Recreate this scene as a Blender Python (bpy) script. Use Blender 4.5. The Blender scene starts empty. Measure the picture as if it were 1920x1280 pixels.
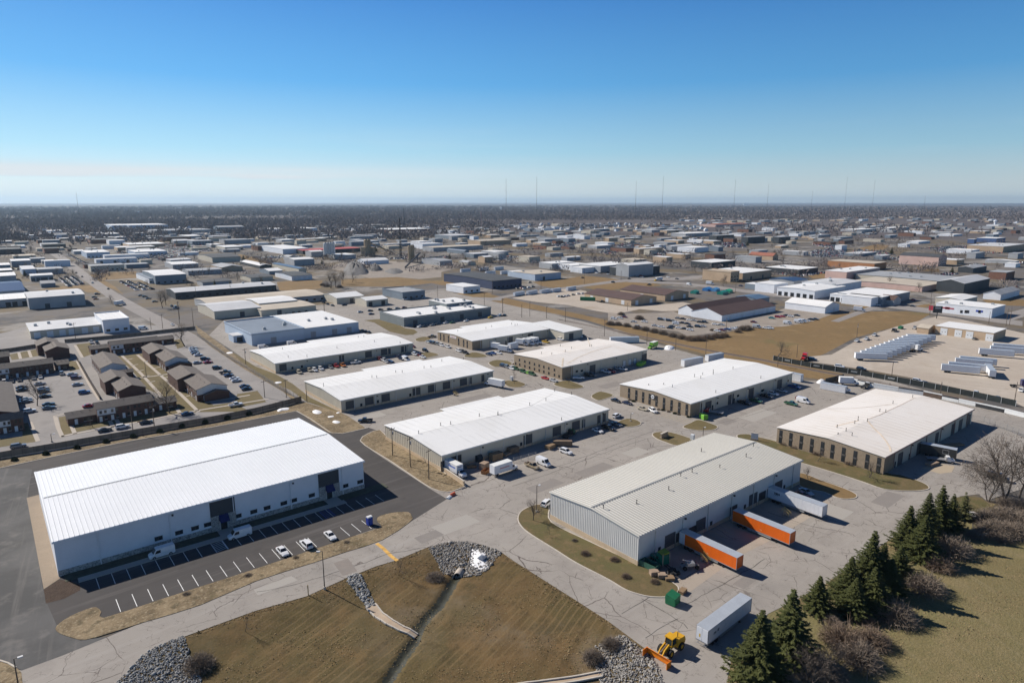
import bpy, bmesh, math, random
import numpy as np
from mathutils import Vector, Matrix
R_ = math.radians
rnd = random.Random(7)
nr = np.random.RandomState(11)
sc = bpy.context.scene
COL = sc.collection

# ------------------------------------------------------------------ camera
FPX, PITCH, HEAD, CAMH = 1245.0, R_(11.85), R_(38.8), 84.0
cam_d = bpy.data.cameras.new("camera")
cam = bpy.data.objects.new("camera", cam_d); COL.objects.link(cam)
cam.location = (0, 0, CAMH)
cam.rotation_euler = (math.pi / 2 - PITCH, 0, -HEAD)
cam_d.sensor_width = 36; cam_d.lens = FPX / 1920 * 36
cam_d.clip_start = 1; cam_d.clip_end = 120000
sc.camera = cam

# ------------------------------------------------------------------ light
SUN_EL = R_(35.5)
SUN_DIR = Vector((-0.378, 0.926, 0)).normalized()          # horizontal direction towards the sun
sun_d = bpy.data.lights.new("sun", 'SUN'); sun_d.energy = 4.9; sun_d.angle = R_(0.5); sun_d.color = (1, .935, .85)
sun = bpy.data.objects.new("sun", sun_d); COL.objects.link(sun)
to_sun = Vector((SUN_DIR.x * math.cos(SUN_EL), SUN_DIR.y * math.cos(SUN_EL), math.sin(SUN_EL)))
sun.rotation_euler = (-to_sun).to_track_quat('-Z', 'Y').to_euler()

world = bpy.data.worlds.new("World"); sc.world = world
world.use_nodes = True
wn, wl = world.node_tree.nodes, world.node_tree.links
bg = wn["Background"]
sky = wn.new('ShaderNodeTexSky'); sky.sky_type = 'NISHITA'; sky.sun_disc = False
sky.sun_elevation = SUN_EL
sky.sun_rotation = math.atan2(SUN_DIR.x, SUN_DIR.y)
sky.altitude = 200; sky.air_density = 1.15; sky.dust_density = 0.5; sky.ozone_density = 3.0
bg.inputs['Strength'].default_value = 0.1
# thin bands of high cloud low over the horizon, laid out by sky direction
geo = wn.new('ShaderNodeTexCoord')
sep = wn.new('ShaderNodeSeparateXYZ'); wl.new(geo.outputs['Generated'], sep.inputs[0])
def wmath(op, a, b=None, c=None, clamp=False):
 n = wn.new('ShaderNodeMath'); n.operation = op; n.use_clamp = clamp
 for i, v in enumerate((a, b, c)):
  if v is None: continue
  if isinstance(v, (int, float)): n.inputs[i].default_value = v
  else: wl.new(v, n.inputs[i])
 return n.outputs[0]
def wmap(v, a, b, c, d):
 n = wn.new('ShaderNodeMapRange'); n.interpolation_type = 'SMOOTHSTEP'
 wl.new(v, n.inputs[0])
 for i, x in enumerate((a, b, c, d)): n.inputs[i + 1].default_value = x
 return n.outputs[0]
mp = wn.new('ShaderNodeMapping'); mp.inputs['Scale'].default_value = (2.2, 2.2, 26)
wl.new(geo.outputs['Generated'], mp.inputs[0])
nz = wn.new('ShaderNodeTexNoise'); nz.inputs['Scale'].default_value = 1.3; nz.inputs['Detail'].default_value = 7; nz.inputs['Roughness'].default_value = .55
wl.new(mp.outputs[0], nz.inputs['Vector'])
zz = sep.outputs[2]
# azimuth measured from the camera heading: -1 left .. +1 right
lat = wmath('SUBTRACT', wmath('MULTIPLY', sep.outputs[0], math.cos(HEAD)), wmath('MULTIPLY', sep.outputs[1], math.sin(HEAD)))
wob = wmath('MULTIPLY_ADD', nz.outputs['Fac'], .016, -.008)
zw = wmath('ADD', zz, wob)
band = wmath('MULTIPLY', wmap(zw, .029, .034, 0, 1), wmap(zw, .040, .055, 1, 0))
band = wmath('MULTIPLY', band, wmap(lat, -.34, .16, 1, .0))
wisp = wmath('MULTIPLY', wmath('MULTIPLY', wmap(nz.outputs['Fac'], .5, .72, 0, 1), wmap(zz, .02, .05, 0, 1)), wmap(zz, .05, .12, .22, 0))
low = wmath('MULTIPLY', wmap(zz, .0, .035, .4, 0), wmap(lat, -.5, .5, 1, .6))
cl = wmath('MAXIMUM', wmath('MAXIMUM', wmath('MULTIPLY', wmath('MULTIPLY', band, .95), wmap(nz.outputs['Fac'], .34, .56, .4, 1)), wisp), low, clamp=True)
mixc = wn.new('ShaderNodeMixRGB'); wl.new(cl, mixc.inputs[0])
tint = wn.new('ShaderNodeMixRGB'); tint.blend_type = 'MULTIPLY'; tint.inputs[0].default_value = 1
ramp = wn.new('ShaderNodeValToRGB'); e = ramp.color_ramp.elements
stops = ((0, (5.3, 6.15, 6.3)), (.02, (5.0, 5.95, 6.3)), (.07, (2.75, 5.0, 6.45)), (.16, (.75, 3.05, 6.1)), (.31, (.16, 1.35, 4.5)), (.42, (.05, .37, 1.45)), (1, (.035, .14, .58)))
while len(e) < len(stops): e.new(.5)
for el, (ps, c) in zip(e, stops): el.position = ps; el.color = (*[v / 8 for v in c], 1)
wl.new(zz, ramp.inputs[0])
lift = wn.new('ShaderNodeMixRGB'); lift.blend_type = 'MULTIPLY'; lift.inputs[0].default_value = 1; wl.new(ramp.outputs[0], lift.inputs[1])
side = wmath('MULTIPLY', wmap(lat, -.6, .6, 1.2, .84), 8.0)
cs = wn.new('ShaderNodeCombineXYZ'); [wl.new(side, cs.inputs[i]) for i in range(3)]; wl.new(cs.outputs[0], lift.inputs[2])
tint.blend_type = 'MIX'; tint.inputs[0].default_value = .9
wl.new(sky.outputs[0], tint.inputs[1]); wl.new(lift.outputs[0], tint.inputs[2])
wl.new(tint.outputs[0], mixc.inputs[1])
cc = wn.new('ShaderNodeMixRGB'); wl.new(band, cc.inputs[0]); cc.inputs[1].default_value = (5.0, 6.0, 6.7, 1); cc.inputs[2].default_value = (6.1, 6.5, 6.75, 1)
wl.new(cc.outputs[0], mixc.inputs[2])
wl.new(mixc.outputs[0], bg.inputs['Color'])

sc.view_settings.view_transform = 'Standard'; sc.view_settings.look = 'None'
sc.view_settings.gamma = 1; sc.view_settings.exposure = 0.34
sc.cycles.volume_bounces = 0; sc.cycles.max_bounces = 5; sc.cycles.diffuse_bounces = 2; sc.cycles.transparent_max_bounces = 6

# ------------------------------------------------------------------ photo pixel -> place on the ground (or at a height)
CR = {'a': (0, 760, 4), 'b': (0, 1000, 4), 'c': (480, 760, 4), 'd': (480, 960, 4), 'e': (960, 760, 4), 'f': (960, 960, 4),
      'g': (1440, 760, 4), 'h': (1440, 960, 4), '1': (0, 560, 4.2675), '2': (380, 560, 4.2675), '3': (760, 560, 4.2675),
      '4': (1140, 560, 4.2675), '5': (1520, 560, 4.2675), 'A': (0, 360, 5.334), 'B': (320, 360, 5.334), 'C': (640, 360, 5.334),
      'D': (960, 360, 5.334), 'E': (1280, 360, 5.334), 'F': (1600, 360, 5.334), 'p': (0, 0, 1)}
def px(k, x, y):
 o = CR[k]; return o[0] + x / o[2], o[1] + y / o[2]
CH, SH, CP, SP = math.cos(HEAD), math.sin(HEAD), math.cos(PITCH), math.sin(PITCH)
def at(k, x, y, z=0.0):
 X, Y = px(k, x, y)
 a = (X - 960) / FPX; b = -(Y - 640) / FPX
 f = CP + b * SP; u = -SP + b * CP
 t = (z - CAMH) / u
 return Vector(((a * CH + f * SH) * t, (-a * SH + f * CH) * t, z))
def pts(k, lst, z=0.0):
 return [at(k, x, y, z) for x, y in lst]

# ------------------------------------------------------------------ materials
def srgb(r, g, b):
 return tuple(((v / 255 + .055) / 1.055) ** 2.4 if v > 10 else v / 255 / 12.92 for v in (r, g, b))
MATS = {}
def mat(name, rgb, rough=.8, noise=None, metal=0.0, bump=None, spec=.3, stretch=None, coat=0):
 """procedural surface: base colour with two octaves of mottling, optional bump; noise=(scale, amount[, second colour])"""
 if name in MATS: return MATS[name]
 m = bpy.data.materials.new(name); m.use_nodes = True; MATS[name] = m
 n, l = m.node_tree.nodes, m.node_tree.links
 p = n['Principled BSDF']
 p.inputs['Roughness'].default_value = rough; p.inputs['Metallic'].default_value = metal
 p.inputs['Specular IOR Level'].default_value = spec
 if coat: p.inputs['Coat Weight'].default_value = coat
 p.inputs['Base Color'].default_value = (*rgb, 1)
 m.diffuse_color = (*rgb, 1)
 if noise:
  tc = n.new('ShaderNodeTexCoord'); v = tc.outputs['Object']
  if stretch:
   mpn = n.new('ShaderNodeMapping'); mpn.inputs['Scale'].default_value = stretch; l.new(v, mpn.inputs[0]); v = mpn.outputs[0]
  t = n.new('ShaderNodeTexNoise'); t.inputs['Scale'].default_value = noise[0]; t.inputs['Detail'].default_value = 8; t.inputs['Roughness'].default_value = .65
  l.new(v, t.inputs['Vector'])
  mr = n.new('ShaderNodeMapRange'); mr.inputs[1].default_value = .32; mr.inputs[2].default_value = .68; l.new(t.outputs['Fac'], mr.inputs[0])
  mx = n.new('ShaderNodeMixRGB'); l.new(mr.outputs[0], mx.inputs[0])
  k = noise[1]
  c2 = noise[2] if len(noise) > 2 else tuple(c * (1 + k) for c in rgb)
  c1 = rgb if len(noise) > 2 else tuple(c * (1 - k) for c in rgb)
  mx.inputs[1].default_value = (*c1, 1); mx.inputs[2].default_value = (*c2, 1)
  l.new(mx.outputs[0], p.inputs['Base Color'])
  if bump:
   b = n.new('ShaderNodeBump'); b.inputs['Strength'].default_value = bump[1]; b.inputs['Distance'].default_value = bump[2] if len(bump) > 2 else .1
   t2 = n.new('ShaderNodeTexNoise'); t2.inputs['Scale'].default_value = bump[0]; t2.inputs['Detail'].default_value = 5
   l.new(tc.outputs['Object'], t2.inputs['Vector']); l.new(t2.outputs['Fac'], b.inputs['Height']); l.new(b.outputs[0], p.inputs['Normal'])
 return m

def ground_mat(name, layers, base, bump=None, cracks=None, stripes=None, rough=.92, tracks=None):
 """ground in world metres: base colour, then mottling layers (scale, lo, hi, colour, strength)"""
 m = bpy.data.materials.new(name); m.use_nodes = True; MATS[name] = m
 n, l = m.node_tree.nodes, m.node_tree.links
 p = n['Principled BSDF']; p.inputs['Roughness'].default_value = rough; p.inputs['Specular IOR Level'].default_value = .2
 g = n.new('ShaderNodeNewGeometry'); pos = g.outputs['Position']
 def noise(scale, detail=6, ro=.6, v=pos):
  t = n.new('ShaderNodeTexNoise'); t.inputs['Scale'].default_value = scale; t.inputs['Detail'].default_value = detail; t.inputs['Roughness'].default_value = ro
  l.new(v, t.inputs['Vector']); return t.outputs['Fac']
 def mr(v, a, b, c=0, d=1, sm=True):
  q = n.new('ShaderNodeMapRange'); q.interpolation_type = 'SMOOTHSTEP' if sm else 'LINEAR'
  l.new(v, q.inputs[0])
  for i, x in enumerate((a, b, c, d)): q.inputs[i + 1].default_value = x
  return q.outputs[0]
 def mul(a, b):
  q = n.new('ShaderNodeMath'); q.operation = 'MULTIPLY'
  for i, v in enumerate((a, b)):
   if isinstance(v, (int, float)): q.inputs[i].default_value = v
   else: l.new(v, q.inputs[i])
  return q.outputs[0]
 rgbn = n.new('ShaderNodeRGB'); rgbn.outputs[0].default_value = (*base, 1); col = rgbn.outputs[0]
 def over(col, fac, c):
  x = n.new('ShaderNodeMixRGB'); l.new(fac, x.inputs[0]); l.new(col, x.inputs[1]); x.inputs[2].default_value = (*c, 1); return x.outputs[0]
 for i, (s, lo, hi, c, st) in enumerate(layers):
  v = pos
  mpn = n.new('ShaderNodeMapping'); mpn.inputs['Location'].default_value = (31.7 * i, 17.3 * i, 0); l.new(pos, mpn.inputs[0]); v = mpn.outputs[0]
  col = over(col, mul(mr(noise(s, 7, .62, v), lo, hi), st), c)
 if stripes:        # (angle, wavelength, colour, strength): mowing lines
  mpn = n.new('ShaderNodeMapping'); mpn.inputs['Rotation'].default_value = (0, 0, -stripes[0]); l.new(pos, mpn.inputs[0])
  w = n.new('ShaderNodeTexWave'); w.wave_type = 'BANDS'; w.bands_direction = 'Y'; w.inputs['Scale'].default_value = .314 / stripes[1]
  w.inputs['Distortion'].default_value = .8; w.inputs['Detail'].default_value = 2; w.inputs['Detail Scale'].default_value = .3
  l.new(mpn.outputs[0], w.inputs['Vector'])
  col = over(col, mul(mul(mr(w.outputs['Fac'], .72, .98), mr(noise(.06, 3), .42, .58)), stripes[3]), stripes[2])
 if tracks:         # pale wheel paths running one way: (angle, colour, strength)
  mpn = n.new('ShaderNodeMapping'); mpn.inputs['Rotation'].default_value = (0, 0, -tracks[0]); mpn.inputs['Scale'].default_value = (.02, .55, .5)
  l.new(pos, mpn.inputs[0])
  mpn2 = n.new('ShaderNodeMapping'); mpn2.inputs['Scale'].default_value = (.02, .5, .5)
  v = n.new('ShaderNodeVectorRotate'); v.rotation_type = 'Z_AXIS'; v.inputs['Angle'].default_value = -tracks[0]; l.new(pos, v.inputs[0]); l.new(v.outputs[0], mpn2.inputs[0])
  col = over(col, mul(mr(noise(1.0, 5, .6, mpn2.outputs[0]), .52, .72), tracks[2]), tracks[1])
 if cracks:         # (list of (cell, width, strength), colour)
  for cell, wd, st in cracks[0]:
   wv = n.new('ShaderNodeTexNoise'); wv.inputs['Scale'].default_value = 2.2 / cell; wv.inputs['Detail'].default_value = 4; l.new(pos, wv.inputs['Vector'])
   ad = n.new('ShaderNodeMixRGB'); ad.blend_type = 'LINEAR_LIGHT'; ad.inputs[0].default_value = cell * .42
   l.new(pos, ad.inputs[1]); l.new(wv.outputs['Color'], ad.inputs[2])
   vo = n.new('ShaderNodeTexVoronoi'); vo.feature = 'DISTANCE_TO_EDGE'; vo.inputs['Scale'].default_value = 1 / cell
   l.new(ad.outputs[0], vo.inputs['Vector'])
   f = mr(vo.outputs['Distance'], wd / cell * .4, wd / cell, 1, 0)
   f = mul(f, mul(mr(noise(.9 / cell, 3, .5), .47, .58), st))
   col = over(col, f, cracks[1])
 l.new(col, p.inputs['Base Color'])
 if bump:
  b = n.new('ShaderNodeBump'); b.inputs['Strength'].default_value = bump[1]; b.inputs['Distance'].default_value = bump[2]
  l.new(noise(bump[0], 6, .65), b.inputs['Height']); l.new(b.outputs[0], p.inputs['Normal'])
 return m

# ------------------------------------------------------------------ objects
def link(o): COL.objects.link(o); return o
def tag(o, label=None, cat=None, group=None, kind=None):
 if label: o['label'] = label
 if cat: o['category'] = cat
 if group: o['group'] = group
 if kind: o['kind'] = kind
 return o
def thing(name, label, cat, loc=(0, 0, 0), rz=0.0, group=None):
 o = link(bpy.data.objects.new(name, None)); o.location = loc; o.rotation_euler = (0, 0, rz); o.empty_display_size = .5
 return tag(o, label, cat, group)

class MB:
 def __init__(s): s.v = []; s.f = []; s.m = []
 def add(s, vs, fs, mi=0):
  o = len(s.v); s.v += [tuple(v) for v in vs]; s.f += [tuple(i + o for i in f) for f in fs]; s.m += [mi] * len(fs); return s
 def box(s, x0, x1, y0, y1, z0, z1, mi=0):
  if x0 > x1: x0, x1 = x1, x0
  if y0 > y1: y0, y1 = y1, y0
  return s.add([(x0, y0, z0), (x1, y0, z0), (x1, y1, z0), (x0, y1, z0), (x0, y0, z1), (x1, y0, z1), (x1, y1, z1), (x0, y1, z1)],
                     [(0, 3, 2, 1), (4, 5, 6, 7), (0, 1, 5, 4), (1, 2, 6, 5), (2, 3, 7, 6), (3, 0, 4, 7)], mi)
 def beam(s, p, q, w, h, mi=0):
  """box of width w and height h running from p to q (points on its bottom centre line)"""
  p, q = Vector(p), Vector(q); d = (q - p); d.z = 0; d.normalize(); n = Vector((-d.y, d.x, 0)) * w / 2; u = Vector((0, 0, h))
  return s.add([p - n, q - n, q + n, p + n, p - n + u, q - n + u, q + n + u, p + n + u],
                     [(0, 3, 2, 1), (4, 5, 6, 7), (0, 1, 5, 4), (1, 2, 6, 5), (2, 3, 7, 6), (3, 0, 4, 7)], mi)
 def tube(s, p, q, r0, r1=None, n=6, mi=0, cap=True):
  p, q = Vector(p), Vector(q); r1 = r0 if r1 is None else r1
  d = (q - p).normalized(); a = d.orthogonal().normalized(); b = d.cross(a)
  vs = []
  for c, r in ((p, r0), (q, r1)):
   for i in range(n):
    t = 2 * math.pi * i / n; vs.append(c + (a * math.cos(t) + b * math.sin(t)) * r)
  fs = [(i, (i + 1) % n, n + (i + 1) % n, n + i) for i in range(n)]
  if cap: fs += [tuple(range(n - 1, -1, -1)), tuple(range(n, 2 * n))]
  return s.add(vs, fs, mi)
 def prism(s, poly, z0, z1, mi=0, top=None):
  n = len(poly); vs = [(p[0], p[1], z0) for p in poly] + [(p[0], p[1], z1) for p in poly]
  ar = sum(poly[i][0] * poly[(i + 1) % n][1] - poly[(i + 1) % n][0] * poly[i][1] for i in range(n))
  s.add(vs, [(i, (i + 1) % n, n + (i + 1) % n, n + i) if ar > 0 else (n + i, n + (i + 1) % n, (i + 1) % n, i) for i in range(n)], mi)
  t = tuple(range(n)); t = t if ar > 0 else t[::-1]
  s.add(vs, [tuple(i + n for i in t), t[::-1]], mi if top is None else top); return s
 def extrude(s, prof, a0, a1, axis='x', mi=0):
  """closed profile (list of (b, z)) swept along x or y from a0 to a1"""
  n = len(prof)
  vs = [((a, b, z) if axis == 'x' else (b, a, z)) for a in (a0, a1) for b, z in prof]
  return s.add(vs, [(i, (i + 1) % n, n + (i + 1) % n, n + i) for i in range(n)] + [tuple(range(n - 1, -1, -1)), tuple(range(n, 2 * n))], mi)
 def cyl(s, c, r, h, n=12, mi=0, r1=None):
  return s.tube(c, (c[0], c[1], c[2] + h), r, r1, n, mi)
 def mesh(s, name, mats):
  me = bpy.data.meshes.new(name); me.from_pydata(s.v, [], s.f)
  for m in mats: me.materials.append(m)
  if len(mats) > 1: me.polygons.foreach_set('material_index', s.m)
  bm = bmesh.new(); bm.from_mesh(me); bmesh.ops.recalc_face_normals(bm, faces=bm.faces); bm.to_mesh(me); bm.free()
  return me
 def build(s, name, mats, parent=None, loc=None):
  if not isinstance(mats, (list, tuple)): mats = [mats]
  o = link(bpy.data.objects.new(name, s.mesh(name, mats)))
  if parent: o.parent = parent
  if loc: o.location = loc
  return o
def fast_mesh(name, verts, faces, mats, midx=None):
 """numpy mesh: verts (n,3), faces (m,k)"""
 me = bpy.data.meshes.new(name); nv, (nf, k) = len(verts), faces.shape
 me.vertices.add(nv); me.vertices.foreach_set('co', np.ascontiguousarray(verts, dtype=np.float32).ravel())
 me.loops.add(nf * k); me.loops.foreach_set('vertex_index', np.ascontiguousarray(faces, dtype=np.int32).ravel())
 me.polygons.add(nf); me.polygons.foreach_set('loop_start', np.arange(0, nf * k, k, dtype=np.int32))
 for m in mats: me.materials.append(m)
 if midx is not None: me.polygons.foreach_set('material_index', np.asarray(midx, dtype=np.int32))
 me.update(); return me
def obj(name, me, parent=None, loc=None, rz=0, scale=None):
 o = link(bpy.data.objects.new(name, me))
 if parent: o.parent = parent
 if loc is not None: o.location = loc
 o.rotation_euler = (0, 0, rz)
 if scale: o.scale = scale
 return o
def smooth_loop(p, n=5):
 """Catmull-Rom through a closed list of points"""
 out = []; N = len(p)
 for i in range(N):
  a, b, c, d = p[i - 1], p[i], p[(i + 1) % N], p[(i + 2) % N]
  for k in range(n):
   t = k / n
   out.append(.5 * ((2 * b) + (c - a) * t + (2 * a - 5 * b + 4 * c - d) * t * t + (3 * b - a - 3 * c + d) * t ** 3))
 return out
def inside(poly, x, y):
 """vectorised point in polygon"""
 r = np.zeros(np.shape(x), bool); n = len(poly)
 for i in range(n):
  x0, y0 = poly[i][0], poly[i][1]; x1, y1 = poly[i - 1][0], poly[i - 1][1]
  c = ((y0 > y) != (y1 > y)) & (x < (x1 - x0) * (y - y0) / (y1 - y0 + 1e-12) + x0); r ^= c
 return r
def edge_dist(poly, x, y, closed=True):
 d = np.full(np.shape(x), 1e9); n = len(poly)
 for i in range(0 if closed else 1, n):
  ax, ay = poly[i - 1][0], poly[i - 1][1]; bx, by = poly[i][0], poly[i][1]
  L = (bx - ax) ** 2 + (by - ay) ** 2 + 1e-9
  t = np.clip(((x - ax) * (bx - ax) + (y - ay) * (by - ay)) / L, 0, 1)
  d = np.minimum(d, np.hypot(x - ax - t * (bx - ax), y - ay - t * (by - ay)))
 return d
# ------------------------------------------------------------------ ground materials
dark_crack = (.11, .09, .08)
PAVE = ground_mat('old_pavement', [(.035, .4, .7, (0.353, 0.322, 0.288), .8), (.11, .5, .7, (0.238, 0.213, 0.192), .55), (.5, .55, .75, (0.265, 0.235, 0.210), .5),
                                   (.022, .58, .68, (0.221, 0.204, 0.187), .6), (3.0, .5, .8, (0.371, 0.345, 0.311), .4)], (0.296, 0.270, 0.241),
                  tracks=(R_(4), (0.366, 0.340, 0.312), .45), cracks=([(15, .10, .9), (7, .075, .8), (2.470, 0.049, 0.624)], dark_crack), bump=(2.375, 0.148, 0.052))
CONC = ground_mat('dock_concrete', [(.05, .4, .7, (0.399, 0.343, 0.284), .8), (.3, .55, .75, (0.275, 0.230, 0.189), .5), (1.3, .58, .75, (0.257, 0.207, 0.162), .45)], (0.351, 0.299, 0.245),
                  cracks=([(9, .075, .8), (4.0, .05, .4)], (0.123, 0.099, 0.081)))
NEWA = ground_mat('new_asphalt', [(.03, .42, .66, (0.092, 0.084, 0.079), .9), (.12, .56, .72, (0.051, 0.048, 0.047), .6), (2.5, .5, .8, (0.086, 0.078, 0.075), .5)], (0.069, 0.064, 0.062),
                  tracks=(R_(3), (0.148, 0.136, 0.130), .55))
NEWB = ground_mat('new_asphalt_dusty', [(.05, .38, .62, (0.123, 0.120, 0.117), .9), (.16, .52, .68, (0.200, 0.185, 0.170), .5), (2.5, .5, .8, (0.093, 0.086, 0.083), .5)], (0.083, 0.082, 0.080),
                  tracks=(R_(82), (0.170, 0.159, 0.148), .6))
STRAW = ground_mat('straw_dirt', [(.12, .4, .62, (0.136, 0.099, 0.057), .8), (.5, .5, .66, (0.092, 0.073, 0.041), .8), (1.6, .5, .7, (0.376, 0.310, 0.202), .8), (.07, .6, .7, (0.096, 0.086, 0.041), .7)],
                   (0.264, 0.200, 0.121), bump=(1.280, 0.774, 0.322))
BASIN = ground_mat('basin_grass', [(.022, .5, .58, (.165, .125, .078), .85), (.06, .54, .62, (.062, .05, .022), .75), (.03, .42, .62, (0.095, 0.073, 0.028), .85), (.09, .48, .66, (0.169, 0.105, 0.045), .7), (.4, .5, .66, (0.071, 0.051, 0.022), .6),
                                   (2.2, .5, .7, (0.156, 0.107, 0.048), .75), (.02, .6, .68, (0.126, 0.095, 0.062), .6)], (0.128, 0.082, 0.036), bump=(1.892, 0.632, 0.195),
                   stripes=(R_(19), 1.6, (.19, .13, .062), .5))
FIELD = ground_mat('meadow_grass', [(.03, .5, .62, (0.134, 0.120, 0.054), .4), (.13, .53, .68, (0.238, 0.198, 0.108), .35), (.02, .4, .6, (0.185, 0.165, 0.072), .8), (.1, .46, .66, (0.225, 0.176, 0.090), .7), (.6, .5, .68, (0.129, 0.116, 0.051), .6), (2.4, .5, .7, (0.265, 0.209, 0.109), .7)],
                   (0.179, 0.145, 0.067), tracks=(R_(62), (0.233, 0.193, 0.108), .55), bump=(1.841, 0.775, 0.265))
LAWN = ground_mat('island_grass', [(.08, .4, .6, (0.107, 0.099, 0.041), .85), (.35, .5, .66, (0.189, 0.132, 0.069), .7), (2.4, .5, .7, (0.086, 0.070, 0.032), .7)], (0.138, 0.106, 0.051), bump=(2.064, 0.616, 0.138))
LAWN2 = ground_mat('dormant_lawn', [(.05, .4, .62, (0.172, 0.133, 0.068), .9), (.25, .5, .66, (0.107, 0.090, 0.041), .7), (2.0, .5, .75, (0.164, 0.129, 0.072), .6)], (0.139, 0.112, 0.052), bump=(2, .6, .15))
BROWNG = ground_mat('brown_field', [(.012, .4, .62, (0.198, 0.133, 0.062), .9), (.05, .5, .66, (0.270, 0.184, 0.090), .7), (.3, .5, .68, (0.144, 0.101, 0.048), .5), (.025, .6, .7, (0.153, 0.129, 0.057), .6)], (0.221, 0.145, 0.067), bump=(0.720, 0.552, 0.285))
YARD = ground_mat('truck_yard', [(.02, .4, .64, (0.399, 0.337, 0.274), .9), (.07, .5, .66, (0.494, 0.432, 0.363), .7), (.3, .55, .7, (0.314, 0.261, 0.205), .55), (.012, .6, .7, (0.332, 0.257, 0.186), .6)], (0.437, 0.380, 0.316),
                  tracks=(R_(-70), (0.522, 0.465, 0.400), .5))
GLOT = ground_mat('gravel_lot', [(.03, .4, .64, (.31, .265, .22), .9), (.1, .5, .66, (.37, .325, .28), .6), (.3, .52, .68, (.20, .17, .14), .6)], (.275, .24, .205))
LOT = ground_mat('grey_lot', [(.03, .4, .65, (.31, .29, .275), .8), (.15, .5, .7, (.22, .205, .195), .6), (1.5, .5, .75, (.29, .27, .25), .4)], (.262, .245, .232),
                 cracks=([(12, .14, .6)], (.13, .12, .11)))
TAN = ground_mat('gravel_strip', [(.3, .4, .7, (.34, .27, .20), .7), (2.2, .5, .7, (.24, .19, .14), .6)], (.30, .24, .178), bump=(2, .6, .2))
MULCH = ground_mat('mulch', [(.8, .4, .65, (.055, .036, .026), .9), (3, .5, .7, (.10, .07, .05), .6)], (.075, .05, .036), bump=(2.5, .9, .3))
WALK = ground_mat('sidewalk_concrete', [(.2, .4, .7, (.46, .41, .35), .7), (1.5, .55, .75, (.36, .32, .27), .5)], (.43, .38, .325))
BALL = ground_mat('rail_ballast', [(.1, .4, .65, (.17, .14, .12), .8), (.6, .5, .7, (.26, .21, .17), .6)], (.205, .165, .135), bump=(1.2, .8, .2))
ROADM = ground_mat('street_asphalt', [(.03, .4, .65, (.30, .275, .255), .8), (.2, .52, .7, (.23, .21, .195), .6)], (.265, .243, .226), cracks=([(14, .16, .5)], (.14, .12, .11)))
PAINTW = mat('white_paint', (.78, .78, .76), .6, (1.5, .12)); PAINTY = mat('yellow_paint', (.62, .36, .09), .6, (.9, .35))
PAINTO = mat('worn_yellow_line', (.44, .34, .20), .7, (.8, .2)); PAINTB = mat('blue_paint', (.05, .08, .35), .6, (1.2, .2))
KERB = mat('kerb_concrete', (.50, .45, .385), .85, (1.1, .12))
# the city floor: lots, gravel and dry grass in patches; far off the leaf-litter of the woods
def land_material():
 m = ground_mat('land', [(.007, .47, .56, (.16, .12, .065), .85), (.010, .53, .58, (.29, .27, .245), .8), (.018, .52, .57, (.085, .083, .083), .85), (.05, .5, .62, (.155, .125, .085), .7),
       (.2, .5, .68, (.13, .11, .09), .6)], (.150, .136, .126))
 n, l = m.node_tree.nodes, m.node_tree.links
 p = n['Principled BSDF']; src = p.inputs['Base Color'].links[0].from_socket
 g = n.new('ShaderNodeNewGeometry'); ln = n.new('ShaderNodeVectorMath'); ln.operation = 'LENGTH'; l.new(g.outputs['Position'], ln.inputs[0])
 t = n.new('ShaderNodeTexNoise'); t.inputs['Scale'].default_value = .0012; t.inputs['Detail'].default_value = 5; l.new(g.outputs['Position'], t.inputs['Vector'])
 ma = n.new('ShaderNodeMath'); ma.operation = 'MULTIPLY_ADD'; l.new(t.outputs['Fac'], ma.inputs[0]); ma.inputs[1].default_value = 1800; l.new(ln.outputs['Value'], ma.inputs[2])
 q = n.new('ShaderNodeMapRange'); q.interpolation_type = 'SMOOTHSTEP'; l.new(ma.outputs[0], q.inputs[0])
 q.inputs[1].default_value = 2300; q.inputs[2].default_value = 2900; q.inputs[3].default_value = 0; q.inputs[4].default_value = 1
 x = n.new('ShaderNodeMixRGB'); l.new(q.outputs[0], x.inputs[0]); l.new(src, x.inputs[1])
 t2 = n.new('ShaderNodeTexNoise'); t2.inputs['Scale'].default_value = .006; t2.inputs['Detail'].default_value = 9; t2.inputs['Roughness'].default_value = .7; l.new(g.outputs['Position'], t2.inputs['Vector'])
 r = n.new('ShaderNodeMapRange'); l.new(t2.outputs['Fac'], r.inputs[0]); r.inputs[1].default_value = .35; r.inputs[2].default_value = .65
 y = n.new('ShaderNodeMixRGB'); l.new(r.outputs[0], y.inputs[0]); y.inputs[1].default_value = (.078, .066, .066, 1); y.inputs[2].default_value = (.135, .115, .108, 1)
 l.new(y.outputs[0], x.inputs[2]); l.new(x.outputs[0], p.inputs['Base Color'])
 return m
LAND = land_material()

# ------------------------------------------------------------------ ground with the grassed detention basin in front
basin_px = [(-80, 1400), (200, 1300), (262, 1236), (307, 1206), (350, 1191), (480, 1144), (575, 1117), (650, 1083), (705, 1061), (742, 1050), (800, 1026), (850, 1014), (905, 1021),
   (942, 1036), (960, 1049), (1080, 1125), (1142, 1165), (1185, 1197), (1212, 1217), (1228, 1240), (1250, 1300), (1300, 1400)]
BAS = [at('p', x, y) for x, y in basin_px]
ditch_d = [(1500, 470), (1440, 580), (1370, 690), (1300, 760), (1225, 850), (1190, 950), (1120, 1050), (1040, 1170), (960, 1290), (860, 1420)]
DITCH = [at('d', x, y, -1.3) for x, y in ditch_d]
BX0, BX1 = math.floor(min(p.x for p in BAS)) - 4, math.ceil(max(p.x for p in BAS)) + 4
BY0, BY1 = math.floor(min(p.y for p in BAS)) - 4, math.ceil(max(p.y for p in BAS)) + 4
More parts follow.
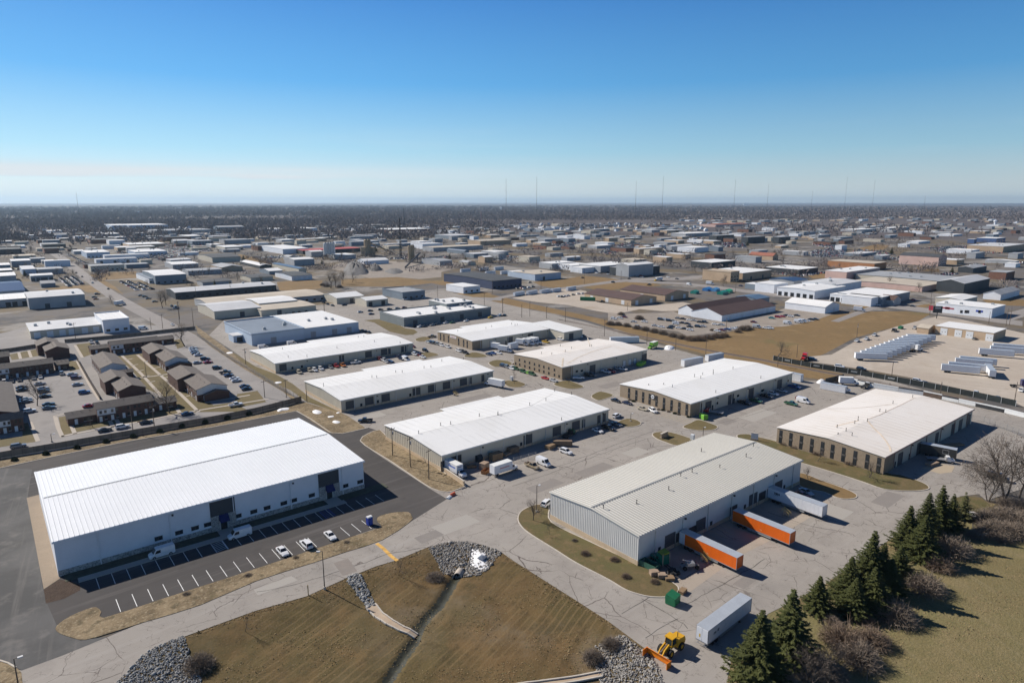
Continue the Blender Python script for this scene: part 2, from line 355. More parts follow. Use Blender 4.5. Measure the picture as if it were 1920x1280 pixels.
def ground_h(x, y):
 x, y = np.asarray(x, float), np.asarray(y, float)
 d = np.where(inside(BAS, x, y), edge_dist(BAS, x, y), 0)
 t = np.clip(d / 11, 0, 1); h = -.08 - 1.15 * t * t * (3 - 2 * t)
 k = np.clip(1 - edge_dist(DITCH, x, y, False) / 1.7, 0, 1); k2 = np.clip(1 - edge_dist(DITCH, x, y, False) / 7, 0, 1)
 h = h - np.where(d > 0, 1, 0) * (.55 * k ** .7 + .35 * k2) * np.clip(d / 4, 0, 1)
 bump = .10 * np.sin(x * .9 + 1.3 * np.sin(y * .5)) * np.sin(y * .8 + x * .23)
 return h + np.where(d > 1, bump, 0)
def gh(p): return float(ground_h(np.array([p[0]]), np.array([p[1]]))[0])
def build_ground():
 nx, ny = (BX1 - BX0) * 2 + 1, (BY1 - BY0) * 2 + 1
 X, Y = np.meshgrid(np.linspace(BX0, BX1, nx), np.linspace(BY0, BY1, ny), indexing='ij')
 Z = ground_h(X, Y)
 V = np.stack([X, Y, Z], -1).reshape(-1, 3)
 i = np.arange(nx - 1)[:, None] * ny + np.arange(ny - 1)[None, :]
 F = np.stack([i, i + ny, i + ny + 1, i + 1], -1).reshape(-1, 4)
 cx, cy = (X[:-1, :-1] + .25).ravel(), (Y[:-1, :-1] + .25).ravel()
 wet = edge_dist(DITCH, cx, cy, False) < 1.15
 mi = np.where(wet, 1, 0)
 me = fast_mesh('basin', V, F, [BASIN, mat('wet_ditch', (.035, .035, .022), .55, (.8, .4, ), bump=(3, .5))], mi)
 for p in me.polygons: p.use_smooth = True
 o = obj('basin_ground', me); tag(o, kind='structure')
 L = 60000
 m = MB(); xs, ys = [-L, BX0, BX1, L], [-L, BY0, BY1, L]
 for a in range(3):
  for b in range(3):
   if a == 1 and b == 1: continue
   m.add([(xs[a], ys[b], -.08), (xs[a + 1], ys[b], -.08), (xs[a + 1], ys[b + 1], -.08), (xs[a], ys[b + 1], -.08)], [(0, 1, 2, 3)])
 tag(m.build('ground', LAND), kind='structure')
build_ground()

LV = [0]
def sheet(name, P, z, m, kind='structure'):
 LV[0] += 1; z += LV[0] * .0002
 b = MB(); b.add([(p.x, p.y, z) for p in P], [tuple(range(len(P)))])
 me = b.mesh(name, [m])
 bm = bmesh.new(); bm.from_mesh(me); bmesh.ops.triangulate(bm, faces=bm.faces)
 for f in bm.faces:
  if f.normal.z < 0: f.normal_flip()
 bm.to_mesh(me); bm.free()
 return tag(obj(name, me), kind=kind)
def pxs(lst): return [at('p', x, y) for x, y in lst]

# brown railway corridor and fields, lots beyond the park (lowest sheets)
sheet('rail_field', pxs([(905, 548), (1000, 570), (1130, 598), (1180, 612), (1290, 640), (1420, 610), (1480, 604), (1560, 590), (1610, 584), (1700, 583), (1745, 588), (1720, 603), (1650, 620), (1600, 634), (1548, 662),
                         (1500, 680), (1530, 690), (1580, 700), (1575, 716), (1500, 706), (1420, 690), (1340, 668), (1230, 640), (1100, 600), (1000, 580), (905, 565), (880, 556)]), -.055, BROWNG)
sheet('lawn', pts('D', [(210, 900), (330, 880), (560, 860), (720, 840), (900, 850), (1085, 878), (900, 915), (700, 940), (560, 950), (420, 960), (300, 940)]), -.055, BROWNG)
sheet('lawn', pts('D', [(700, 945), (1100, 890), (1350, 895), (1500, 935), (1350, 945), (1200, 925), (1090, 965), (960, 985), (820, 975)]), -.055, BROWNG)
sheet('lawn', pts('A', [(880, 825), (1100, 805), (1365, 790), (1370, 860), (1200, 865), (1040, 880), (920, 870)]), -.055, BROWNG)
sheet('lawn', pts('A', [(900, 870), (1040, 880), (1160, 950), (1240, 1030), (1160, 980), (1020, 930)]), -.052, BROWNG)
sheet('lawn', pts('A', [(350, 985), (560, 945), (760, 935), (900, 930), (1000, 985), (1020, 1010), (860, 1000), (800, 960), (620, 975)]), -.055, BROWNG)
sheet('lawn', pts('B', [(1060, 900), (1280, 880), (1520, 885), (1500, 960), (1330, 985), (1090, 985)]), -.055, BROWNG)
sheet('lawn', pts('B', [(690, 620), (860, 660), (1040, 715), (1040, 740), (900, 720), (760, 680), (650, 640)]), -.055, BROWNG)
sheet('lawn', pts('C', [(0, 880), (240, 860), (560, 850), (900, 890), (1040, 880), (1180, 930), (1000, 930), (900, 910), (600, 945), (350, 945), (0, 940)]), -.055, BROWNG)
sheet('lawn', pts('C', [(1080, 1015), (1340, 1000), (1520, 1010), (1400, 1040), (1150, 1045)]), -.055, BROWNG)
sheet('lawn', pts('F', [(470, 790), (700, 740), (860, 770), (860, 800), (700, 790), (560, 775)]), -.055, BROWNG)
sheet('lawn', pts('F', [(1290, 1075), (1500, 1070), (1900, 1080), (1900, 1150), (1500, 1130), (1340, 1110)]), -.055, BROWNG)
sheet('lawn', pts('F', [(60, 560), (240, 520), (370, 535), (300, 575), (120, 590)]), -.055, BROWNG)
sheet('lawn', pts('E', [(1240, 830), (1450, 800), (1450, 860), (1300, 865)]), -.055, BROWNG)
sheet('lawn', pts('E', [(880, 1010), (1300, 1030), (1180, 1060), (960, 1045)]), -.055, BROWNG)
sheet('lawn', pts('F', [(0, 1125), (160, 1140), (250, 1160), (120, 1180), (0, 1165)]), -.055, BROWNG)
sheet('lawn', pts('F', [(560, 1170), (660, 1130), (780, 1115), (740, 1150), (640, 1185)]), -.055, BROWNG)
sheet('truck_yard', pxs([(1560, 664), (1610, 636), (1680, 612), (1720, 602), (1760, 592), (1800, 598), (1900, 620), (1990, 640), (1990, 800), (1900, 752), (1800, 728), (1700, 706), (1620, 692), (1525, 678), (1500, 670)]), -.05, YARD)
sheet('gravel_yard', pts('D', [(0, 1060), (280, 1010), (560, 960), (740, 990), (850, 1100), (1190, 1150), (1450, 1130), (1620, 1110), (1707, 1100), (1860, 1130), (1760, 1185), (1500, 1190), (1280, 1170), (1040, 1220), (800, 1180), (560, 1130), (250, 1100)]), -.05, YARD)
sheet('car_lot', pts('4', [(0, 110), (150, 120), (430, 110), (520, 100), (690, 165), (860, 180), (1000, 165), (1300, 120), (1400, 80), (1480, 60), (1707, 90), (1800, 120), (1640, 180), (1420, 220), (1150, 235), (900, 265), (640, 300), (560, 260), (330, 230), (0, 190)]), -.046, GLOT)
sheet('plant_yard', pts('C', [(-60, 720), (150, 690), (500, 690), (820, 720), (1110, 700), (1240, 745), (1000, 800), (1000, 850), (780, 870), (560, 850), (280, 860), (60, 800), (-100, 770)]), -.05, GLOT)
# streets
def street(name, k, left, right, z=-.03, m=ROADM):
 return sheet(name, pts(k, left) + pts(k, right)[::-1], z, m)
street('road', 'A', [(395, 560), (470, 600), (560, 660), (660, 740), (800, 850), (930, 950), (1060, 1045), (1250, 1160), (1420, 1250), (1560, 1330), (1760, 1450), (1900, 1540)],
       [(470, 555), (560, 590), (640, 640), (760, 725), (900, 830), (1060, 940), (1240, 1050), (1460, 1170), (1650, 1265), (1800, 1345), (1960, 1430), (2100, 1520)])
street('road', 'D', [(-1500, 1260), (-900, 1150), (-300, 1080), (0, 1020), (560, 945), (1000, 885), (1250, 860), (1707, 850), (2400, 780)],
       [(-1500, 1310), (-900, 1185), (-300, 1105), (0, 1045), (600, 960), (1050, 905), (1300, 885), (1707, 880), (2400, 800)], -.034)
street('road', 'E', [(-550, 880), (0, 905), (320, 935), (620, 975), (1000, 1020), (1500, 1050), (1900, 1090), (2300, 1140), (2900, 1220), (3400, 1290)],
       [(-550, 900), (0, 925), (320, 965), (620, 1005), (980, 1050), (1400, 1085), (1800, 1125), (2200, 1175), (2900, 1270), (3400, 1340)], -.03)
street('road', 'E', [(1480, 1290), (1700, 1205), (1850, 1150), (2010, 1110)], [(1560, 1300), (1780, 1220), (1930, 1170), (2080, 1130)], -.026)
street('road', 'F', [(1300, 1270), (1520, 1215), (1707, 1165)], [(1560, 1290), (1750, 1235), (1900, 1190)], -.026)
street('road', 'C', [(430, 1080), (800, 1075), (1010, 1060), (1340, 1050), (1600, 1060)], [(430, 1110), (800, 1100), (1060, 1085), (1340, 1075), (1600, 1085)], -.026, LOT)
# railway: ballast strip with two steel rails
rail_c = [at('4', x, y) for x, y in [(-400, 165), (0, 246), (400, 330), (800, 412), (1200, 482), (1700, 580), (2300, 695), (3000, 830)]]
def strip(P, w):
 L, Rr = [], []
 for i, p in enumerate(P):
  d = (P[min(i + 1, len(P) - 1)] - P[max(i - 1, 0)]).normalized(); n = Vector((-d.y, d.x, 0)) * w / 2
  L.append(p + n); Rr.append(p - n)
 return L + Rr[::-1]
sheet('railway_bed', strip(rail_c, 4.6), -.045, BALL)
for s in (-.75, .75):
 b = MB()
 for p, q in zip(rail_c, rail_c[1:]):
  d = (q - p).normalized(); n = Vector((-d.y, d.x, 0)) * s
  b.beam(p + n + Vector((0, 0, -.05)), q + n + Vector((0, 0, -.05)), .12, .2)
 tag(b.build('rail', mat('rusty_rail', (.12, .085, .065), .6)), kind='structure')
# the townhouse estate: grey lots, then lawns
sheet('estate_lot', pxs([(-60, 640), (60, 610), (200, 604), (330, 612), (352, 630), (392, 640), (470, 690), (565, 745), (470, 768), (250, 816), (60, 852), (-60, 870)]), -.05, LOT)
# paved floor of the business park
sheet('park_pavement', pxs([(-60, 1400), (-60, 1240), (41, 1256), (120, 1227), (205, 1192), (330, 1140), (480, 1075), (640, 1025), (720, 960), (690, 880), (640, 800), (600, 770), (540, 735), (440, 660), (392, 628), (420, 600),
       (560, 575), (720, 560), (830, 545), (930, 566), (1100, 604), (1215, 640), (1330, 672), (1420, 692), (1490, 712), (1570, 716), (1620, 700), (1760, 738), (1990, 790), (1990, 912),
       (1920, 915), (1850, 938), (1835, 926), (1800, 930), (1785, 944), (1700, 990), (1640, 1030), (1545, 1096), (1500, 1120), (1440, 1150), (1372, 1230), (1362, 1290), (1362, 1400), (1300, 1400), (1250, 1300), (1228, 1240), (1212, 1217), (1185, 1197), (1142, 1165), (1080, 1125), (960, 1049), (942, 1036),
       (905, 1021), (850, 1014), (800, 1026), (742, 1050), (705, 1061), (650, 1083), (575, 1117), (480, 1144), (350, 1191), (307, 1206), (262, 1236), (200, 1300)]), 0.0, PAVE)
sheet('dock_apron', pts('f', [(1000, 560), (985, 420), (960, 400), (1640, 60), (1700, 0), (2160, -200), (2330, -130), (2390, -60), (2200, 60), (2000, 180), (1700, 330), (1330, 600)]), .006, CONC)
sheet('meadow', pts('h', [(-330, 1400), (-300, 1280), (-300, 1080), (-80, 760), (170, 560), (400, 430), (780, 200), (930, 90), (1120, -50), (1390, -120), (1650, -60), (2100, -100), (2300, 0), (2300, 1500)]), -.05, FIELD)
sheet('grass_verge', pts('g', [(1392, 690), (1480, 680), (1600, 690), (1660, 740), (1680, 800), (1560, 830), (1440, 800)]), .01, LAWN)
sheet('new_asphalt', pxs([(-80, 1250), (-80, 890), (0, 877), (125, 851), (250, 826), (400, 800), (556, 770), (580, 784), (620, 810), (640, 812), (660, 810), (690, 801), (712, 808), (706, 812), (690, 815), (678, 822), (676, 828), (700, 846), (805, 915), (838, 935), (771, 977),
                          (770, 962), (720, 985), (480, 1066), (200, 1158), (150, 1200), (205, 1192), (120, 1227), (41, 1256), (0, 1236)]), .008, NEWA)
sheet('access_lane', pxs([(-80, 1250), (-80, 890), (0, 877), (60, 880), (52, 930), (80, 1100), (90, 1135), (110, 1180), (150, 1200), (205, 1192), (120, 1227), (41, 1256), (0, 1236)]), .014, NEWB)
sheet('gravel_strip', pxs([(50, 933), (73, 927), (90, 1000), (113, 1080), (112, 1084), (82, 1104)]), .02, TAN)
sheet('mulch_bed', pxs([(82, 1105), (110, 1086), (130, 1088), (150, 1096), (150, 1106), (120, 1122), (86, 1131)]), .026, MULCH)
# ------------------------------------------------------------------ buildings
def onY(k, x, y, Y0):
 """where the sight line through a pixel meets the vertical plane Y = Y0: (X, Z)"""
 g = at(k, x, y, CAMH - 1); t = Y0 / g.y; return g.x * t, CAMH - t
def onX(k, x, y, X0):
 g = at(k, x, y, CAMH - 1); t = X0 / g.x; return g.y * t, CAMH - t
def dims(F, L, R, h):
 f, l, r = at(*F, h), at(*L, h), at(*R, h)
 return f.x, f.y, max(3, r.x - f.x), max(3, l.y - f.y)
WHITE_ROOF = ground_mat('white_roof', [(.05, .45, .7, (.70, .69, .66), .6), (.3, .55, .75, (.66, .64, .60), .35)], (.765, .76, .745), stripes=(R_(90), 3.05, (.66, .655, .64), .8), tracks=(R_(90), (.68, .665, .635), .4), rough=.6)
WARM_ROOF = ground_mat('stained_white_roof', [(.04, .42, .68, (.70, .645, .58), .7), (.2, .55, .75, (.62, .55, .47), .4)], (.75, .71, .665), stripes=(R_(90), 3.05, (.62, .57, .52), .8), tracks=(R_(90), (.64, .57, .49), .5), rough=.65)
SEAM_WHITE = mat('white_seam_roof', (.80, .815, .83), .42, (.08, .03)); SEAM_GREY = mat('grey_seam_roof', (.67, .65, .59), .42, (.05, .05))
BEIGE = mat('beige_wall', (.52, .475, .385), .65, (.25, .06)); GREYW = mat('pale_grey_wall', (.64, .625, .59), .6, (.2, .05)); WHITEW = mat('white_wall', (.72, .74, .77), .6, (.2, .05))
TANBASE = mat('tan_masonry', (.52, .40, .27), .85, (.7, .12)); TANBRICK = mat('tan_brick', (.30, .235, .165), .9, (1.2, .14), bump=(6, .3, .03)); DARKM = mat('dark_door', (.045, .046, .05), .5, (.6, .2))
DOORG = mat('slate_door', (.075, .08, .088), .55, (.4, .15)); DOORB = mat('grey_blue_door', (.30, .31, .34), .6, (.4, .1)); DOORW = mat('white_door', (.66, .68, .69), .5, (.4, .06)); GLASS = mat('dark_glass', (.025, .03, .036), .12, spec=.6); TRIM = mat('pale_trim', (.62, .60, .56), .5)
DARKTRIM = mat('dark_trim', (.10, .095, .09), .5); RUSTTRIM = mat('red_brown_trim', (.33, .20, .165), .6); STONE = mat('field_stone', (.11, .105, .10), .9, (2.6, .4, (.55, .53, .50)), bump=(3, .8, .08)); NAVY = mat('navy_awning', (.012, .022, .105), .7, (.5, .15))
METAL = mat('galvanised_metal', (.42, .43, .44), .4, metal=.6); STEEL = mat('dark_steel', (.05, .05, .05), .5)

def gable(m, w, d, h, r, axis, mi=0):
 """four walls with the gable tops, from the ground up"""
 if axis == 'x':
  m.add([(0, 0, 0), (w, 0, 0), (w, d, 0), (0, d, 0), (0, 0, h), (w, 0, h), (w, d, h), (0, d, h), (0, d / 2, h + r), (w, d / 2, h + r)],
              [(0, 1, 5, 4), (1, 2, 6, 9, 5), (2, 3, 7, 6), (3, 0, 4, 8, 7)], mi)
 else:
  m.add([(0, 0, 0), (w, 0, 0), (w, d, 0), (0, d, 0), (0, 0, h), (w, 0, h), (w, d, h), (0, d, h), (w / 2, 0, h + r), (w / 2, d, h + r)],
              [(0, 1, 5, 8, 4), (1, 2, 6, 5), (2, 3, 7, 9, 6), (3, 0, 4, 7)], mi)
def gable_roof(m, w, d, h, r, axis, o=.35, t=.22, mi=0, lift=.03):
 W = d if axis == 'x' else w; Ln = w if axis == 'x' else d
 s = r / (W / 2); e = o * s; h = h + lift
 m.extrude([(-o, h - e), (W / 2, h + r), (W + o, h - e), (W + o, h - e + t), (W / 2, h + r + t), (-o, h - e + t)], -o, Ln + o, axis, mi)
def roof_z(b, x, y):
 if b['axis'] == 'x': return b['h'] + b['r'] * (1 - abs(y - b['d'] / 2) / (b['d'] / 2)) + .25
 return b['h'] + b['r'] * (1 - abs(x - b['w'] / 2) / (b['w'] / 2)) + .25
def on_roof(b, k, x, y):
 z = b['h'] + b['r'] * .6
 for _ in range(4):
  p = at(k, x, y, z); lx, ly = p.x - b['x'], p.y - b['y']; z = roof_z(b, lx, ly)
 return lx, ly, z
def warehouse(label, F, L, R, h, r=1.2, axis='x', wall=BEIGE, roof=WHITE_ROOF, cat='warehouse', name='warehouse', doors=(), dmat=None, ribs=0, wallribs=0, base=None, brick=False, vents=(), strips=(),
              rows=(), lights=(), spouts=6, trim=TRIM, mans=(), wins=(), group=None, bump_back=None, ridge=None, ribw=.09, ribm=None):
 x, y, w, d = dims(F, L, R, h); b = dict(x=x, y=y, w=w, d=d, h=h, r=r, axis=axis)
 o = thing(name, label, cat, (x, y, 0), 0, group); b['o'] = o
 m = MB(); gable(m, w, d, h, r, axis)
 if wallribs:
  n = int(d / wallribs)
  for i in range(n + 1):
   yy = d * i / n; zt = h + (r * (1 - abs(yy - d / 2) / (d / 2)) if axis == 'x' else 0)
   m.box(-.07, .0, yy - .06 + .002, yy + .06, (base or 0) + .01, zt - .1)
 m.build('wall', wall, o)
 m = MB(); gable_roof(m, w, d, h, r, axis)
 if ribs:
  n = int(w / ribs); s = math.atan2(r, d / 2)
  for i in range(n + 1):
   xx = w * i / n
   for a, bb, za, zb in ((-.35, d / 2 - .15, h, h + r), (d + .35, d / 2 + .15, h, h + r)):
    q = [Vector((xx, a, za + .25)), Vector((xx, bb, zb + .25))]
    hh = .11 if ribs < 1 else .09; ww = ribw
    m.add([(xx - ww, q[0].y, q[0].z - .01), (xx + ww, q[0].y, q[0].z - .01), (xx + ww * .5, q[0].y, q[0].z + hh), (xx - ww * .5, q[0].y, q[0].z + hh),
                       (xx - ww, q[1].y, q[1].z - .01), (xx + ww, q[1].y, q[1].z - .01), (xx + ww * .5, q[1].y, q[1].z + hh), (xx - ww * .5, q[1].y, q[1].z + hh)],
                      [(0, 1, 2, 3), (7, 6, 5, 4), (1, 5, 6, 2), (2, 6, 7, 3), (3, 7, 4, 0)], 1)
 ro = m.build('roof', [roof, ribm] if ribm else roof, o)
 if ridge:
  m = MB(); rr = h + r + .26
  m.extrude([(d / 2 - .55, rr - .05), (d / 2, rr + .12), (d / 2 + .55, rr - .05)], .2, w - .2, 'x')
  m.build('ridge_vent', ridge, ro)
 if bump_back:
  x0, x1, dd = bump_back; m = MB(); m.box(x0, x1, d + .01, d + dd, 0, h - .06); m.build('rear_wing_wall', wall, o)
  m = MB(); m.box(x0 - .25, x1 + .25, d + .36, d + dd + .3, h - .04, h + .16); m.build('rear_wing_roof', roof, o)
 m = MB(); m.box(-.36, w + .36, -.52, -.36, h - .18, h + .12); m.build('gutter', trim, o)
 if base:
  m = MB(); m.box(-.10, -.002, -.1, d + .1, 0, base); m.box(-.1 + .1, w + .1, -.1, -.004, 0, base * .8); m.build('base_course', TANBASE, o)
 if brick:
  m = MB(); m.add([(-.14, -.14, 0), (-.14, d + .14, 0), (-.14, d + .14, h - .1), (-.14, d / 2, h + r - .1), (-.14, -.14, h - .1), (-.01, -.14, 0), (-.01, d + .14, 0), (-.01, d + .14, h - .1), (-.01, d / 2, h + r - .1), (-.01, -.14, h - .1)],
      [(0, 1, 2, 3, 4), (9, 8, 7, 6, 5), (0, 4, 9, 5), (4, 3, 8, 9), (3, 2, 7, 8), (2, 1, 6, 7)])
  m.box(.0, 7, -.14, -.01, 0, h - .2); m.build('brick_facade', TANBRICK, o)
 for k, X, Y in strips:
  yy, zz = onX(k, X, Y, x); yy -= y
  if 0 < yy < d:
   m = MB(); m.box(-.22, -.141, yy - .55, yy + .55, .5, h - .5); s_ = m.build('window', GLASS, o)
   m = MB(); m.box(-.26, -.221, yy - .6, yy + .6, h * .5 - .35, h * .5 + .25); m.build('spandrel', DARKTRIM, s_)
 for k, X, Y in rows:
  yy, zz = onX(k, X, Y, x); yy -= y
  if 0 < yy < d:
   zz = 4.0 if zz > 3 else 1.5
   m = MB(); m.box(-.2, -.141, yy - .5, yy + .5, zz - .65, zz + .65); m.build('window', GLASS, o)
 for D in doors:
  k, X, Y = D[:3]; dw = D[3] if len(D) > 3 else 3.7; dh = D[4] if len(D) > 4 else min(4.2, h - .9)
  xx = onY(k, X, Y, y)[0] - x
  if -1 < xx < w + 1:
   m = MB(); dm = D[5] if len(D) > 5 else (dmat or DOORG)
   m.box(xx - dw / 2, xx + dw / 2, -.05, -.003, .02, dh)
   for i in range(1, 6): m.box(xx - dw / 2, xx + dw / 2, -.075, -.051, dh * i / 6 - .03, dh * i / 6 + .03)
   do = m.build('overhead_door', dm, o)
   m = MB(); e = .12
   m.box(xx - dw / 2 - e, xx - dw / 2, -.13, -.004, 0, dh); m.box(xx + dw / 2, xx + dw / 2 + e, -.13, -.004, 0, dh); m.box(xx - dw / 2 - e, xx + dw / 2 + e, -.13, -.004, dh, dh + e)
   m.build('door_frame', DARKTRIM, do)
 for k, X, Y in mans:
  xx = onY(k, X, Y, y)[0] - x; m = MB(); m.box(xx - .5, xx + .5, -.06, -.003, .02, 2.15); do = m.build('door', DARKM, o)
  m = MB(); m.box(xx - .25, xx + .25, -.09, -.061, 1.2, 1.9); m.build('door_light', GLASS, do)
 for k, X, Y in wins:
  xx, zz = onY(k, X, Y, y); xx -= x; zz = max(1.3, min(zz, h - 1)); m = MB(); m.box(xx - .8, xx + .8, -.07, -.003, zz - .5, zz + .5); m.build('window', GLASS, o)
 if spouts:
  for i in range(spouts):
   xx = w * (i + .5) / spouts + .8; m = MB(); m.box(xx - .09, xx + .09, -.24, -.06, .1, h - .2); m.build('downspout', trim, o)
   if i % 2:
    m = MB(); m.box(xx + .6, xx + 1.0, -.5, -.01, h - 1.15, h - .8); m.build('wall_light', STEEL, o)
 for V in vents:
  lx, ly, z = on_roof(b, *V[:3]); hh = V[3] if len(V) > 3 else .9
  m = MB(); m.cyl((lx, ly, z - .25), .10, hh + .25, 8); m.cyl((lx, ly, z + hh), .17, .18, 8); m.box(lx - .2, lx + .2, ly - .2, ly + .2, z - .2, z + .06)
  m.build('roof_vent', DARKTRIM if len(V) < 5 else V[4], ro)
 return b

A = warehouse('huge white warehouse with ribbed roof, stone base and two dark blue entrances on black asphalt', ('p', 100, 1016), ('p', 68, 886), ('p', 686, 868), 8.6, 1.25, wall=WHITEW, roof=SEAM_WHITE,
              ribs=1.0, ribw=.08, ribm=mat('white_seams', (.66, .675, .685), .45), ridge=mat('grey_ridge', (.33, .35, .37), .6), spouts=5, trim=mat('white_trim', (.72, .74, .76), .5), vents=[])
RB = warehouse('long pale grey warehouse with striped standing seam roof, behind the two orange trailers', ('e', 950, 980), ('e', 285, 655), ('g', 238, 408), 7.6, 1.25, wall=GREYW, roof=SEAM_GREY, ribs=.95, ribw=.2, ribm=mat('grimy_seams', (.34, .33, .30), .55), wallribs=.62, base=1.3,
              ridge=mat('dark_ridge', (.22, .23, .235), .5), spouts=7,
              doors=[('p', 1255, 1030), ('p', 1274, 1020, 3.2, 3.4, DARKM), ('p', 1313, 992), ('p', 1374, 970, 3.0, 3.4, DARKM), ('p', 1411, 945), ('p', 1428, 938, 3.2, 3.4, DARKM), ('p', 1443, 930, 3.0, 3.4, DARKM), ('p', 1459, 915), ('p', 1298, 1003, 3.2, 3.2, DARKM)],
              mans=[('p', 1236, 1034), ('p', 1333, 985), ('p', 1396, 956), ('p', 1470, 915)],
              vents=[('e', 685, 772), ('e', 935, 735), ('e', 1175, 632), ('e', 1265, 532), ('e', 1350, 500), ('e', 1558, 468), ('e', 1755, 385), ('e', 1420, 345), ('e', 1810, 305)])
CB = warehouse('white roofed beige warehouse with two white box trucks by its near corner', ('c', 1395, 376), ('c', 968, 150), ('e', 735, 33), 5.3, 1.1, base=1.1, wallribs=1.2, spouts=8,
              doors=[('p', 855.6, 880, 3.8, 3.9, DARKM), ('p', 836, 890, 3.4, 3.4, DARKM), ('e', 118, 290), ('e', 335, 232), ('e', 478, 180), ('e', 535, 165, 1.4, 4), ('e', 650, 130, 1.4, 4), ('e', 690, 120, 1.4, 4)], mans=[('e', 68, 305)],
              vents=[('c', 1220, 210), ('c', 1385, 150), ('c', 1460, 140), ('c', 1675, 80), ('c', 1815, 65), ('3', 740, 930), ('3', 995, 850), ('3', 1250, 970), ('3', 1330, 765), ('3', 1195, 740), ('3', 1125, 815)], bump_back=(26, 54, 3.5))
DB = warehouse('white roofed beige warehouse beyond the snowy dirt patch, one box truck at its far end', ('2', 1107, 815), ('2', 825, 660), ('3', 712, 580), 5.0, 1.0, base=1.1, wallribs=1.2, spouts=8,
              doors=[('2', 1182, 880), ('2', 1335, 850), ('2', 1465, 825), ('3', 90, 780), ('3', 212, 755), ('3', 330, 735), ('3', 465, 700), ('3', 520, 690, 1.4, 4), ('3', 620, 665, 1.4, 4)], mans=[('2', 1270, 870), ('2', 1403, 845), ('2', 1662, 790), ('3', 40, 790)],
              vents=[('2', 968, 700, 1.3), ('2', 1355, 630), ('2', 1393, 632), ('2', 1545, 590), ('2', 1597, 590), ('3', 150, 555), ('3', 205, 550), ('3', 292, 500), ('3', 465, 485)], bump_back=(30, 62, 4))
EB = warehouse('white roofed beige warehouse with cars along its front, next to the wire fence', ('2', 580, 520), ('2', 395, 413), ('2', 1680, 355), 5.0, 1.0, base=1.0, spouts=8,
              doors=[('2', 648, 590), ('2', 1113, 510, 2.6), ('2', 1328, 480), ('2', 1453, 455), ('2', 1495, 450, 1.3, 4), ('2', 1600, 430, 1.6, 4), ('2', 1628, 428, 1.3, 4)], mans=[('2', 720, 575), ('2', 795, 555)],
              vents=[('2', 685, 470), ('2', 835, 465), ('2', 640, 405), ('2', 1075, 395), ('2', 1375, 345), ('2', 1580, 355), ('2', 1290, 305), ('2', 1245, 310)], bump_back=(34, 70, 5))
HB = warehouse('white roofed warehouse with tan brick end, white box trucks parked along its recessed side', ('3', 535, 340), ('3', 255, 265), ('3', 1190, 245), 5.2, 1.1, brick=True, spouts=6,
              doors=[('3', 838, 350), ('3', 1000, 310), ('3', 700, 380, 4.5, 3.6, TRIM)], mans=[('3', 605, 385), ('3', 805, 360)], strips=[('3', 283, 310), ('3', 310, 318), ('3', 347, 325), ('3', 428, 350), ('3', 468, 365), ('3', 497, 375)],
              vents=[('3', 420, 262), ('3', 645, 240), ('3', 690, 225), ('3', 850, 205), ('3', 878, 215), ('3', 895, 210)], bump_back=(20, 60, 5))
IB = warehouse('cream roofed warehouse with two rows of small windows in its brick end', ('3', 1255, 550), ('3', 870, 445), ('4', 318, 410), 6.2, 1.1, brick=True, roof=WARM_ROOF, spouts=6,
              doors=[('3', 1497, 575), ('3', 1320, 620, 2, 4.2, DARKM), ('4', 130, 500, 2.2, 3, DOORW), ('4', 175, 490, 2.2, 3, DOORW), ('4', 215, 480, 2.2, 3, DOORW), ('4', 290, 462)], wins=[('3', 1372, 580), ('3', 1412, 575)],
              rows=[('3', a, c) for a, c in ((915, 468), (958, 478), (996, 492), (1035, 503), (1073, 514), (1110, 524), (1150, 535), (1195, 548))] + [('3', a, c) for a, c in ((885, 500), (917, 508), (958, 522), (996, 534), (1035, 546), (1073, 558), (1110, 568), (1150, 578), (1195, 592), (1232, 605))],
              vents=[('3', 1090, 440), ('3', 1172, 447), ('3', 1405, 505, .3), ('3', 1280, 425), ('3', 1475, 380), ('3', 1490, 382), ('3', 1330, 400), ('3', 1240, 380)], bump_back=(22, 50, 4))
JB = warehouse('white roofed warehouse with a round black emblem on its tan brick end', ('4', 660, 840), ('4', 100, 685), ('4', 1480, 593), 5.6, 1.15, brick=True, spouts=7,
              doors=[('4', 710, 910, 6, 4.4, DARKM), ('4', 800, 885), ('4', 980, 830), ('4', 1143, 775), ('4', 1370, 700)], wins=[('4', 872, 835), ('4', 1040, 775), ('4', 1230, 735), ('4', 1242, 730), ('4', 1440, 655)], mans=[('4', 835, 880), ('4', 1008, 815)],
              strips=[('4', a, c) for a, c in ((170, 740), (228, 757), (283, 772), (335, 785), (390, 800), (450, 815), (510, 835), (572, 850), (632, 870))],
              vents=[('4', 692, 625, 1.2), ('4', 842, 590, 1.3), ('4', 842, 603, 1.0), ('4', 757, 607), ('4', 1000, 560), ('4', 742, 635), ('4', 445, 685, .5), ('4', 325, 690, .4), ('4', 515, 705), ('4', 862, 750), ('4', 1222, 635)])
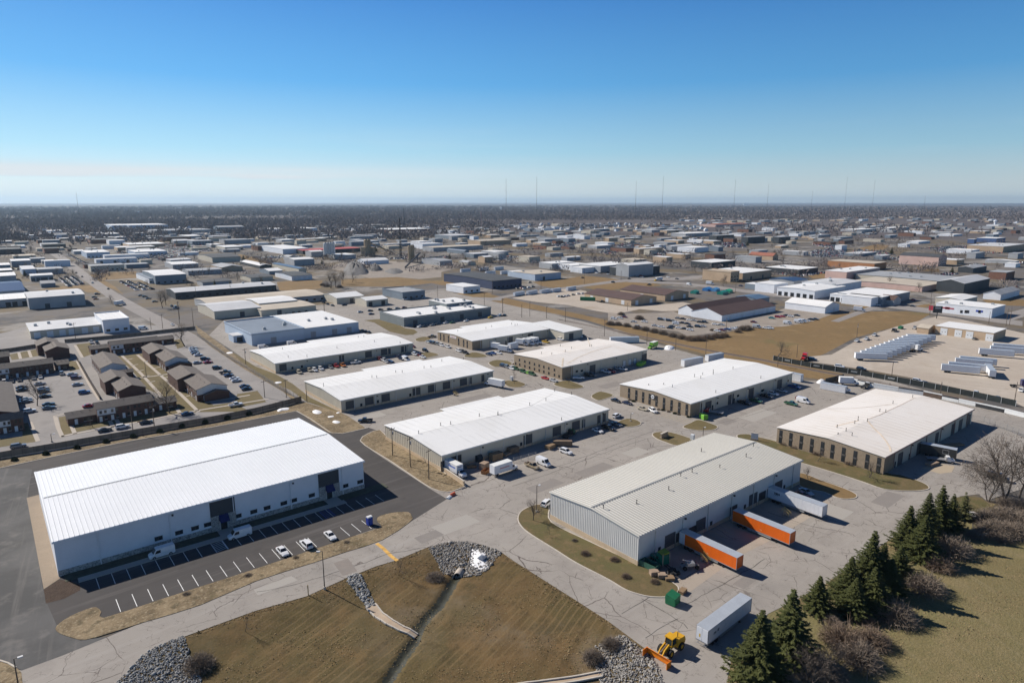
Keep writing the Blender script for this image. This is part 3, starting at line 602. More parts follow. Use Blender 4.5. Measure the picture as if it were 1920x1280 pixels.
KB = warehouse('cream roofed warehouse with brown stained seams and tall end windows, beside the bare trees', ('g', 875, 388), ('g', 70, 168), ('g', 1530, 28), 5.8, 1.15, brick=True, roof=WARM_ROOF, trim=RUSTTRIM, spouts=6,
              doors=[('g', 990, 400, 3.2), ('g', 1130, 320, 3.0), ('g', 1385, 190, 3), ('g', 1440, 160, 3), ('g', 1500, 130, 3), ('g', 1265, 240, 2.4)], mans=[('g', 1060, 375), ('g', 955, 420)], wins=[('g', 935, 400)],
              strips=[('g', a, c) for a, c in ((97, 215), (172, 238), (250, 262), (330, 280), (410, 300), (485, 320), (568, 345), (655, 370), (745, 400), (832, 430))],
              vents=[('g', 675, 110, 1.3), ('g', 745, 120), ('g', 838, 45), ('g', 882, 50), ('5', 658, 838), ('5', 815, 790), ('g', 630, 225), ('g', 585, 190), ('g', 525, 215, .4), ('g', 650, 135), ('g', 518, 165)])

# stains along the roof drains of the two cream roofs
def roof_streak(b, k, lst, wdt=.45, c=(.50, .42, .34)):
 m = MB(); P = [on_roof(b, k, x, y) for x, y in lst]
 for p, q in zip(P, P[1:]):
  d = (Vector(q) - Vector(p)); d.z = 0; d.normalize(); n = Vector((-d.y, d.x, 0)) * wdt / 2
  u = Vector((0, 0, .035)); p, q = Vector(p) + u, Vector(q) + u
  m.add([p - n, q - n, q + n, p + n], [(0, 1, 2, 3)])
 for o in b['o'].children:
  if o.name.startswith('roof'): m.build('roof_seam', mat('roof_stain_%d' % int(sum(c) * 100), c, .8, (.5, .25)), o); break
roof_streak(KB, '5', [(455, 975), (500, 1030), (560, 1085), (605, 1140), (635, 1190), (640, 1225)], .6, (.66, .555, .44)); roof_streak(KB, '5', [(130, 878), (300, 878), (440, 868), (650, 845)], .3)
roof_streak(KB, '5', [(455, 965), (560, 925), (620, 895), (720, 850), (830, 795), (1000, 795)], .35, (.5, .42, .36)); roof_streak(KB, '5', [(200, 1020), (290, 995), (380, 975)], .5, (.68, .56, .43))
roof_streak(IB, '3', [(1255, 545), (1262, 480), (1275, 420)], .8, (.62, .53, .42)); roof_streak(IB, '3', [(1290, 520), (1380, 470), (1500, 420), (1650, 380)], .7, (.66, .58, .48)); roof_streak(IB, '3', [(1480, 375), (1465, 340), (1458, 312)], .5, (.66, .58, .48))
roof_streak(CB, '3', [(110, 1078), (360, 1015), (740, 930), (1000, 860), (1180, 760)], .25, (.55, .54, .52));

# round emblem on the brick end of the J warehouse
yy, zz = onX('4', 362, 782, JB['x']); m = MB()
m.tube((-.35, yy - JB['y'], zz), (-.2, yy - JB['y'], zz), 1.15, n=20); sg = m.build('emblem', DARKM, JB['o'])
m = MB(); m.tube((-.42, yy - JB['y'], zz), (-.351, yy - JB['y'], zz), .85, n=20); m.build('emblem_face', mat('white_sign', (.7, .7, .7), .5), sg)
m = MB(); m.box(-.46, -.421, yy - JB['y'] - .5, yy - JB['y'] + .5, zz - .15, zz + .15); m.build('emblem_mark', DARKM, sg)
# small sign on the brick end of the H warehouse
yy, zz = onX('3', 385, 305, HB['x']); m = MB(); m.box(-.25, -.142, yy - HB['y'] - 3.2, yy - HB['y'] + 3.2, zz - .7, zz + .7); sg = m.build('wall_sign', mat('white_sign', (.7, .7, .7), .5), HB['o'])
m = MB()
for i in range(7): m.box(-.28, -.251, yy - HB['y'] - 2.4 + i * .72, yy - HB['y'] - 1.95 + i * .72, zz - .3, zz + .3)
m.build('sign_lettering', mat('faded_red', (.5, .22, .18), .6), sg)
# projecting wing of the H warehouse
x, y, w, d = dims(('3', 1270, 270), ('3', 1190, 246), ('3', 1420, 246), 5.2)
m = MB(); m.box(x - HB['x'], x - HB['x'] + w, y - HB['y'], -.01, 0, 5.15); m.build('side_wing_wall', BEIGE, HB['o'])
m = MB(); W0 = x - HB['x']; m.add([(W0 - .3, y - HB['y'] - .3, 5.2), (W0 + w + .3, y - HB['y'] - .3, 5.2), (W0 + w + .3, HB['d'] / 2, 6.42), (W0 - .3, HB['d'] / 2, 6.42)] + [(W0 - .3, y - HB['y'] - .3, 5.4), (W0 + w + .3, y - HB['y'] - .3, 5.4), (W0 + w + .3, HB['d'] / 2, 6.6), (W0 - .3, HB['d'] / 2, 6.6)],
      [(0, 3, 2, 1), (4, 5, 6, 7), (0, 1, 5, 4), (1, 2, 6, 5), (2, 3, 7, 6), (3, 0, 4, 7)]); m.build('side_wing_roof', WHITE_ROOF, HB['o'])
m = MB(); xx = onY('3', 1327, 300, y)[0] - HB['x']; m.box(xx - 1.9, xx + 1.9, y - HB['y'] - .08, y - HB['y'] - .005, .02, 4); m.build('overhead_door', DOORG, HB['o'])

# entrances, stone wainscot and small windows of the big white warehouse
o, ax, ay, aw = A['o'], A['x'], A['y'], A['w']
ents = []
for k, xa, xb, Y in (('a', 1565, 1755, 700), ('c', 462, 617, 500)):
 e0, e1 = onY(k, xa, Y, ay)[0] - ax, onY(k, xb, Y - 20, ay)[0] - ax; ents.append((e0, e1)); c = (e0 + e1) / 2
 m = MB(); m.box(e0, e1, -.09, -.005, 4.2, 8.35); m.build('entrance_panel', mat('charcoal_panel', (.055, .063, .072), .6, (.3, .1)), o)
 m = MB(); m.box(e0, e0 + 1.9, -.35, -.006, 0, 4.19); m.box(e1 - 1.9, e1, -.35, -.006, 0, 4.19); m.build('stone_pier', STONE, o)
 m = MB(); m.box(e0 + 1.92, e1 - 1.92, -.1, -.007, 0, 2.7); gl = m.build('shop_front', GLASS, o)
 m = MB()
 for t in (e0 + 2.0, c - .9, c + .9, e1 - 2.0): m.box(t - .07, t + .07, -.16, -.101, 0, 2.7)
 m.box(e0 + 1.92, e1 - 1.92, -.15, -.102, 2.55, 2.7); m.build('door_frame', TRIM, gl)
 m = MB(); m.extrude([(-.1, 2.75), (-.1, 4.2), (-.3, 4.25), (-1.9, 2.85), (-1.9, 2.7)], e0 + 1.95, e1 - 1.95, 'x'); m.build('awning', NAVY, o)
segs = [(.0, ents[0][0]), (ents[0][1], ents[1][0]), (ents[1][1], aw + .1)]
m = MB()
for s0, s1 in segs: m.box(s0 + .02, s1 - .02, -.16, -.004, 0, 1.35)
m.build('stone_wainscot', STONE, o)
for k, X, Y in [('a', 1192, 1013), ('a', 1345, 970), ('a', 1465, 937), ('a', 1560, 912), ('a', 1787, 850), ('a', 1905, 815), ('c', 85, 788), ('c', 210, 752), ('c', 285, 732), ('c', 420, 695), ('c', 672, 625), ('c', 782, 596)]:
 xx, zz = onY(k, X, Y, ay); xx -= ax
 m = MB(); m.box(xx - .9, xx + .9, -.06, -.003, 1.95, 2.95); wi = m.build('window', GLASS, o)
 m = MB(); m.box(xx - .03, xx + .03, -.1, -.061, 1.95, 2.95); m.box(xx - .95, xx + .95, -.1, -.005, 2.96, 3.06); m.build('window_frame', DARKTRIM, wi)
# sidewalk, lawn strip and stall lines in front of it
def onfloor(x0, x1, y0, y1, z, m, name, kind='structure'):
 b = MB(); b.add([(x0, y0, z), (x1, y0, z), (x1, y1, z), (x0, y1, z)], [(0, 1, 2, 3)]); return tag(b.build(name, m), kind=kind)
sx0, sx1 = at('b', 585, 345).x, at('c', 670, 720).x
sy0, sy1 = at('c', 330, 835).y, at('c', 330, 800).y
m = MB(); m.box(sx0, sx1, sy0, sy0 + 2.2, 0, .16); tag(m.build('sidewalk', WALK), kind='structure')
m = MB(); m.box(ax + 1, ax + aw + 6, sy0 + 2.21, ay - .2, 0, .13); tag(m.build('lawn_strip', mat('young_lawn', (.075, .08, .055), .9, (.8, .25)) ), kind='structure')
for e0, e1 in ents:
 c = (e0 + e1) / 2; m = MB(); m.box(ax + c - 2, ax + c + 2, sy0 + 2.2, ay - .4, .0, .165); tag(m.build('entrance_walk', WALK), kind='structure')
STALL = 3.06
def line_strip(name, x0, n, step, y0, y1, z=.018, m=PAINTW, wd=.13, slant=0, skip=()):
 b = MB()
 for i in range(n):
  if i in skip: continue
  X = x0 + i * step; b.add([(X - wd / 2, y0, z), (X + wd / 2, y0, z), (X + wd / 2 + slant, y1, z), (X - wd / 2 + slant, y1, z)], [(0, 1, 2, 3)])
 return tag(b.build(name, m), kind='structure')
fx = at('b', 905, 585).x; fy0 = at('b', 905, 585).y; fy1 = at('b', 873, 490).y
line_strip('parking_lines', fx, 15, STALL, fy0, fy1)
lx_ = at('c', 883, 935).x
line_strip('parking_lines', lx_, 1, STALL, fy0, fy1); line_strip('parking_lines', at('c', 803, 960).x, 1, 3, fy0, fy1); line_strip('parking_lines', at('c', 715, 985).x, 1, 3, fy0, fy1)
rx = at('b', 743, 400).x
line_strip('parking_lines', rx, 24, STALL, sy0 - 5.6, sy0 - .1, skip=(8,))
for k, X, Y, mm in (('a', 1640, 1050, PAINTW), ('c', 535, 810, PAINTB)):
 p = at(k, X, Y); b = MB()
 for i in range(6): b.beam((p.x - 1.2, sy0 - 5.2 + i * .85, .02), (p.x + 1.2, sy0 - 4.6 + i * .85, .02), .14, .002)
 b.beam((p.x - 1.3, sy0 - 5.5, .021), (p.x - 1.3, sy0 - .2, .021), .14, .002); b.beam((p.x + 1.3, sy0 - 5.5, .021), (p.x + 1.3, sy0 - .2, .021), .14, .002)
 tag(b.build('access_hatching', mm), kind='structure')
# ------------------------------------------------------------------ vehicles (local +X is forwards)
TYRE = mat('tyre_rubber', (.02, .02, .02), .85); RIM = mat('wheel_rim', (.35, .35, .36), .35, metal=.8); CARGLASS = mat('car_glass', (.015, .02, .025), .08, spec=.7)
CHASSIS = mat('chassis_black', (.03, .03, .03), .7, (2, .3)); LAMP = mat('headlamp', (.75, .75, .72), .2); TAIL = mat('tail_lamp', (.35, .02, .02), .3)
PAINT = {}
for nm, c in dict(white=(.78, .78, .78), silver=(.45, .46, .47), grey=(.20, .21, .215), black=(.018, .019, .021), navy=(.02, .03, .075), blue=(.03, .08, .25), red=(.42, .025, .022), maroon=(.13, .018, .022),
                  beige=(.50, .44, .33), tan=(.34, .27, .17), green=(.03, .11, .05), orange=(.55, .17, .03), teal=(.06, .24, .25), lime=(.22, .50, .05), yellow=(.65, .42, .05)).items():
 PAINT[nm] = mat(nm + '_car_paint', c, .28, (.9, .05), spec=.5, coat=.6)
def loft(m, st, mi=0):
 """st: stations (x, half width, z bottom, z top, top half width)"""
 n = len(st); vs = []
 for x, w, zb, zt, wt in st:
  zm = zb + (zt - zb) * .55
  vs += [(x, -w * .9, zb), (x, -w, zm), (x, -wt, zt), (x, wt, zt), (x, w, zm), (x, w * .9, zb)]
 fs = []
 for i in range(n - 1):
  for k in range(6): fs.append((i * 6 + k, i * 6 + (k + 1) % 6, (i + 1) * 6 + (k + 1) % 6, (i + 1) * 6 + k))
 fs += [tuple(range(5, -1, -1)), tuple(range((n - 1) * 6, n * 6))]
 m.add(vs, fs, mi)
def cabin(body, gl, xb0, xb1, xt0, xt1, zb, zt, wb, wt):
 """roof on body material, four panes (each its own MB in gl) just inside the pillars"""
 B = [(xb0, -wb, zb), (xb1, -wb, zb), (xb1, wb, zb), (xb0, wb, zb)]; T = [(xt0, -wt, zt), (xt1, -wt, zt), (xt1, wt, zt), (xt0, wt, zt)]
 body.add(B + T, [(4, 5, 6, 7), (0, 1, 5, 4), (1, 2, 6, 5), (2, 3, 7, 6), (3, 0, 4, 7)])
 def pane(name, q, n):
  q = [Vector(v) for v in q]; c = sum(q, Vector()) / 4; nrm = Vector(n) * .018
  q = [c + (v - c) * .9 + nrm for v in q]; p = MB(); p.add(q + [v - nrm * .9 for v in q], [(0, 1, 2, 3), (0, 4, 5, 1), (1, 5, 6, 2), (2, 6, 7, 3), (3, 7, 4, 0)]); gl.append((name, p))
 pane('windscreen', [B[1], B[2], T[2], T[1]], (.8, 0, .5)); pane('rear_window', [B[3], B[0], T[0], T[3]], (-.8, 0, .5))
 pane('side_window', [B[0], B[1], T[1], T[0]], (0, -1, .3)); pane('side_window', [B[2], B[3], T[3], T[2]], (0, 1, .3))
def wheel(x, y, r=.34, w=.22):
 m = MB(); m.tube((x, y - w / 2, r), (x, y + w / 2, r), r, n=12)
 s = 1 if y > 0 else -1; q = MB(); q.tube((x, y + s * w / 2 - s * .02, r), (x, y + s * (w / 2 + .015), r), r * .62, n=10)
 return m, q
def car_parts(kind):
 b = MB(); gl = []; wh = []; ex = []
 if kind == 'sedan':
  loft(b, [(-2.36, .72, .42, .82, .66), (-2.25, .86, .3, .95, .78), (-1.55, .91, .24, 1.0, .82), (.75, .91, .22, .96, .82), (1.5, .9, .24, .9, .8), (2.18, .84, .28, .74, .7), (2.36, .72, .38, .62, .6)])
  cabin(b, gl, -1.75, 1.0, -.95, .15, .93, 1.43, .8, .6); wh = [(1.42, .8), (1.42, -.8), (-1.42, .8), (-1.42, -.8)]
 elif kind == 'suv':
  loft(b, [(-2.4, .78, .42, 1.0, .74), (-2.3, .9, .32, 1.1, .84), (-1.5, .94, .28, 1.12, .86), (.8, .94, .26, 1.08, .86), (1.6, .93, .28, 1.04, .84), (2.2, .88, .32, .92, .78), (2.38, .78, .42, .78, .7)])
  cabin(b, gl, -2.3, 1.05, -1.95, .35, 1.06, 1.72, .85, .68); wh = [(1.45, .83), (1.45, -.83), (-1.45, .83), (-1.45, -.83)]
 elif kind == 'pickup':
  loft(b, [(-.75, .95, .42, 1.12, .92), (.9, .97, .4, 1.1, .92), (1.9, .96, .42, 1.08, .9), (2.65, .94, .45, 1.0, .86), (2.82, .85, .5, .88, .8)])
  cabin(b, gl, -.7, 1.35, -.5, .75, 1.1, 1.85, .88, .7)
  b.box(-2.85, -.76, -.96, -.84, .55, 1.1); b.box(-2.85, -.76, .84, .96, .55, 1.1); b.box(-2.85, -2.75, -.839, .839, .55, 1.08); b.box(-2.74, -.77, -.838, .838, .55, .72); wh = [(1.85, .84), (1.85, -.84), (-1.75, .84), (-1.75, -.84)]
 elif kind == 'van':
  loft(b, [(-2.85, .9, .42, 2.3, .82), (-2.75, .98, .36, 2.42, .86), (1.0, .98, .34, 2.42, .86), (1.25, .98, .34, 2.36, .84), (1.95, .97, .34, 1.35, .88), (2.7, .92, .36, 1.12, .8), (2.85, .82, .45, .9, .74)])
  for nm, q in (('windscreen', [(1.33, -.76, 2.26), (1.95, -.8, 1.42), (1.95, .8, 1.42), (1.33, .76, 2.26)]), ('side_window', [(.35, -.985, 1.4), (1.65, -.985, 1.4), (1.2, -.93, 2.1), (.35, -.93, 2.1)]), ('side_window', [(1.65, .985, 1.4), (.35, .985, 1.4), (.35, .93, 2.1), (1.2, .93, 2.1)])):
   c = sum((Vector(v) for v in q), Vector()) / 4; nn = Vector((.05, 0, .04)) if nm == 'windscreen' else Vector((0, .03 if c.y > 0 else -.03, 0))
   p = MB(); p.add([Vector(v) + nn for v in q] + [Vector(v) - nn * .2 for v in q], [(0, 1, 2, 3), (0, 4, 5, 1), (1, 5, 6, 2), (2, 6, 7, 3), (3, 7, 4, 0)]); gl.append((nm, p))
  wh = [(1.85, .85), (1.85, -.85), (-1.8, .85), (-1.8, -.85)]
 return b, gl, wh
CARM = {}
for kd in ('sedan', 'suv', 'pickup', 'van'):
 b, gl, wh = car_parts(kd); r = .34 if kd == 'sedan' else .39
 body = b.mesh(kd + '_body', [PAINT['white']])
 parts = [(n, g.mesh(kd + '_' + n, [CARGLASS])) for n, g in gl]
 lo = MB()                                                        # one-mesh copy for the small far ones
 lo.v, lo.f, lo.m = list(b.v), list(b.f), list(b.m)
 for n, g in gl: lo.add(g.v, g.f, 1)
 wl_ = []
 for x, y in wh:
  t, q = wheel(x, y, r); wl_.append((t.mesh(kd + '_wheel', [TYRE]), q.mesh(kd + '_rim', [RIM]))); lo.add(t.v, t.f, 2)
 lamps = []
 zf = .62 if kd == 'sedan' else .85; xf = {'sedan': 2.3, 'suv': 2.32, 'pickup': 2.78, 'van': 2.76}[kd]
 for s in (-1, 1):
  m = MB(); m.box(xf - .06, xf + .05, s * .62 - .16, s * .62 + .16, zf, zf + .14); lamps.append(('headlight', m.mesh('headlight', [LAMP])))
  xr = {'sedan': -2.32, 'suv': -2.36, 'pickup': -2.84, 'van': -2.84}[kd]; m = MB(); m.box(xr - .05, xr + .05, s * .74 - .1, s * .74 + .1, zf + .1, zf + .3); lamps.append(('tail_light', m.mesh('tail_light', [TAIL])))
 CARM[kd] = (body, parts, wl_, lamps, lo.mesh(kd + '_small', [PAINT['white'], CARGLASS, TYRE]))
PMESH = {}
def painted(me, c):
 if (me.name, c) not in PMESH:
  q = me.copy(); q.materials[0] = PAINT[c]; PMESH[(me.name, c)] = q
 return PMESH[(me.name, c)]
KINDN = {'sedan': 'sedan', 'suv': 'suv', 'pickup': 'pickup_truck', 'van': 'cargo_van'}
KINDL = {'sedan': 'sedan', 'suv': 'SUV', 'pickup': 'pickup truck', 'van': 'van'}
KCAT = {'sedan': 'car', 'suv': 'car', 'pickup': 'pickup', 'van': 'van'}
def car(kind, color, p, rz, label, group=None, full=True):
 body, parts, whs, lamps, lo = CARM[kind]
 z = p[2] if len(p) > 2 else 0
 if not full:
  o = obj(KINDN[kind], painted(lo, color), None, (p[0], p[1], z), rz); return tag(o, label, KCAT[kind], group)
 o = thing(KINDN[kind], label, KCAT[kind], (p[0], p[1], z), rz, group)
 obj('body', painted(body, color), o)
 for n, me in parts: obj(n, me, o)
 for me, rm in whs: obj('rim', rm, obj('wheel', me, o))
 for n, me in lamps: obj(n, me, o)
 return o
ORD = ['first', 'second', 'third', 'fourth', 'fifth', 'sixth', 'seventh', 'eighth', 'ninth', 'tenth', 'eleventh', 'twelfth', '13th', '14th', '15th', '16th', '17th', '18th', '19th', '20th']
K1 = {'s': 'sedan', 'u': 'suv', 'p': 'pickup', 'v': 'van'}
C1 = {'w': 'white', 's': 'silver', 'g': 'grey', 'k': 'black', 'n': 'navy', 'b': 'blue', 'r': 'red', 'm': 'maroon', 'e': 'beige', 't': 'tan', 'G': 'green', 'o': 'orange', 'T': 'teal', 'l': 'lime', 'y': 'yellow'}
def cars(k, rows, rz, where, group, full=True, z=.01, jit=.05):
 """rows: string of entries 'x,y,colour+kind[,turn]' in pixels of crop k; each car is told apart by its colour, kind and order from the left"""
 L = []
 for e in rows.split():
  q = e.split(','); L.append((float(q[0]), float(q[1]), C1[q[2][0]], K1[q[2][1]], rz if len(q) < 4 else R_(float(q[3]))))
 L.sort(key=lambda t: t[0])
 cnt, seen = {}, {}
 for t in L: cnt[t[2:4]] = cnt.get(t[2:4], 0) + 1
 for x, y, c, kd, a in L:
  q = (c, kd); seen[q] = seen.get(q, 0) + 1; nm = f'{c} {KINDL[kd]}'
  if cnt[q] == 1: lb = f'{nm} {where}, the only one there'
  elif seen[q] == 1: lb = f'leftmost {nm} {where}'
  elif seen[q] == cnt[q]: lb = f'rightmost {nm} {where}'
  else: lb = f'{ORD[seen[q] - 1]} {nm} from the left {where}'
  p = at(k, x, y); p.z = z
  car(kd, c, p, a + rnd.uniform(-jit, jit), lb, group, full)
U, V, NU, NV = 0, -math.pi / 2, math.pi, math.pi / 2
G1 = 'cars parked at the warehouses'; G2 = 'cars at the townhouse estate'; G3 = 'cars on the auction lot'
# by the big white warehouse
car('van', 'white', at('a', 1215, 1125), NU + .03, 'high white cargo van in shade along the big warehouse kerb, nearest its left end', G1)
car('van', 'white', at('a', 1800, 985), NU, 'white ladder rack van in the shade beside the left blue entrance awning', G1)
for q in bpy.context.scene.objects: pass
car('sedan', 'white', at('c', 200, 1108), V + .02, 'leftmost white sedan in the marked stalls beside the straw strip', G1)
car('suv', 'white', at('c', 378, 1056), NV + .02, 'small white SUV with dark sunroof, in the stalls between two white sedans', G1)
car('sedan', 'white', at('c', 558, 990), V, 'rightmost white sedan in the marked stalls, close to the blue portable toilet', G1)
car('suv', 'white', at('e', 262, 745), U + .35, 'white SUV half hidden behind the left corner of the grey striped roof warehouse', G1)
car('sedan', 'silver', at('p', 1511, 925), V - .25, 'silver sedan in the shade beside the white dock trailer', G1)
car('sedan', 'red', at('p', 1505, 931), V - .2, 'red car in shade squeezed next to the white dock trailer', G1)
car('pickup', 'black', at('2', 1302, 985), R_(150), 'black pickup truck alone on the lane beside the dirt patch with snow', G1)
car('van', 'white', at('e', 235, 445), V + .02, 'plain white van in the middle yard next to an old tan pickup', G1)
car('pickup', 'tan', at('e', 152, 465), V + .05, 'old tan pickup truck with dark bed next to the plain white van', G1)
car('suv', 'white', at('e', 405, 358), V + .1, 'white estate car in the middle yard in front of junk piles and a pallet heap', G1)
cars('e', '785,88,wu,10 785,150,gs 722,178,kp 642,198,ws', V, 'at the far end of the middle beige warehouse', G1)
cars('2', '772,596,eu 855,580,eu 897,578,wu 945,568,wu 1022,554,gs 1065,545,rp 1120,540,op 1225,518,wp,5 1420,490,mu 1450,498,wp 1470,510,ss 1500,516,nu 1520,526,nu 1575,473,nu 1592,488,nu 1625,494,wv 1697,450,wu', V, 'along the car row by the wire fence warehouse', G1)
cars('2', '1280,262,ks 1305,268,ks 1330,274,ks', V, 'at the corner of the blue grey building', G1, False)
cars('2', '485,398,wv 715,367,wv', U, 'behind the white roof near the wire fence', G1, False)
cars('3', '185,352,ss 207,357,nu 230,362,ku 262,370,gu 292,378,wu 342,392,wu 430,424,wu 455,428,gu 482,440,ku 215,310,kp,0', V, 'before the recessed warehouse brick end', G1)
cars('3', '60,388,ms 80,447,ss 115,457,ms 140,472,ws 12,492,wu 160,422,ku', V, 'at the far end of the fence side warehouse', G1)
cars('3', '670,450,ns 700,442,bs 748,440,ws 840,428,ku 1125,352,yp 1240,332,wu 1395,308,wu 1423,303,ks', V, 'in the yard of the white box trucks', G1)
cars('3', '785,545,nu 815,553,gu 850,563,ws 885,568,Gu 945,590,Gu 985,600,ls 1015,610,Gu 1120,643,rs 1187,662,ss', V, 'before the two rows of small windows', G1)
cars('3', '1385,642,wp,-40 1465,620,ku 1500,618,gu 1605,592,wp 1645,583,rs 1702,565,ss', V, 'along the shaded side of the cream roof warehouse', G1)
cars('4', '62,823,ks 155,843,ns 278,890,es 360,905,wu,250', V, 'before the round black emblem', G1)
cars('4', '1090,842,kp 1182,826,Gp 1265,790,kp 1322,770,wu 1392,745,ss 1490,714,bp 1465,850,Gp 1562,832,wv 1545,812,mu', V, 'on the lot beside the emblem warehouse', G1)
cars('4', '25,588,ru 115,570,wp', V, 'under the cream roof warehouse by the lime stack', G1)
# estate
cars('1', '35,675,wu 95,668,ks 158,658,ks 270,645,gs 325,635,ss 495,608,gu', V, 'in the row below the brick terrace left', G2)
cars('1', '175,717,ks 178,737,ks 320,688,ss 345,725,ss 350,748,ku 362,788,ks 208,812,ss 210,830,gs 390,852,ks 390,880,gs 236,907,wu', U, 'by the bare trees of the estate lot', G2, jit=.04)
cars('1', '578,612,ss 610,640,mu 622,694,ss 675,757,bu 712,865,rs', U, 'on the right side of the estate lot', G2)
cars('1', '148,1190,gu 840,1060,ks 980,1034,wu 1170,997,ks 1500,928,ns', U, 'on the estate street along the wooden wall', G2)
cars('1', '732,356,wp 778,357,ks', V, 'between the terraces at the back', G2)
cars('1', '1545,402,ss 1547,415,ws 1555,428,ss 1565,442,gs 1588,456,ws 1640,488,ku 1665,514,rs 1580,518,ss', U, 'in the estate lane row beside the big bare tree', G2)
cars('2', '25,488,ns 115,560,ku 180,596,kp 210,620,ns 255,645,ws 270,662,ws 335,706,ns 352,728,ks', U, 'in the lower estate lane row', G2)
car('pickup', 'white', at('2', 265, 858), U, 'white pickup truck towing nothing on the estate street by the wall end', G2)
# auction lot
cars('4', '45,165,wu 95,157,ws 132,150,ms 205,188,ss 290,187,ws 375,220,ss 427,230,ws 420,170,ku 457,172,wu 490,180,ku 520,184,ks 560,160,gs 600,165,ks 655,175,ws 685,178,ss 540,192,ws 542,206,wu 597,198,ks 635,204,ks 495,238,ks 512,226,ks 567,238,ws 612,245,ks 655,227,ks 655,253,ws 720,227,ku 760,225,ss 735,190,ks 775,192,ku 857,208,ws 907,212,ss 240,230,gu', V + .25, 'on the auction lot', G3, False, -.04)
cars('4', '875,262,ws 912,255,ms 955,249,bs 995,243,ws 1030,240,ws 1165,190,ms 1190,234,sv 1265,240,ws 1297,242,wu 1310,158,Ts 1360,150,ru 1395,146,rs 1430,138,ks 1462,144,ws 1512,138,ks 1435,202,wv 1522,192,wv 1553,188,wv 1592,180,ws 1627,170,ks 1660,168,ks', V + .2, 'on the right half of the auction lot', G3, False, -.04)
cars('4', '1440,78,ks 1458,80,ks 1490,80,gs 1525,87,ws 1580,94,ks 1615,102,ws', V, 'beside the white gabled shed', G3, False, -.04)
# truck yard
cars('5', '370,343,wp 447,328,wp 512,296,wp', U + .1, 'in the gravel yard left of the trailer row', 'vehicles in the gravel truck yard', False, -.04)
cars('5', '230,550,wu 405,570,ku 15,492,ku 855,666,wu 915,682,ks 1315,766,wp 1500,804,ks', V + .1, 'behind the black banner fence', 'vehicles in the gravel truck yard', False, -.04)
car('suv', 'white', at('5', 1690, 740), U, 'white SUV at the right edge of the gravel yard', 'vehicles in the gravel truck yard', False)
car('sedan', 'grey', at('5', 1310, 325), U, 'grey car parked before the white doors of the tan truck shop', 'vehicles in the gravel truck yard', False)

# ------------------------------------------------------------------ trucks and trailers
TRW = mat('trailer_white', (.70, .71, .73), .4, (.5, .05)); TRROOF = mat('trailer_roof', (.50, .53, .56), .35, (.4, .08), metal=.3); TRO = mat('trailer_orange', (.72, .135, .012), .42, (.6, .06)); SKIRT = mat('trailer_skirt', (.30, .31, .31), .5); TRF = mat('trailer_trim', (.36, .36, .37), .4, metal=.4)
BLK = mat('black_lettering', (.03, .03, .04), .6)
def trailer_meshes(main, roof):
 L, w = 16.15, 1.3; out = []
 m = MB(); m.box(0, L, -w, w, 1.1, 4.05)
 for i in range(1, 14):
  for s in (-1, 1): m.box(i * L / 14 - .03, i * L / 14 + .03, s * w - .018, s * w + .018, 1.2, 4.0)
 out.append(('body', m.mesh('trailer_body', [main])))
 m = MB(); m.box(-.03, L + .03, -w - .02, w + .02, 4.055, 4.12); out.append(('roof', m.mesh('trailer_roof', [roof])))
 m = MB(); m.box(-.04, L + .04, -w - .03, w + .03, 1.0, 1.18)
 for x in (-.04, L - .08):
  for s in (-1, 1): m.box(x, x + .12, s * w - .03, s * w + .03, 1.19, 4.05)
 out.append(('rail', m.mesh('trailer_rail', [TRF])))
 m = MB(); m.box(.6, L - .5, -.5, .5, .85, 1.0); m.box(1.3, 4.2, -.9, .9, .55, .84); out.append(('undercarriage', m.mesh('undercarriage', [CHASSIS])))
 for s in (-1, 1):
  m = MB(); m.box(4.6, 11.2, s * 1.22 - .02, s * 1.22 + .02, .45, .98); out.append(('side_skirt', m.mesh('side_skirt', [SKIRT])))
  m = MB(); m.box(12.4, 12.6, s * .9 - .1, s * .9 + .1, 0.02, .99); m.box(12.25, 12.75, s * .9 - .2, s * .9 + .2, 0, .06); out.append(('landing_leg', m.mesh('landing_leg', [CHASSIS])))
  for x in (2.0, 3.3):
   m = MB(); m.tube((x, s * .75, .5), (x, s * 1.25, .5), .5, n=12); out.append(('wheel', m.mesh('trailer_wheel', [TYRE])))
  m = MB(); m.box(-.07, -.001, s * .64 - .6, s * .64 + .6, 1.25, 3.95); out.append(('rear_door', m.mesh('rear_door', [main])))
 m = MB(); m.box(-.12, -.05, -1.1, 1.1, .5, .62); m.box(-.1, -.03, -.8, -.7, .5, 1.0); m.box(-.1, -.03, .7, .8, .5, 1.0); out.append(('bumper', m.mesh('underride_bar', [TRF])))
 return out
TM = {'white': trailer_meshes(TRW, TRROOF), 'orange': trailer_meshes(TRO, TRROOF)}
def marks(o, side, x0, z0, hgt, widths, gap, m=BLK, y=1.3, dirn=1):
 """dark slanted letter strokes on a trailer side"""
 b = MB(); x = x0; s = side; yy = s * (y + .012)
 for wd in widths:
  b.add([(x, yy, z0), (x + dirn * wd, yy, z0), (x + dirn * (wd + .12), yy, z0 + hgt), (x + dirn * .12, yy, z0 + hgt)], [(0, 1, 2, 3)]); x += dirn * (wd + gap)
 return b.build('lettering', m, o)
def trailer(kind, rear, rz, label, group, full=True):
 """placed by the middle of its rear end"""
 o = thing('semi_trailer', label, 'trailer', rear, rz, group)
 for n, me in TM[kind]:
  if full or n in ('body', 'roof', 'rail', 'undercarriage', 'wheel'): obj(n, me, o)
 return o
GT = 'semi-trailers at the docks and in the yard'
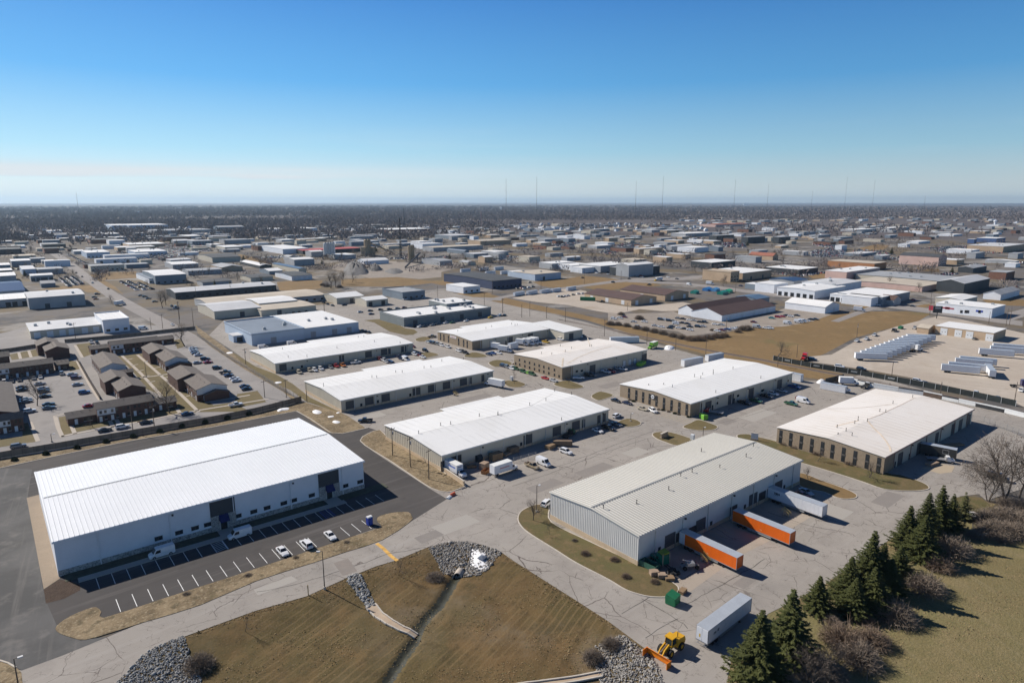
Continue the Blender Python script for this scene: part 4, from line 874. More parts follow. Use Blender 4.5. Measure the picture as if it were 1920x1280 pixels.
def dock_trailer(kind, k, fx_, fy_, label):
 p = at(k, fx_, fy_, 4.05)          # near top corner of the free (front) end, on its left edge
 return trailer(kind, (p.x + 1.3, p.y + 16.15, .008), V, label, GT)
t1 = dock_trailer('orange', 'p', 1382, 1046, 'orange trailer with grey roof backed to the dock nearest the green tractor')
t2 = dock_trailer('orange', 'p', 1482, 1000, 'orange trailer at the dock between the other orange one and the white one')
t3 = dock_trailer('white', 'p', 1543, 950, 'white trailer with dark lettering backed to the far dock of the grey warehouse')
marks(t3, -1, 3.9, 2.75, .62, (.34, .3, .4, .34), .1, dirn=-1); marks(t3, -1, 3.5, 2.55, .1, (1.4,), .1, dirn=-1)
for t in (t1, t2):
 m = MB(); m.box(.1, 1.7, -1.318, -1.302, 1.2, 4.04); m.build('nose_panel', TRW, t) if t is t1 else None
 marks(t, -1, 8.6, 1.7, .28, (.12, .16, .12), .06, mat('peach_lettering', (.75, .36, .2), .5), dirn=-1)
p = at('p', 1307, 1171, 4.05); q = at('p', 1328, 1182, 4.05); e = at('p', 1411, 1119, 4.05)
d = (e - q).normalized(); c = (p + q) / 2; c.z = .01
t4 = trailer('white', c, math.atan2(d.y, d.x), 'white trailer with silver roof standing alone near the yellow loader', GT)
marks(t4, -1, 1.9, 2.35, .5, (.26, .2, .26), .08); marks(t4, -1, 3.2, 2.45, .62, (.22, .3), .06)
m = MB(); m.box(-.085, -.072, .34, .62, 1.9, 2.6); m.build('yellow_sticker', PAINT['yellow'], t4)
# gravel yard rows (rear ends at the left)
def yard_trailer(k, X, Y, rz, label, full=False):
 p = at(k, X, Y, 4.05); return trailer('white', (p.x, p.y, -.04), rz, label, GT, full)
xa, ya, xb, yb = 357, 430, 770, 285
a0, a1 = at('5', 357, 432, 4.05), at('5', 630, 440, 4.05); ang = math.atan2(a1.y - a0.y, a1.x - a0.x)
for i in range(12):
 t = (i / 11) ** .93
 yard_trailer('5', xa + (xb - xa) * t, ya + (yb - ya) * t, ang, f'white trailer, {ORD[i]} from the front in the long slanted row of the gravel yard')
a0, a1 = at('5', 1050, 515, 4.05), at('5', 1385, 545, 4.05); ang2 = math.atan2(a1.y - a0.y, a1.x - a0.x)
for i, (X, Y) in enumerate([(1050, 520), (1105, 503), (1160, 472), (1195, 458)]):
 yard_trailer('5', X, Y, ang2, f'white trailer, {ORD[i]} from the front in the short row near the banner fence')
for i, (X, Y) in enumerate([(1350, 395), (1440, 375), (1460, 355)]):
 yard_trailer('5', X, Y, ang2 + .03, f'white trailer, {ORD[i]} from the front in the row at the right edge')
t = yard_trailer('5', 1462, 575, R_(24), 'white trailer turned across the end of the short row');
CABW = mat('truck_cab_white', (.75, .75, .76), .35, (.5, .04), coat=.3)
def box_truck(label, p, rz, L=6.0, col=CABW, boxm=TRW, stripes=None, group='white box trucks', z=.01):
 o = thing('box_truck', label, 'truck', (p[0], p[1], z), rz, group)
 m = MB(); m.box(-L, 0, -1.22, 1.22, 1.05, 3.75); b = m.build('cargo_box', boxm, o)
 m = MB(); m.box(-L - .02, .02, -1.24, 1.24, 3.755, 3.82); m.build('box_roof', mat('box_roof', (.72, .72, .69), .5, (.5, .05)), b)
 m = MB(); m.box(-L + .2, 2.3, -.45, .45, .6, 1.04); m.build('chassis', CHASSIS, o)
 m = MB(); loft(m, [(.15, 1.0, .7, 2.35, .9), (.9, 1.05, .6, 2.35, .9), (1.35, 1.05, .55, 1.6, .95), (2.4, .98, .55, 1.4, .85), (2.55, .9, .6, 1.2, .8)]); m.build('cab', col, o)
 m = MB(); m.add([(.95, -.85, 2.3), (1.38, -.9, 1.65), (1.38, .9, 1.65), (.95, .85, 2.3)], [(0, 1, 2, 3)]); m.v = [(x + .05, y, z_ + .04) for x, y, z_ in m.v]; m.build('windscreen', CARGLASS, o)
 for s in (-1, 1):
  m = MB(); m.add([(.3, s * 1.06, 1.6), (1.1, s * 1.06, 1.6), (.9, s * .99, 2.2), (.3, s * .99, 2.2)], [(0, 1, 2, 3)]); m.build('side_window', CARGLASS, o)
  for x in (1.75, -L + 1.6):
   t, q = wheel(x, s * .98, .45, .34); obj('rim', q.mesh('rim', [RIM]), obj('wheel', t.mesh('wheel', [TYRE]), o))
 if stripes: stripes(o)
 return o
def blue_band(o):
 m = MB()
 for i in range(9): m.add([(-4.6 + i * .43, 1.235, 2.45), (-4.25 + i * .43, 1.235, 2.45), (-4.15 + i * .43, 1.235, 3.0), (-4.5 + i * .43, 1.235, 3.0)], [(0, 1, 2, 3)])
 for i in range(9): m.add([(-4.6 + i * .43, -1.235, 2.45), (-4.25 + i * .43, -1.235, 2.45), (-4.15 + i * .43, -1.235, 3.0), (-4.5 + i * .43, -1.235, 3.0)], [(0, 1, 2, 3)])
 m.build('lettering', mat('blue_lettering', (.12, .2, .55), .5), o)
 m = MB(); m.box(.005, .02, -.8, .7, 2.9, 3.3); m.build('front_lettering', mat('slate_lettering', (.25, .25, .35), .5), o)
def red_words(o):
 m = MB()
 for i in range(9): m.add([(-5.0 + i * .42, -1.235, 2.3), (-4.72 + i * .42, -1.235, 2.3), (-4.66 + i * .42, -1.235, 2.72), (-4.94 + i * .42, -1.235, 2.72)], [(0, 1, 2, 3)])
 m.build('lettering', mat('red_lettering', (.5, .12, .13), .5), o)
p = at('c', 1530, 530); box_truck('white box truck with blue lettering backed into the sunken dock at the warehouse corner', p, V + .02, 7.4, stripes=blue_band)
p = at('c', 1905, 490); box_truck('white box truck with red lettering standing by the wooden boxes and rubbish', p, U + .02, 7.3, stripes=red_words)
p = at('3', 672, 690); box_truck('white box truck at the far end of the beige warehouse, cab half hidden', (p.x - .5, p.y - 1), NU * .5 + .25, 8.0)
for i, (X, Y, L) in enumerate([(752, 408, 5), (820, 430, 6)]):
 p = at('3', X, Y); box_truck(f'white box truck, {["left", "right"][i]} one of the pair nearest the brick end of the recessed warehouse', p, V + .35, L)
for i, (X, Y) in enumerate([(950, 375), (1000, 372), (1035, 366), (1060, 360)]):
 p = at('3', X, Y); box_truck(f'white box truck, {ORD[i]} from the left in the tight row of four', p, V + .3, 5.5)
def dry_box(label, p, rz, L, h=2.6, m=TRW, group='storage boxes', name='storage_container', w=1.22, cat='container'):
 o = thing(name, label, cat, (p[0], p[1], 0), rz, group)
 b = MB(); b.box(-L / 2, L / 2, -w, w, .12, h)
 n = int(L / .45)
 for i in range(n):
  x = -L / 2 + (i + .5) * L / n
  for s in (-1, 1): b.box(x - .09, x + .09, s * w - .03, s * w + .03, .2, h - .1)
 b.build('shell', m, o)
 b = MB(); b.box(-L / 2 - .04, L / 2 + .04, -w - .04, w + .04, h + .003, h + .08); b.build('top', TRROOF if m is TRW else m, o)
 b = MB(); b.box(-L / 2, L / 2, -w + .1, w - .1, 0, .119); b.build('base_frame', CHASSIS, o)
 for s in (-1, 1):
  b = MB(); b.box(L / 2 + .002, L / 2 + .05, s * w / 2 - w * .45, s * w / 2 + w * .45, .2, h - .1); b.build('end_door', m, o)
 return o
p = at('3', 862, 398); dry_box('white box trailer body on the ground between the two groups of box trucks', p, U + .1, 6.5, 3.4)
p = at('4', 672, 530); dry_box('long white container behind the emblem warehouse, front one of the two', p, U - .12, 14, 3.6)
p = at('4', 850, 490); dry_box('silver container behind the emblem warehouse, rear one of the two', p, U - .12, 12, 3.4)
p = at('4', 130, 350); dry_box('long white container behind the cream roof warehouse near the green truck', p, U - .55, 18, 3.4)
p = at('4', 1502, 655); dry_box('grey container at the far end of the emblem warehouse', p, V, 6, 3.6)
LIME = mat('lime_green', (.17, .42, .05), .5, (.6, .1)); DUMPG = mat('dumpster_green', (.022, .16, .07), .5, (.8, .15))
p = at('4', 345, 400); box_truck('bright green box truck behind the cream roof warehouse beside a snow heap', (p.x, p.y), NU + .2, 6, LIME, LIME, group='green vehicles')
def tractor(label, p, rz, col, topm=None, group='tractor units'):
 o = thing('semi_tractor', label, 'truck', (p[0], p[1], .01), rz, group)
 m = MB(); loft(m, [(-.9, 1.15, 1.0, 3.45, 1.1), (1.0, 1.2, .9, 3.6, 1.12), (1.35, 1.2, .9, 2.9, 1.1), (1.8, 1.15, .85, 2.0, 1.05)]); cb = m.build('cab', col, o)
 m = MB(); loft(m, [(1.8, 1.1, .75, 2.0, .95), (3.6, 1.0, .7, 1.75, .8), (3.8, .9, .75, 1.5, .75)]); m.build('bonnet', col, o)
 m = MB(); m.box(-.85, 1.0, -1.0, 1.0, 3.61, 3.9) if topm is None else m.extrude([(-1.0, 3.62), (1.0, 3.62), (1.0, 3.7), (-1.0, 4.1)], -.9, 1.0, 'x'); m.build('roof_fairing', topm or col, cb)
 m = MB(); m.add([(1.42, -1.0, 2.85), (1.86, -1.02, 2.05), (1.86, 1.02, 2.05), (1.42, 1.0, 2.85)], [(0, 1, 2, 3)]); m.v = [(x + .03, y, z + .03) for x, y, z in m.v]; m.build('windscreen', CARGLASS, cb)
 m = MB(); m.box(-5.2, 1.5, -.42, -.22, .85, 1.1); m.box(-5.2, 1.5, .22, .42, .85, 1.1); m.box(-5.0, -4.8, -.21, .21, .85, 1.08); m.box(-3.7, -2.7, -.5, .5, 1.12, 1.25); m.build('frame', CHASSIS, o)
 for s in (-1, 1):
  m = MB(); m.add([(.3, s * 1.2, 1.9), (1.3, s * 1.2, 1.9), (1.1, s * 1.16, 2.7), (.3, s * 1.16, 2.7)], [(0, 1, 2, 3)]); m.v = [(x, y + s * .02, z) for x, y, z in m.v]; m.build('side_window', CARGLASS, cb)
  m = MB(); m.tube((-1.05, s * 1.0, 1.0), (-1.05, s * 1.0, 4.0), .09, n=8); m.build('exhaust_stack', RIM, o)
  m = MB(); m.tube((-.2, s * 1.0, .72), (1.3, s * 1.0, .72), .3, n=10); m.build('fuel_tank', RIM, o)
  for x in (2.9, -3.0, -4.3):
   t, q = wheel(x, s * (1.02 if x > 0 else .88), .5, .34 if x > 0 else .6); obj('rim', q.mesh('rim', [RIM]), obj('wheel', t.mesh('wheel', [TYRE]), o))
 return o
GREENT = mat('deep_green_paint', (.004, .10, .072), .25, (.7, .1), coat=.7)
p = at('p', 1243, 1062); q = at('p', 1276, 1087); tractor('dark green tractor unit with lime roof fairing, parked nose in beside the near orange trailer', p, math.atan2(p.y - q.y, p.x - q.x), GREENT, mat('lime_fairing', (.20, .26, .03), .5))
p = at('4', 1575, 488); tractor('red tractor unit alone near the railway by the black fence', p, NU + .15, mat('red_truck_paint', (.5, .02, .025), .3, (.7, .08), coat=.5))
p = at('5', 1698, 712); tractor('dark blue tractor unit at the right edge of the gravel yard', p, V + .5, mat('blue_truck_paint', (.03, .02, .13), .3, (.7, .08), coat=.5))
p = at('5', 850, 420); tractor('white tractor unit coupled in front of the long trailer row', p, R_(-15), CABW)
def flatbed(label, p, rz, cab, bed=CHASSIS, group='flatbed trucks', L=5.5):
 o = thing('flatbed_truck', label, 'truck', (p[0], p[1], .01), rz, group)
 m = MB(); loft(m, [(.1, 1.0, .7, 2.2, .9), (1.0, 1.05, .6, 2.2, .9), (1.4, 1.05, .55, 1.5, .95), (2.4, .98, .55, 1.3, .85)]); m.build('cab', cab, o)
 m = MB(); m.add([(1.03, -.85, 2.15), (1.43, -.9, 1.56), (1.43, .9, 1.56), (1.03, .85, 2.15)], [(0, 1, 2, 3)]); m.v = [(x + .04, y, z + .03) for x, y, z in m.v]; m.build('windscreen', CARGLASS, o)
 m = MB(); m.box(-L, 0, -1.15, 1.15, .95, 1.12); m.box(-.1, 0, -1.1, 1.1, 1.121, 2.0); m.build('flat_bed', bed, o)
 m = MB(); m.box(-L + .2, 2.2, -.4, .4, .6, .94); m.build('chassis', CHASSIS, o)
 for s in (-1, 1):
  for x in (1.7, -L + 1.5):
   t, q = wheel(x, s * .95, .43, .34); obj('rim', q.mesh('rim', [RIM]), obj('wheel', t.mesh('wheel', [TYRE]), o))
 return o
p = at('4', 812, 915); flatbed('red cabbed flatbed truck at the brick corner next to the lime green bin', p, R_(110), PAINT['red'], TRF)
p = at('4', 872, 945)
p = at('g', 1330, 425); flatbed('white cabbed flatbed truck beside the black enclosed trailer', p, V + .55, CABW, TRF)
p = at('e', 440, 222); flatbed('dark green flatbed truck loaded with scrap in the shade of the middle warehouse', p, R_(20), PAINT['green'])
p = at('5', 665, 262); flatbed('black flatbed truck at the back of the gravel yard', p, NU + .2, PAINT['black'])
p = at('5', 835, 242); flatbed('white and blue flatbed truck near the small tan shed', p, NU + .1, PAINT['silver'])
p = at('5', 335, 690); box_truck('white box truck in the fenced compound beside the white barrier wall', p, V + .7, 6)
p = at('5', 450, 705); flatbed('white flatbed truck in the fenced compound behind the cream roof', p, V + 1.6, CABW)
p = at('5', 180, 735); dry_box('white container closing the near side of the fenced compound', (p.x, p.y), V + .1, 11, 3.0)
p = at('5', 270, 745); flatbed('white truck cab parked against the compound container', (p.x, p.y), V + .3, CABW)
# black enclosed trailer beside the cream warehouse
p = at('g', 1275, 385); o = thing('enclosed_trailer', 'black enclosed trailer with grey top and a window outline, by the cream roof warehouse', 'trailer', (p.x, p.y, .01), V + .2)
m = MB(); m.box(-6, 5, -1.3, 1.3, .6, 3.9); m.build('body', mat('trailer_black', (.05, .048, .045), .5, (.5, .15)), o)
m = MB(); m.box(-6.03, 5.03, -1.33, 1.33, 3.905, 3.98); m.build('roof', TRROOF, o)
for xx in (1.2, 2.9):
 m = MB(); m.box(xx, xx + .07, -1.325, -1.302, 1.9, 3.3); m.build('window_frame', TRIM, o)
for zz in (1.9, 3.24):
 m = MB(); m.box(1.272, 2.898, -1.325, -1.302, zz, zz + .07); m.build('window_frame', TRIM, o)
for s in (-1, 1):
 for x in (-2, -3.2):
  m = MB(); m.tube((x, s * 1.0, .42), (x, s * 1.32, .42), .42, n=12); m.build('wheel', TYRE, o)
# compact buggy-like dark truck under the bare tree at the far right
p = at('g', 1725, 560); car('van', 'black', p, V + .2, 'dark van partly hidden behind the bare trees at the right edge', G1)

# wheel loader with orange snow pusher
LY = mat('loader_yellow', (.62, .33, .018), .45, (.6, .12)); LO = mat('plough_orange', (.72, .20, .012), .5, (.6, .12))
p = at('f', 1185, 1040); ld = thing('wheel_loader', 'yellow wheel loader with an orange snow pusher blade, on the concrete beside the riprap', 'loader', (p.x, p.y, .01), R_(-121))
# heading measured from the machine's rear (1253,955) to its blade (1090,1085)
a_, b_ = at('f', 1230, 985), at('f', 1085, 1095); ld.rotation_euler.z = math.atan2(b_.y - a_.y, b_.x - a_.x)
m = MB(); loft(m, [(-3.6, 1.0, .9, 2.0, .85), (-3.4, 1.15, .8, 2.2, .95), (-1.0, 1.15, .8, 2.4, .95), (-.9, 1.0, .8, 2.3, .9)]); m.build('engine_cover', LY, ld)
m = MB(); m.box(-.85, .8, -.85, .85, 1.3, 1.75); m.box(.8, 2.0, -.5, .5, .9, 1.7); fr = m.build('chassis', LY, ld)
m = MB(); m.add([(-.85, -.8, 1.76), (.75, -.8, 1.76), (.75, .8, 1.76), (-.85, .8, 1.76), (-.7, -.72, 3.1), (.45, -.72, 3.1), (.45, .72, 3.1), (-.7, .72, 3.1)], [(0, 1, 5, 4), (1, 2, 6, 5), (2, 3, 7, 6), (3, 0, 4, 7), (4, 5, 6, 7)]); cb = m.build('cab', mat('cab_glass', (.02, .03, .03), .1, spec=.6), ld)
m = MB(); m.box(-.95, .75, -.9, .9, 3.105, 3.28); m.build('cab_roof', LY, cb)
for X, Y in ((-.85, -.8), (-.85, .8), (.72, -.8), (.72, .8)):
 m = MB(); m.tube((X, Y, 1.76), (X * .75, Y * .91, 3.1), .06, n=5); m.build('cab_pillar', LY, cb)
m = MB(); m.tube((-1.8, .35, 2.3), (-1.8, .35, 3.4), .08, n=8); m.build('exhaust', STEEL, ld)
for s in (-1, 1):
 for x in (1.5, -1.9):
  m = MB(); m.tube((x, s * .85, .8), (x, s * 1.4, .8), .8, n=16); w_ = m.build('wheel', TYRE, ld)
  m = MB(); m.tube((x, s * 1.38, .8), (x, s * 1.43, .8), .4, n=12); m.build('rim', LY, w_)
 m = MB(); m.add([(.9, s * .35, 1.9), (1.2, s * .35, 2.3), (2.6, s * .35, 1.7), (3.5, s * .35, .7), (3.3, s * .35, .5), (2.4, s * .35, 1.3)], [(0, 1, 2, 3, 4, 5)])
 n = len(m.v); m.v += [(x, y + s * .22, z) for x, y, z in m.v]; m.f += [tuple(i + 6 for i in m.f[0])] + [(i, (i + 1) % 6, 6 + (i + 1) % 6, 6 + i) for i in range(6)]; m.m += [0] * 7
 m.build('lift_arm', LY, ld)
m = MB(); m.tube((1.0, 0, 2.1), (3.2, 0, 1.3), .12, n=8); m.build('tilt_cylinder', RIM, ld)
m = MB(); m.extrude([(3.55, .08), (3.5, .6), (3.62, 1.15), (3.85, 1.45), (3.95, 1.42), (3.75, 1.1), (3.66, .6), (3.7, .08)], -2.6, 2.6, 'y'); bl = m.build('pusher_blade', LO, ld)
for s in (-1, 1):
 m = MB(); m.box(3.6, 5.0, s * 2.6 - (0.0 if s > 0 else .12), s * 2.6 + (.12 if s > 0 else 0.0), .05, 1.35); m.build('blade_end_plate', LO, bl)
m = MB(); m.box(3.2, 3.5, -2.2, 2.2, .25, .55); m.build('blade_beam', LO, bl)
# construction machines and plant clutter in the yards
p = at('g', 1245, 255); o = thing('boom_lift', 'red folded boom lift in the shade beside the cream roof warehouse', 'lift', (p.x, p.y, .01), V + .3)
m = MB(); m.box(-1.3, 1.3, -.9, .9, .5, 1.2); m.build('base', mat('lift_red', (.5, .10, .06), .5, (.6, .2)), o)
m = MB(); m.tube((-1.2, 0, 1.3), (1.8, .3, 2.6), .18, n=6); m.tube((1.8, .3, 2.6), (-1.0, .5, 3.2), .15, n=6); m.build('boom', mat('lift_red', (.5, .10, .06)), o)
m = MB(); m.box(-1.9, -1.0, .1, .9, 2.6, 2.7); m.box(-1.9, -1.85, .1, .9, 2.7, 3.6); m.build('basket', mat('lift_red', (.5, .10, .06)), o)
for s in (-1, 1):
 for x in (-.95, .95):
  m = MB(); m.tube((x, s * .75, .45), (x, s * 1.05, .45), .45, n=10); m.build('wheel', TYRE, o)
# ------------------------------------------------------------------ kerbed grass islands and verges
def island(P, m=LAWN, name='grass_island', z=.12, kerb=True, sm=4, base=0.0):
 P = [Vector((p.x, p.y, 0)) for p in P]
 if sm: P = smooth_loop(P, sm)
 b = MB(); b.prism([(p.x, p.y) for p in P], base - .02, base + z)
 me = b.mesh(name, [m]); bm = bmesh.new(); bm.from_mesh(me); bmesh.ops.triangulate(bm, faces=[f for f in bm.faces if len(f.verts) > 4]); bm.to_mesh(me); bm.free()
 tag(obj(name, me), kind='structure')
 if kerb:
  n = len(P); ar = sum(P[i].x * P[(i + 1) % n].y - P[(i + 1) % n].x * P[i].y for i in range(n)); s = 1 if ar > 0 else -1
  b = MB(); inn, out = [], []
  for i in range(n):
   d = (P[(i + 1) % n] - P[i - 1]).normalized(); nn = Vector((d.y, -d.x, 0)) * s
   inn.append(P[i] - nn * .02); out.append(P[i] + nn * .26)
  vs = []
  for p, q in zip(inn, out): vs += [(p.x, p.y, base + z + .03), (q.x, q.y, base + z + .03), (q.x, q.y, base - .02)]
  fs = []
  for i in range(n):
   j = (i + 1) % n; fs += [(i * 3, i * 3 + 1, j * 3 + 1, j * 3), (i * 3 + 1, i * 3 + 2, j * 3 + 2, j * 3 + 1)]
  b.add(vs, fs); tag(b.build('kerb', KERB), kind='structure')
island(pxs([(1028, 951), (1007, 946), (980, 957), (972, 972), (979, 987), (997, 1002), (1042, 1030), (1080, 1054), (1140, 1085), (1172, 1104), (1197, 1113), (1222, 1118), (1250, 1118), (1267, 1112), (1271, 1102), (1260, 1092), (1230, 1073), (1195, 1058), (1110, 1018), (1033, 979)]))
island(pxs([(1500, 887), (1540, 901), (1580, 915), (1600, 924), (1606, 930), (1600, 934), (1582, 935), (1565, 931), (1545, 922), (1522, 918), (1499, 909)]), BROWNG)
island(pxs([(1382, 817), (1400, 814), (1420, 819), (1457, 828), (1560, 857), (1659, 886), (1690, 891), (1727, 904), (1740, 912), (1738, 917), (1715, 920), (1677, 919), (1652, 915), (1615, 902), (1565, 886), (1515, 871), (1450, 852), (1400, 832)]))
for k, L in (('e', [(1055, 215), (1100, 200), (1200, 205), (1345, 250), (1400, 275), (1330, 302), (1230, 300), (1150, 275), (1080, 245)]), ('e', [(1285, 160), (1340, 132), (1400, 110), (1500, 140), (1540, 162), (1510, 182), (1420, 188), (1330, 178)]),
             ('e', [(790, 130), (860, 100), (930, 110), (965, 135), (930, 155), (840, 160)]), ('3', [(1490, 780), (1550, 745), (1620, 755), (1660, 775), (1600, 800), (1540, 812)]), ('3', [(1190, 682), (1290, 655), (1400, 690), (1420, 710), (1330, 722), (1240, 705)]),
             ('3', [(790, 665), (860, 650), (930, 670), (960, 690), (900, 710), (820, 700)]), ('3', [(670, 510), (730, 490), (820, 500), (850, 525), (740, 545), (690, 535)]), ('3', [(470, 460), (540, 430), (610, 440), (650, 462), (560, 472)]),
             ('3', [(80, 325), (140, 305), (200, 312), (185, 335), (110, 343)]), ('3', [(110, 445), (170, 430), (230, 435), (262, 452), (170, 470)])):
 island(pts(k, L), LAWN2)
sheet('lawn', pts('3', [(-70, 200), (0, 235), (70, 245), (100, 268), (60, 288), (0, 290), (-120, 265), (-250, 190), (-330, 172), (-180, 160)]), .012, LAWN2)
sheet('verge', pts('2', [(-60, 210), (100, 330), (300, 480), (470, 590), (600, 660), (700, 760), (790, 830), (830, 830), (1107, 912), (1160, 935), (1300, 1030), (1290, 1042), (1110, 1076), (1040, 1078), (1000, 1065), (880, 985), (770, 905), (700, 900), (760, 845), (640, 740), (330, 560), (60, 380), (-30, 300)]), .012, STRAW)
sheet('verge_grass', pts('2', [(230, 420), (420, 540), (580, 600), (720, 680), (860, 790), (1100, 905), (1060, 900), (830, 822), (700, 730), (500, 640), (300, 500)]), .018, LAWN2)
sheet('wall_verge', pxs([(-60, 872), (0, 860), (125, 842), (250, 819), (400, 793), (480, 775), (564, 754), (590, 770), (580, 784), (556, 771), (400, 801), (250, 826), (125, 851), (0, 878), (-60, 890)]), .012, STRAW)
island(pxs([(676, 826), (690, 813), (712, 806), (724, 818), (770, 846), (828, 884), (850, 896), (872, 909), (860, 916), (838, 922), (808, 914), (770, 889), (730, 862), (700, 844)]), STRAW, 'verge', .1, True, 2)
island(pxs([(104, 1178), (112, 1168), (132, 1155), (160, 1143), (180, 1138), (190, 1147), (195, 1158), (300, 1124), (400, 1092), (480, 1066), (600, 1026), (700, 993), (716, 986), (708, 978), (708, 970), (722, 964), (745, 960), (766, 960), (772, 968), (769, 978), (717, 1012), (650, 1034), (580, 1057), (480, 1089),
   (375, 1134), (270, 1166), (207, 1186), (160, 1199), (135, 1195), (112, 1187)]), STRAW, 'straw_strip', .1, False, 2)
sheet('verge', pts('b', [(-200, 1300), (-200, 900), (-20, 940), (60, 965), (120, 1000), (160, 1040), (170, 1130), (180, 1300)]), .03, STRAW)
b = MB(); P = pts('b', [(-100, 910), (-20, 945), (60, 970), (120, 1005)])
for p, q in zip(P, P[1:]): b.beam(p, q, .3, .15)
tag(b.build('kerb', KERB), kind='structure')
b = MB(); P = pxs([(-60, 889.5), (0, 877.5), (125, 850.5), (250, 825.5), (400, 800.5), (556, 770.5), (582, 785), (620, 811), (642, 813), (690, 802)])
for p, q in zip(P, P[1:]): b.beam(p, q, .3, .15)
tag(b.build('kerb', KERB), kind='structure')
def resample_(P, step):
 out = []
 for p, q in zip(P, P[1:]): n = max(1, round((q - p).length / step)); out += [p.lerp(q, i / n) for i in range(n)]
 return out + [P[-1]]
# worn yellow line across the road, patches and stall lines of the old park
P = [at('d', x, y) for x, y in [(905, 232), (960, 275), (1010, 325), (1035, 345), (1062, 362)]]
b = MB()
for p, q in zip(P, P[1:]): b.beam(p + Vector((0, 0, .012)), q + Vector((0, 0, .012)), .95, .003)
tag(b.build('yellow_line', PAINTY), kind='structure')
x0 = at('e', 1085, 75); b = MB()
for i in range(11):
 p = at('e', 1085 + i * 25.5, 70 + i * 7.6); b.box(p.x - .4, p.x + 5.0, p.y - .1, p.y + .1, .013, .015)
tag(b.build('parking_lines', PAINTO), kind='structure')
b = MB()
for i in range(6):
 p = at('f', 1590 - i * 40, 55 + i * 25); b.box(p.x - .08, p.x + .08, p.y - 6, p.y, .016, .018)
tag(b.build('parking_lines', PAINTO), kind='structure')
for nm, k, L, m in (('pavement_patch', 'd', [(580, 380), (690, 345), (760, 440), (650, 475)], ground_mat('dark_patch', [(.4, .4, .7, (.27, .235, .205), .7)], (.235, .208, .185))),
     ('oil_stain', 'e', [(1080, 590), (1300, 570), (1420, 640), (1380, 680), (1140, 650)], None)):
 if m: sheet(nm, pts(k, L), .009, m)
sheet('sand_drift', pts('g', [(1150, 470), (1260, 430), (1400, 455), (1380, 500), (1290, 510)]), .012, ground_mat('sand_drift_soil', [(.4, .4, .7, (.42, .34, .24), .7)], (.40, .33, .245)))
TAR = mat('tar_seam', (.075, .068, .062), .8); PATM = [ground_mat('patch_dark', [(.3, .4, .7, (.26, .235, .212), .8), (2, .5, .7, (.20, .182, .168), .5)], (.24, .218, .198)), ground_mat('patch_pale', [(.3, .4, .7, (.36, .335, .305), .8)], (.36, .335, .30))]
for k, L in (('e', [(0, 605), (300, 505), (640, 372), (1000, 252)]), ('e', [(0, 560), (400, 440), (800, 285), (1060, 190)]), ('f', [(830, 760), (1100, 600), (1330, 470), (1560, 350), (1800, 220)]), ('f', [(970, 650), (1250, 812), (1330, 872)]), ('f', [(1000, 945), (1130, 850), (1240, 795)]), ('f', [(1300, 690), (1500, 580), (1700, 470), (1900, 350)]),
             ('g', [(0, 800), (300, 900), (620, 960)]), ('c', [(1500, 640), (1750, 560), (1920, 500)]), ('d', [(0, 600), (300, 540), (640, 440), (1000, 310), (1280, 260)]), ('3', [(0, 850), (300, 790), (600, 740)]), ('4', [(840, 1010), (1100, 940), (1400, 850)])):
 P = resample_(pts(k, L), 2.0); b = MB(); r_ = random.Random(len(b.v) + L[0][0])
 P = [p + Vector((r_.uniform(-.25, .25), r_.uniform(-.25, .25), .013)) for p in P]
 for p, q in zip(P, P[1:]): b.beam(p, q, .11 + r_.random() * .08, .003)
 tag(b.build('crack_seal', TAR), kind='structure')
for i, (k, x, y, w, d) in enumerate((('e', 620, 480, 14, 5), ('e', 930, 350, 9, 6), ('e', 250, 600, 12, 5), ('e', 1200, 640, 0, 0), ('f', 1750, 520, 6, 3), ('g', 500, 800, 9, 7), ('g', 900, 700, 12, 5), ('d', 1500, 90, 12, 6), ('d', 1300, 180, 7, 4), ('2', 1250, 960, 22, 6), ('3', 560, 790, 16, 5), ('4', 1200, 930, 18, 7), ('4', 950, 980, 8, 5), ('2', 900, 620, 14, 5), ('3', 1650, 690, 14, 6), ('d', 150, 545, 9, 3))):
 p = at(k, x, y); q = [p + Vector(v) for v in ((-w / 2, -d / 2, 0), (w / 2, -d / 2 + .3, 0), (w / 2 - .4, d / 2, 0), (-w / 2, d / 2 - .2, 0))]
 if w: sheet('pavement_patch', q, .004, PATM[i % 2])
# estate lawns and walks
for L in ([(940, 455), (1190, 430), (1300, 520), (1400, 600), (1707, 850), (1850, 830), (2010, 900), (1600, 905), (1420, 915), (1290, 770), (1170, 720), (1080, 600)], [(468, 945), (530, 935), (545, 1005), (800, 960), (1000, 930), (1420, 860), (1590, 895), (1420, 915), (1110, 980), (830, 1020), (500, 1090)],
          [(75, 445), (300, 400), (345, 450), (95, 490)], [(600, 365), (730, 350), (740, 440), (660, 470)], [(180, 990), (230, 985), (300, 1140), (0, 1185), (-100, 1190), (-100, 1130), (180, 1100)], [(540, 490), (610, 500), (640, 560), (560, 580)], [(1390, 330), (1440, 320), (1480, 380), (1420, 400)],
          [(1850, 880), (2130, 825), (2060, 735), (1900, 760)]):
 sheet('lawn', pts('1', L), -.03, LAWN2)
def walk(k, L, w=1.4, z=-.022, m=WALK):
 P = pts(k, L); b = MB()
 for p, q in zip(P, P[1:]): b.beam(p + Vector((0, 0, z)), q + Vector((0, 0, z)), w, .06)
 tag(b.build('footpath', m), kind='structure')
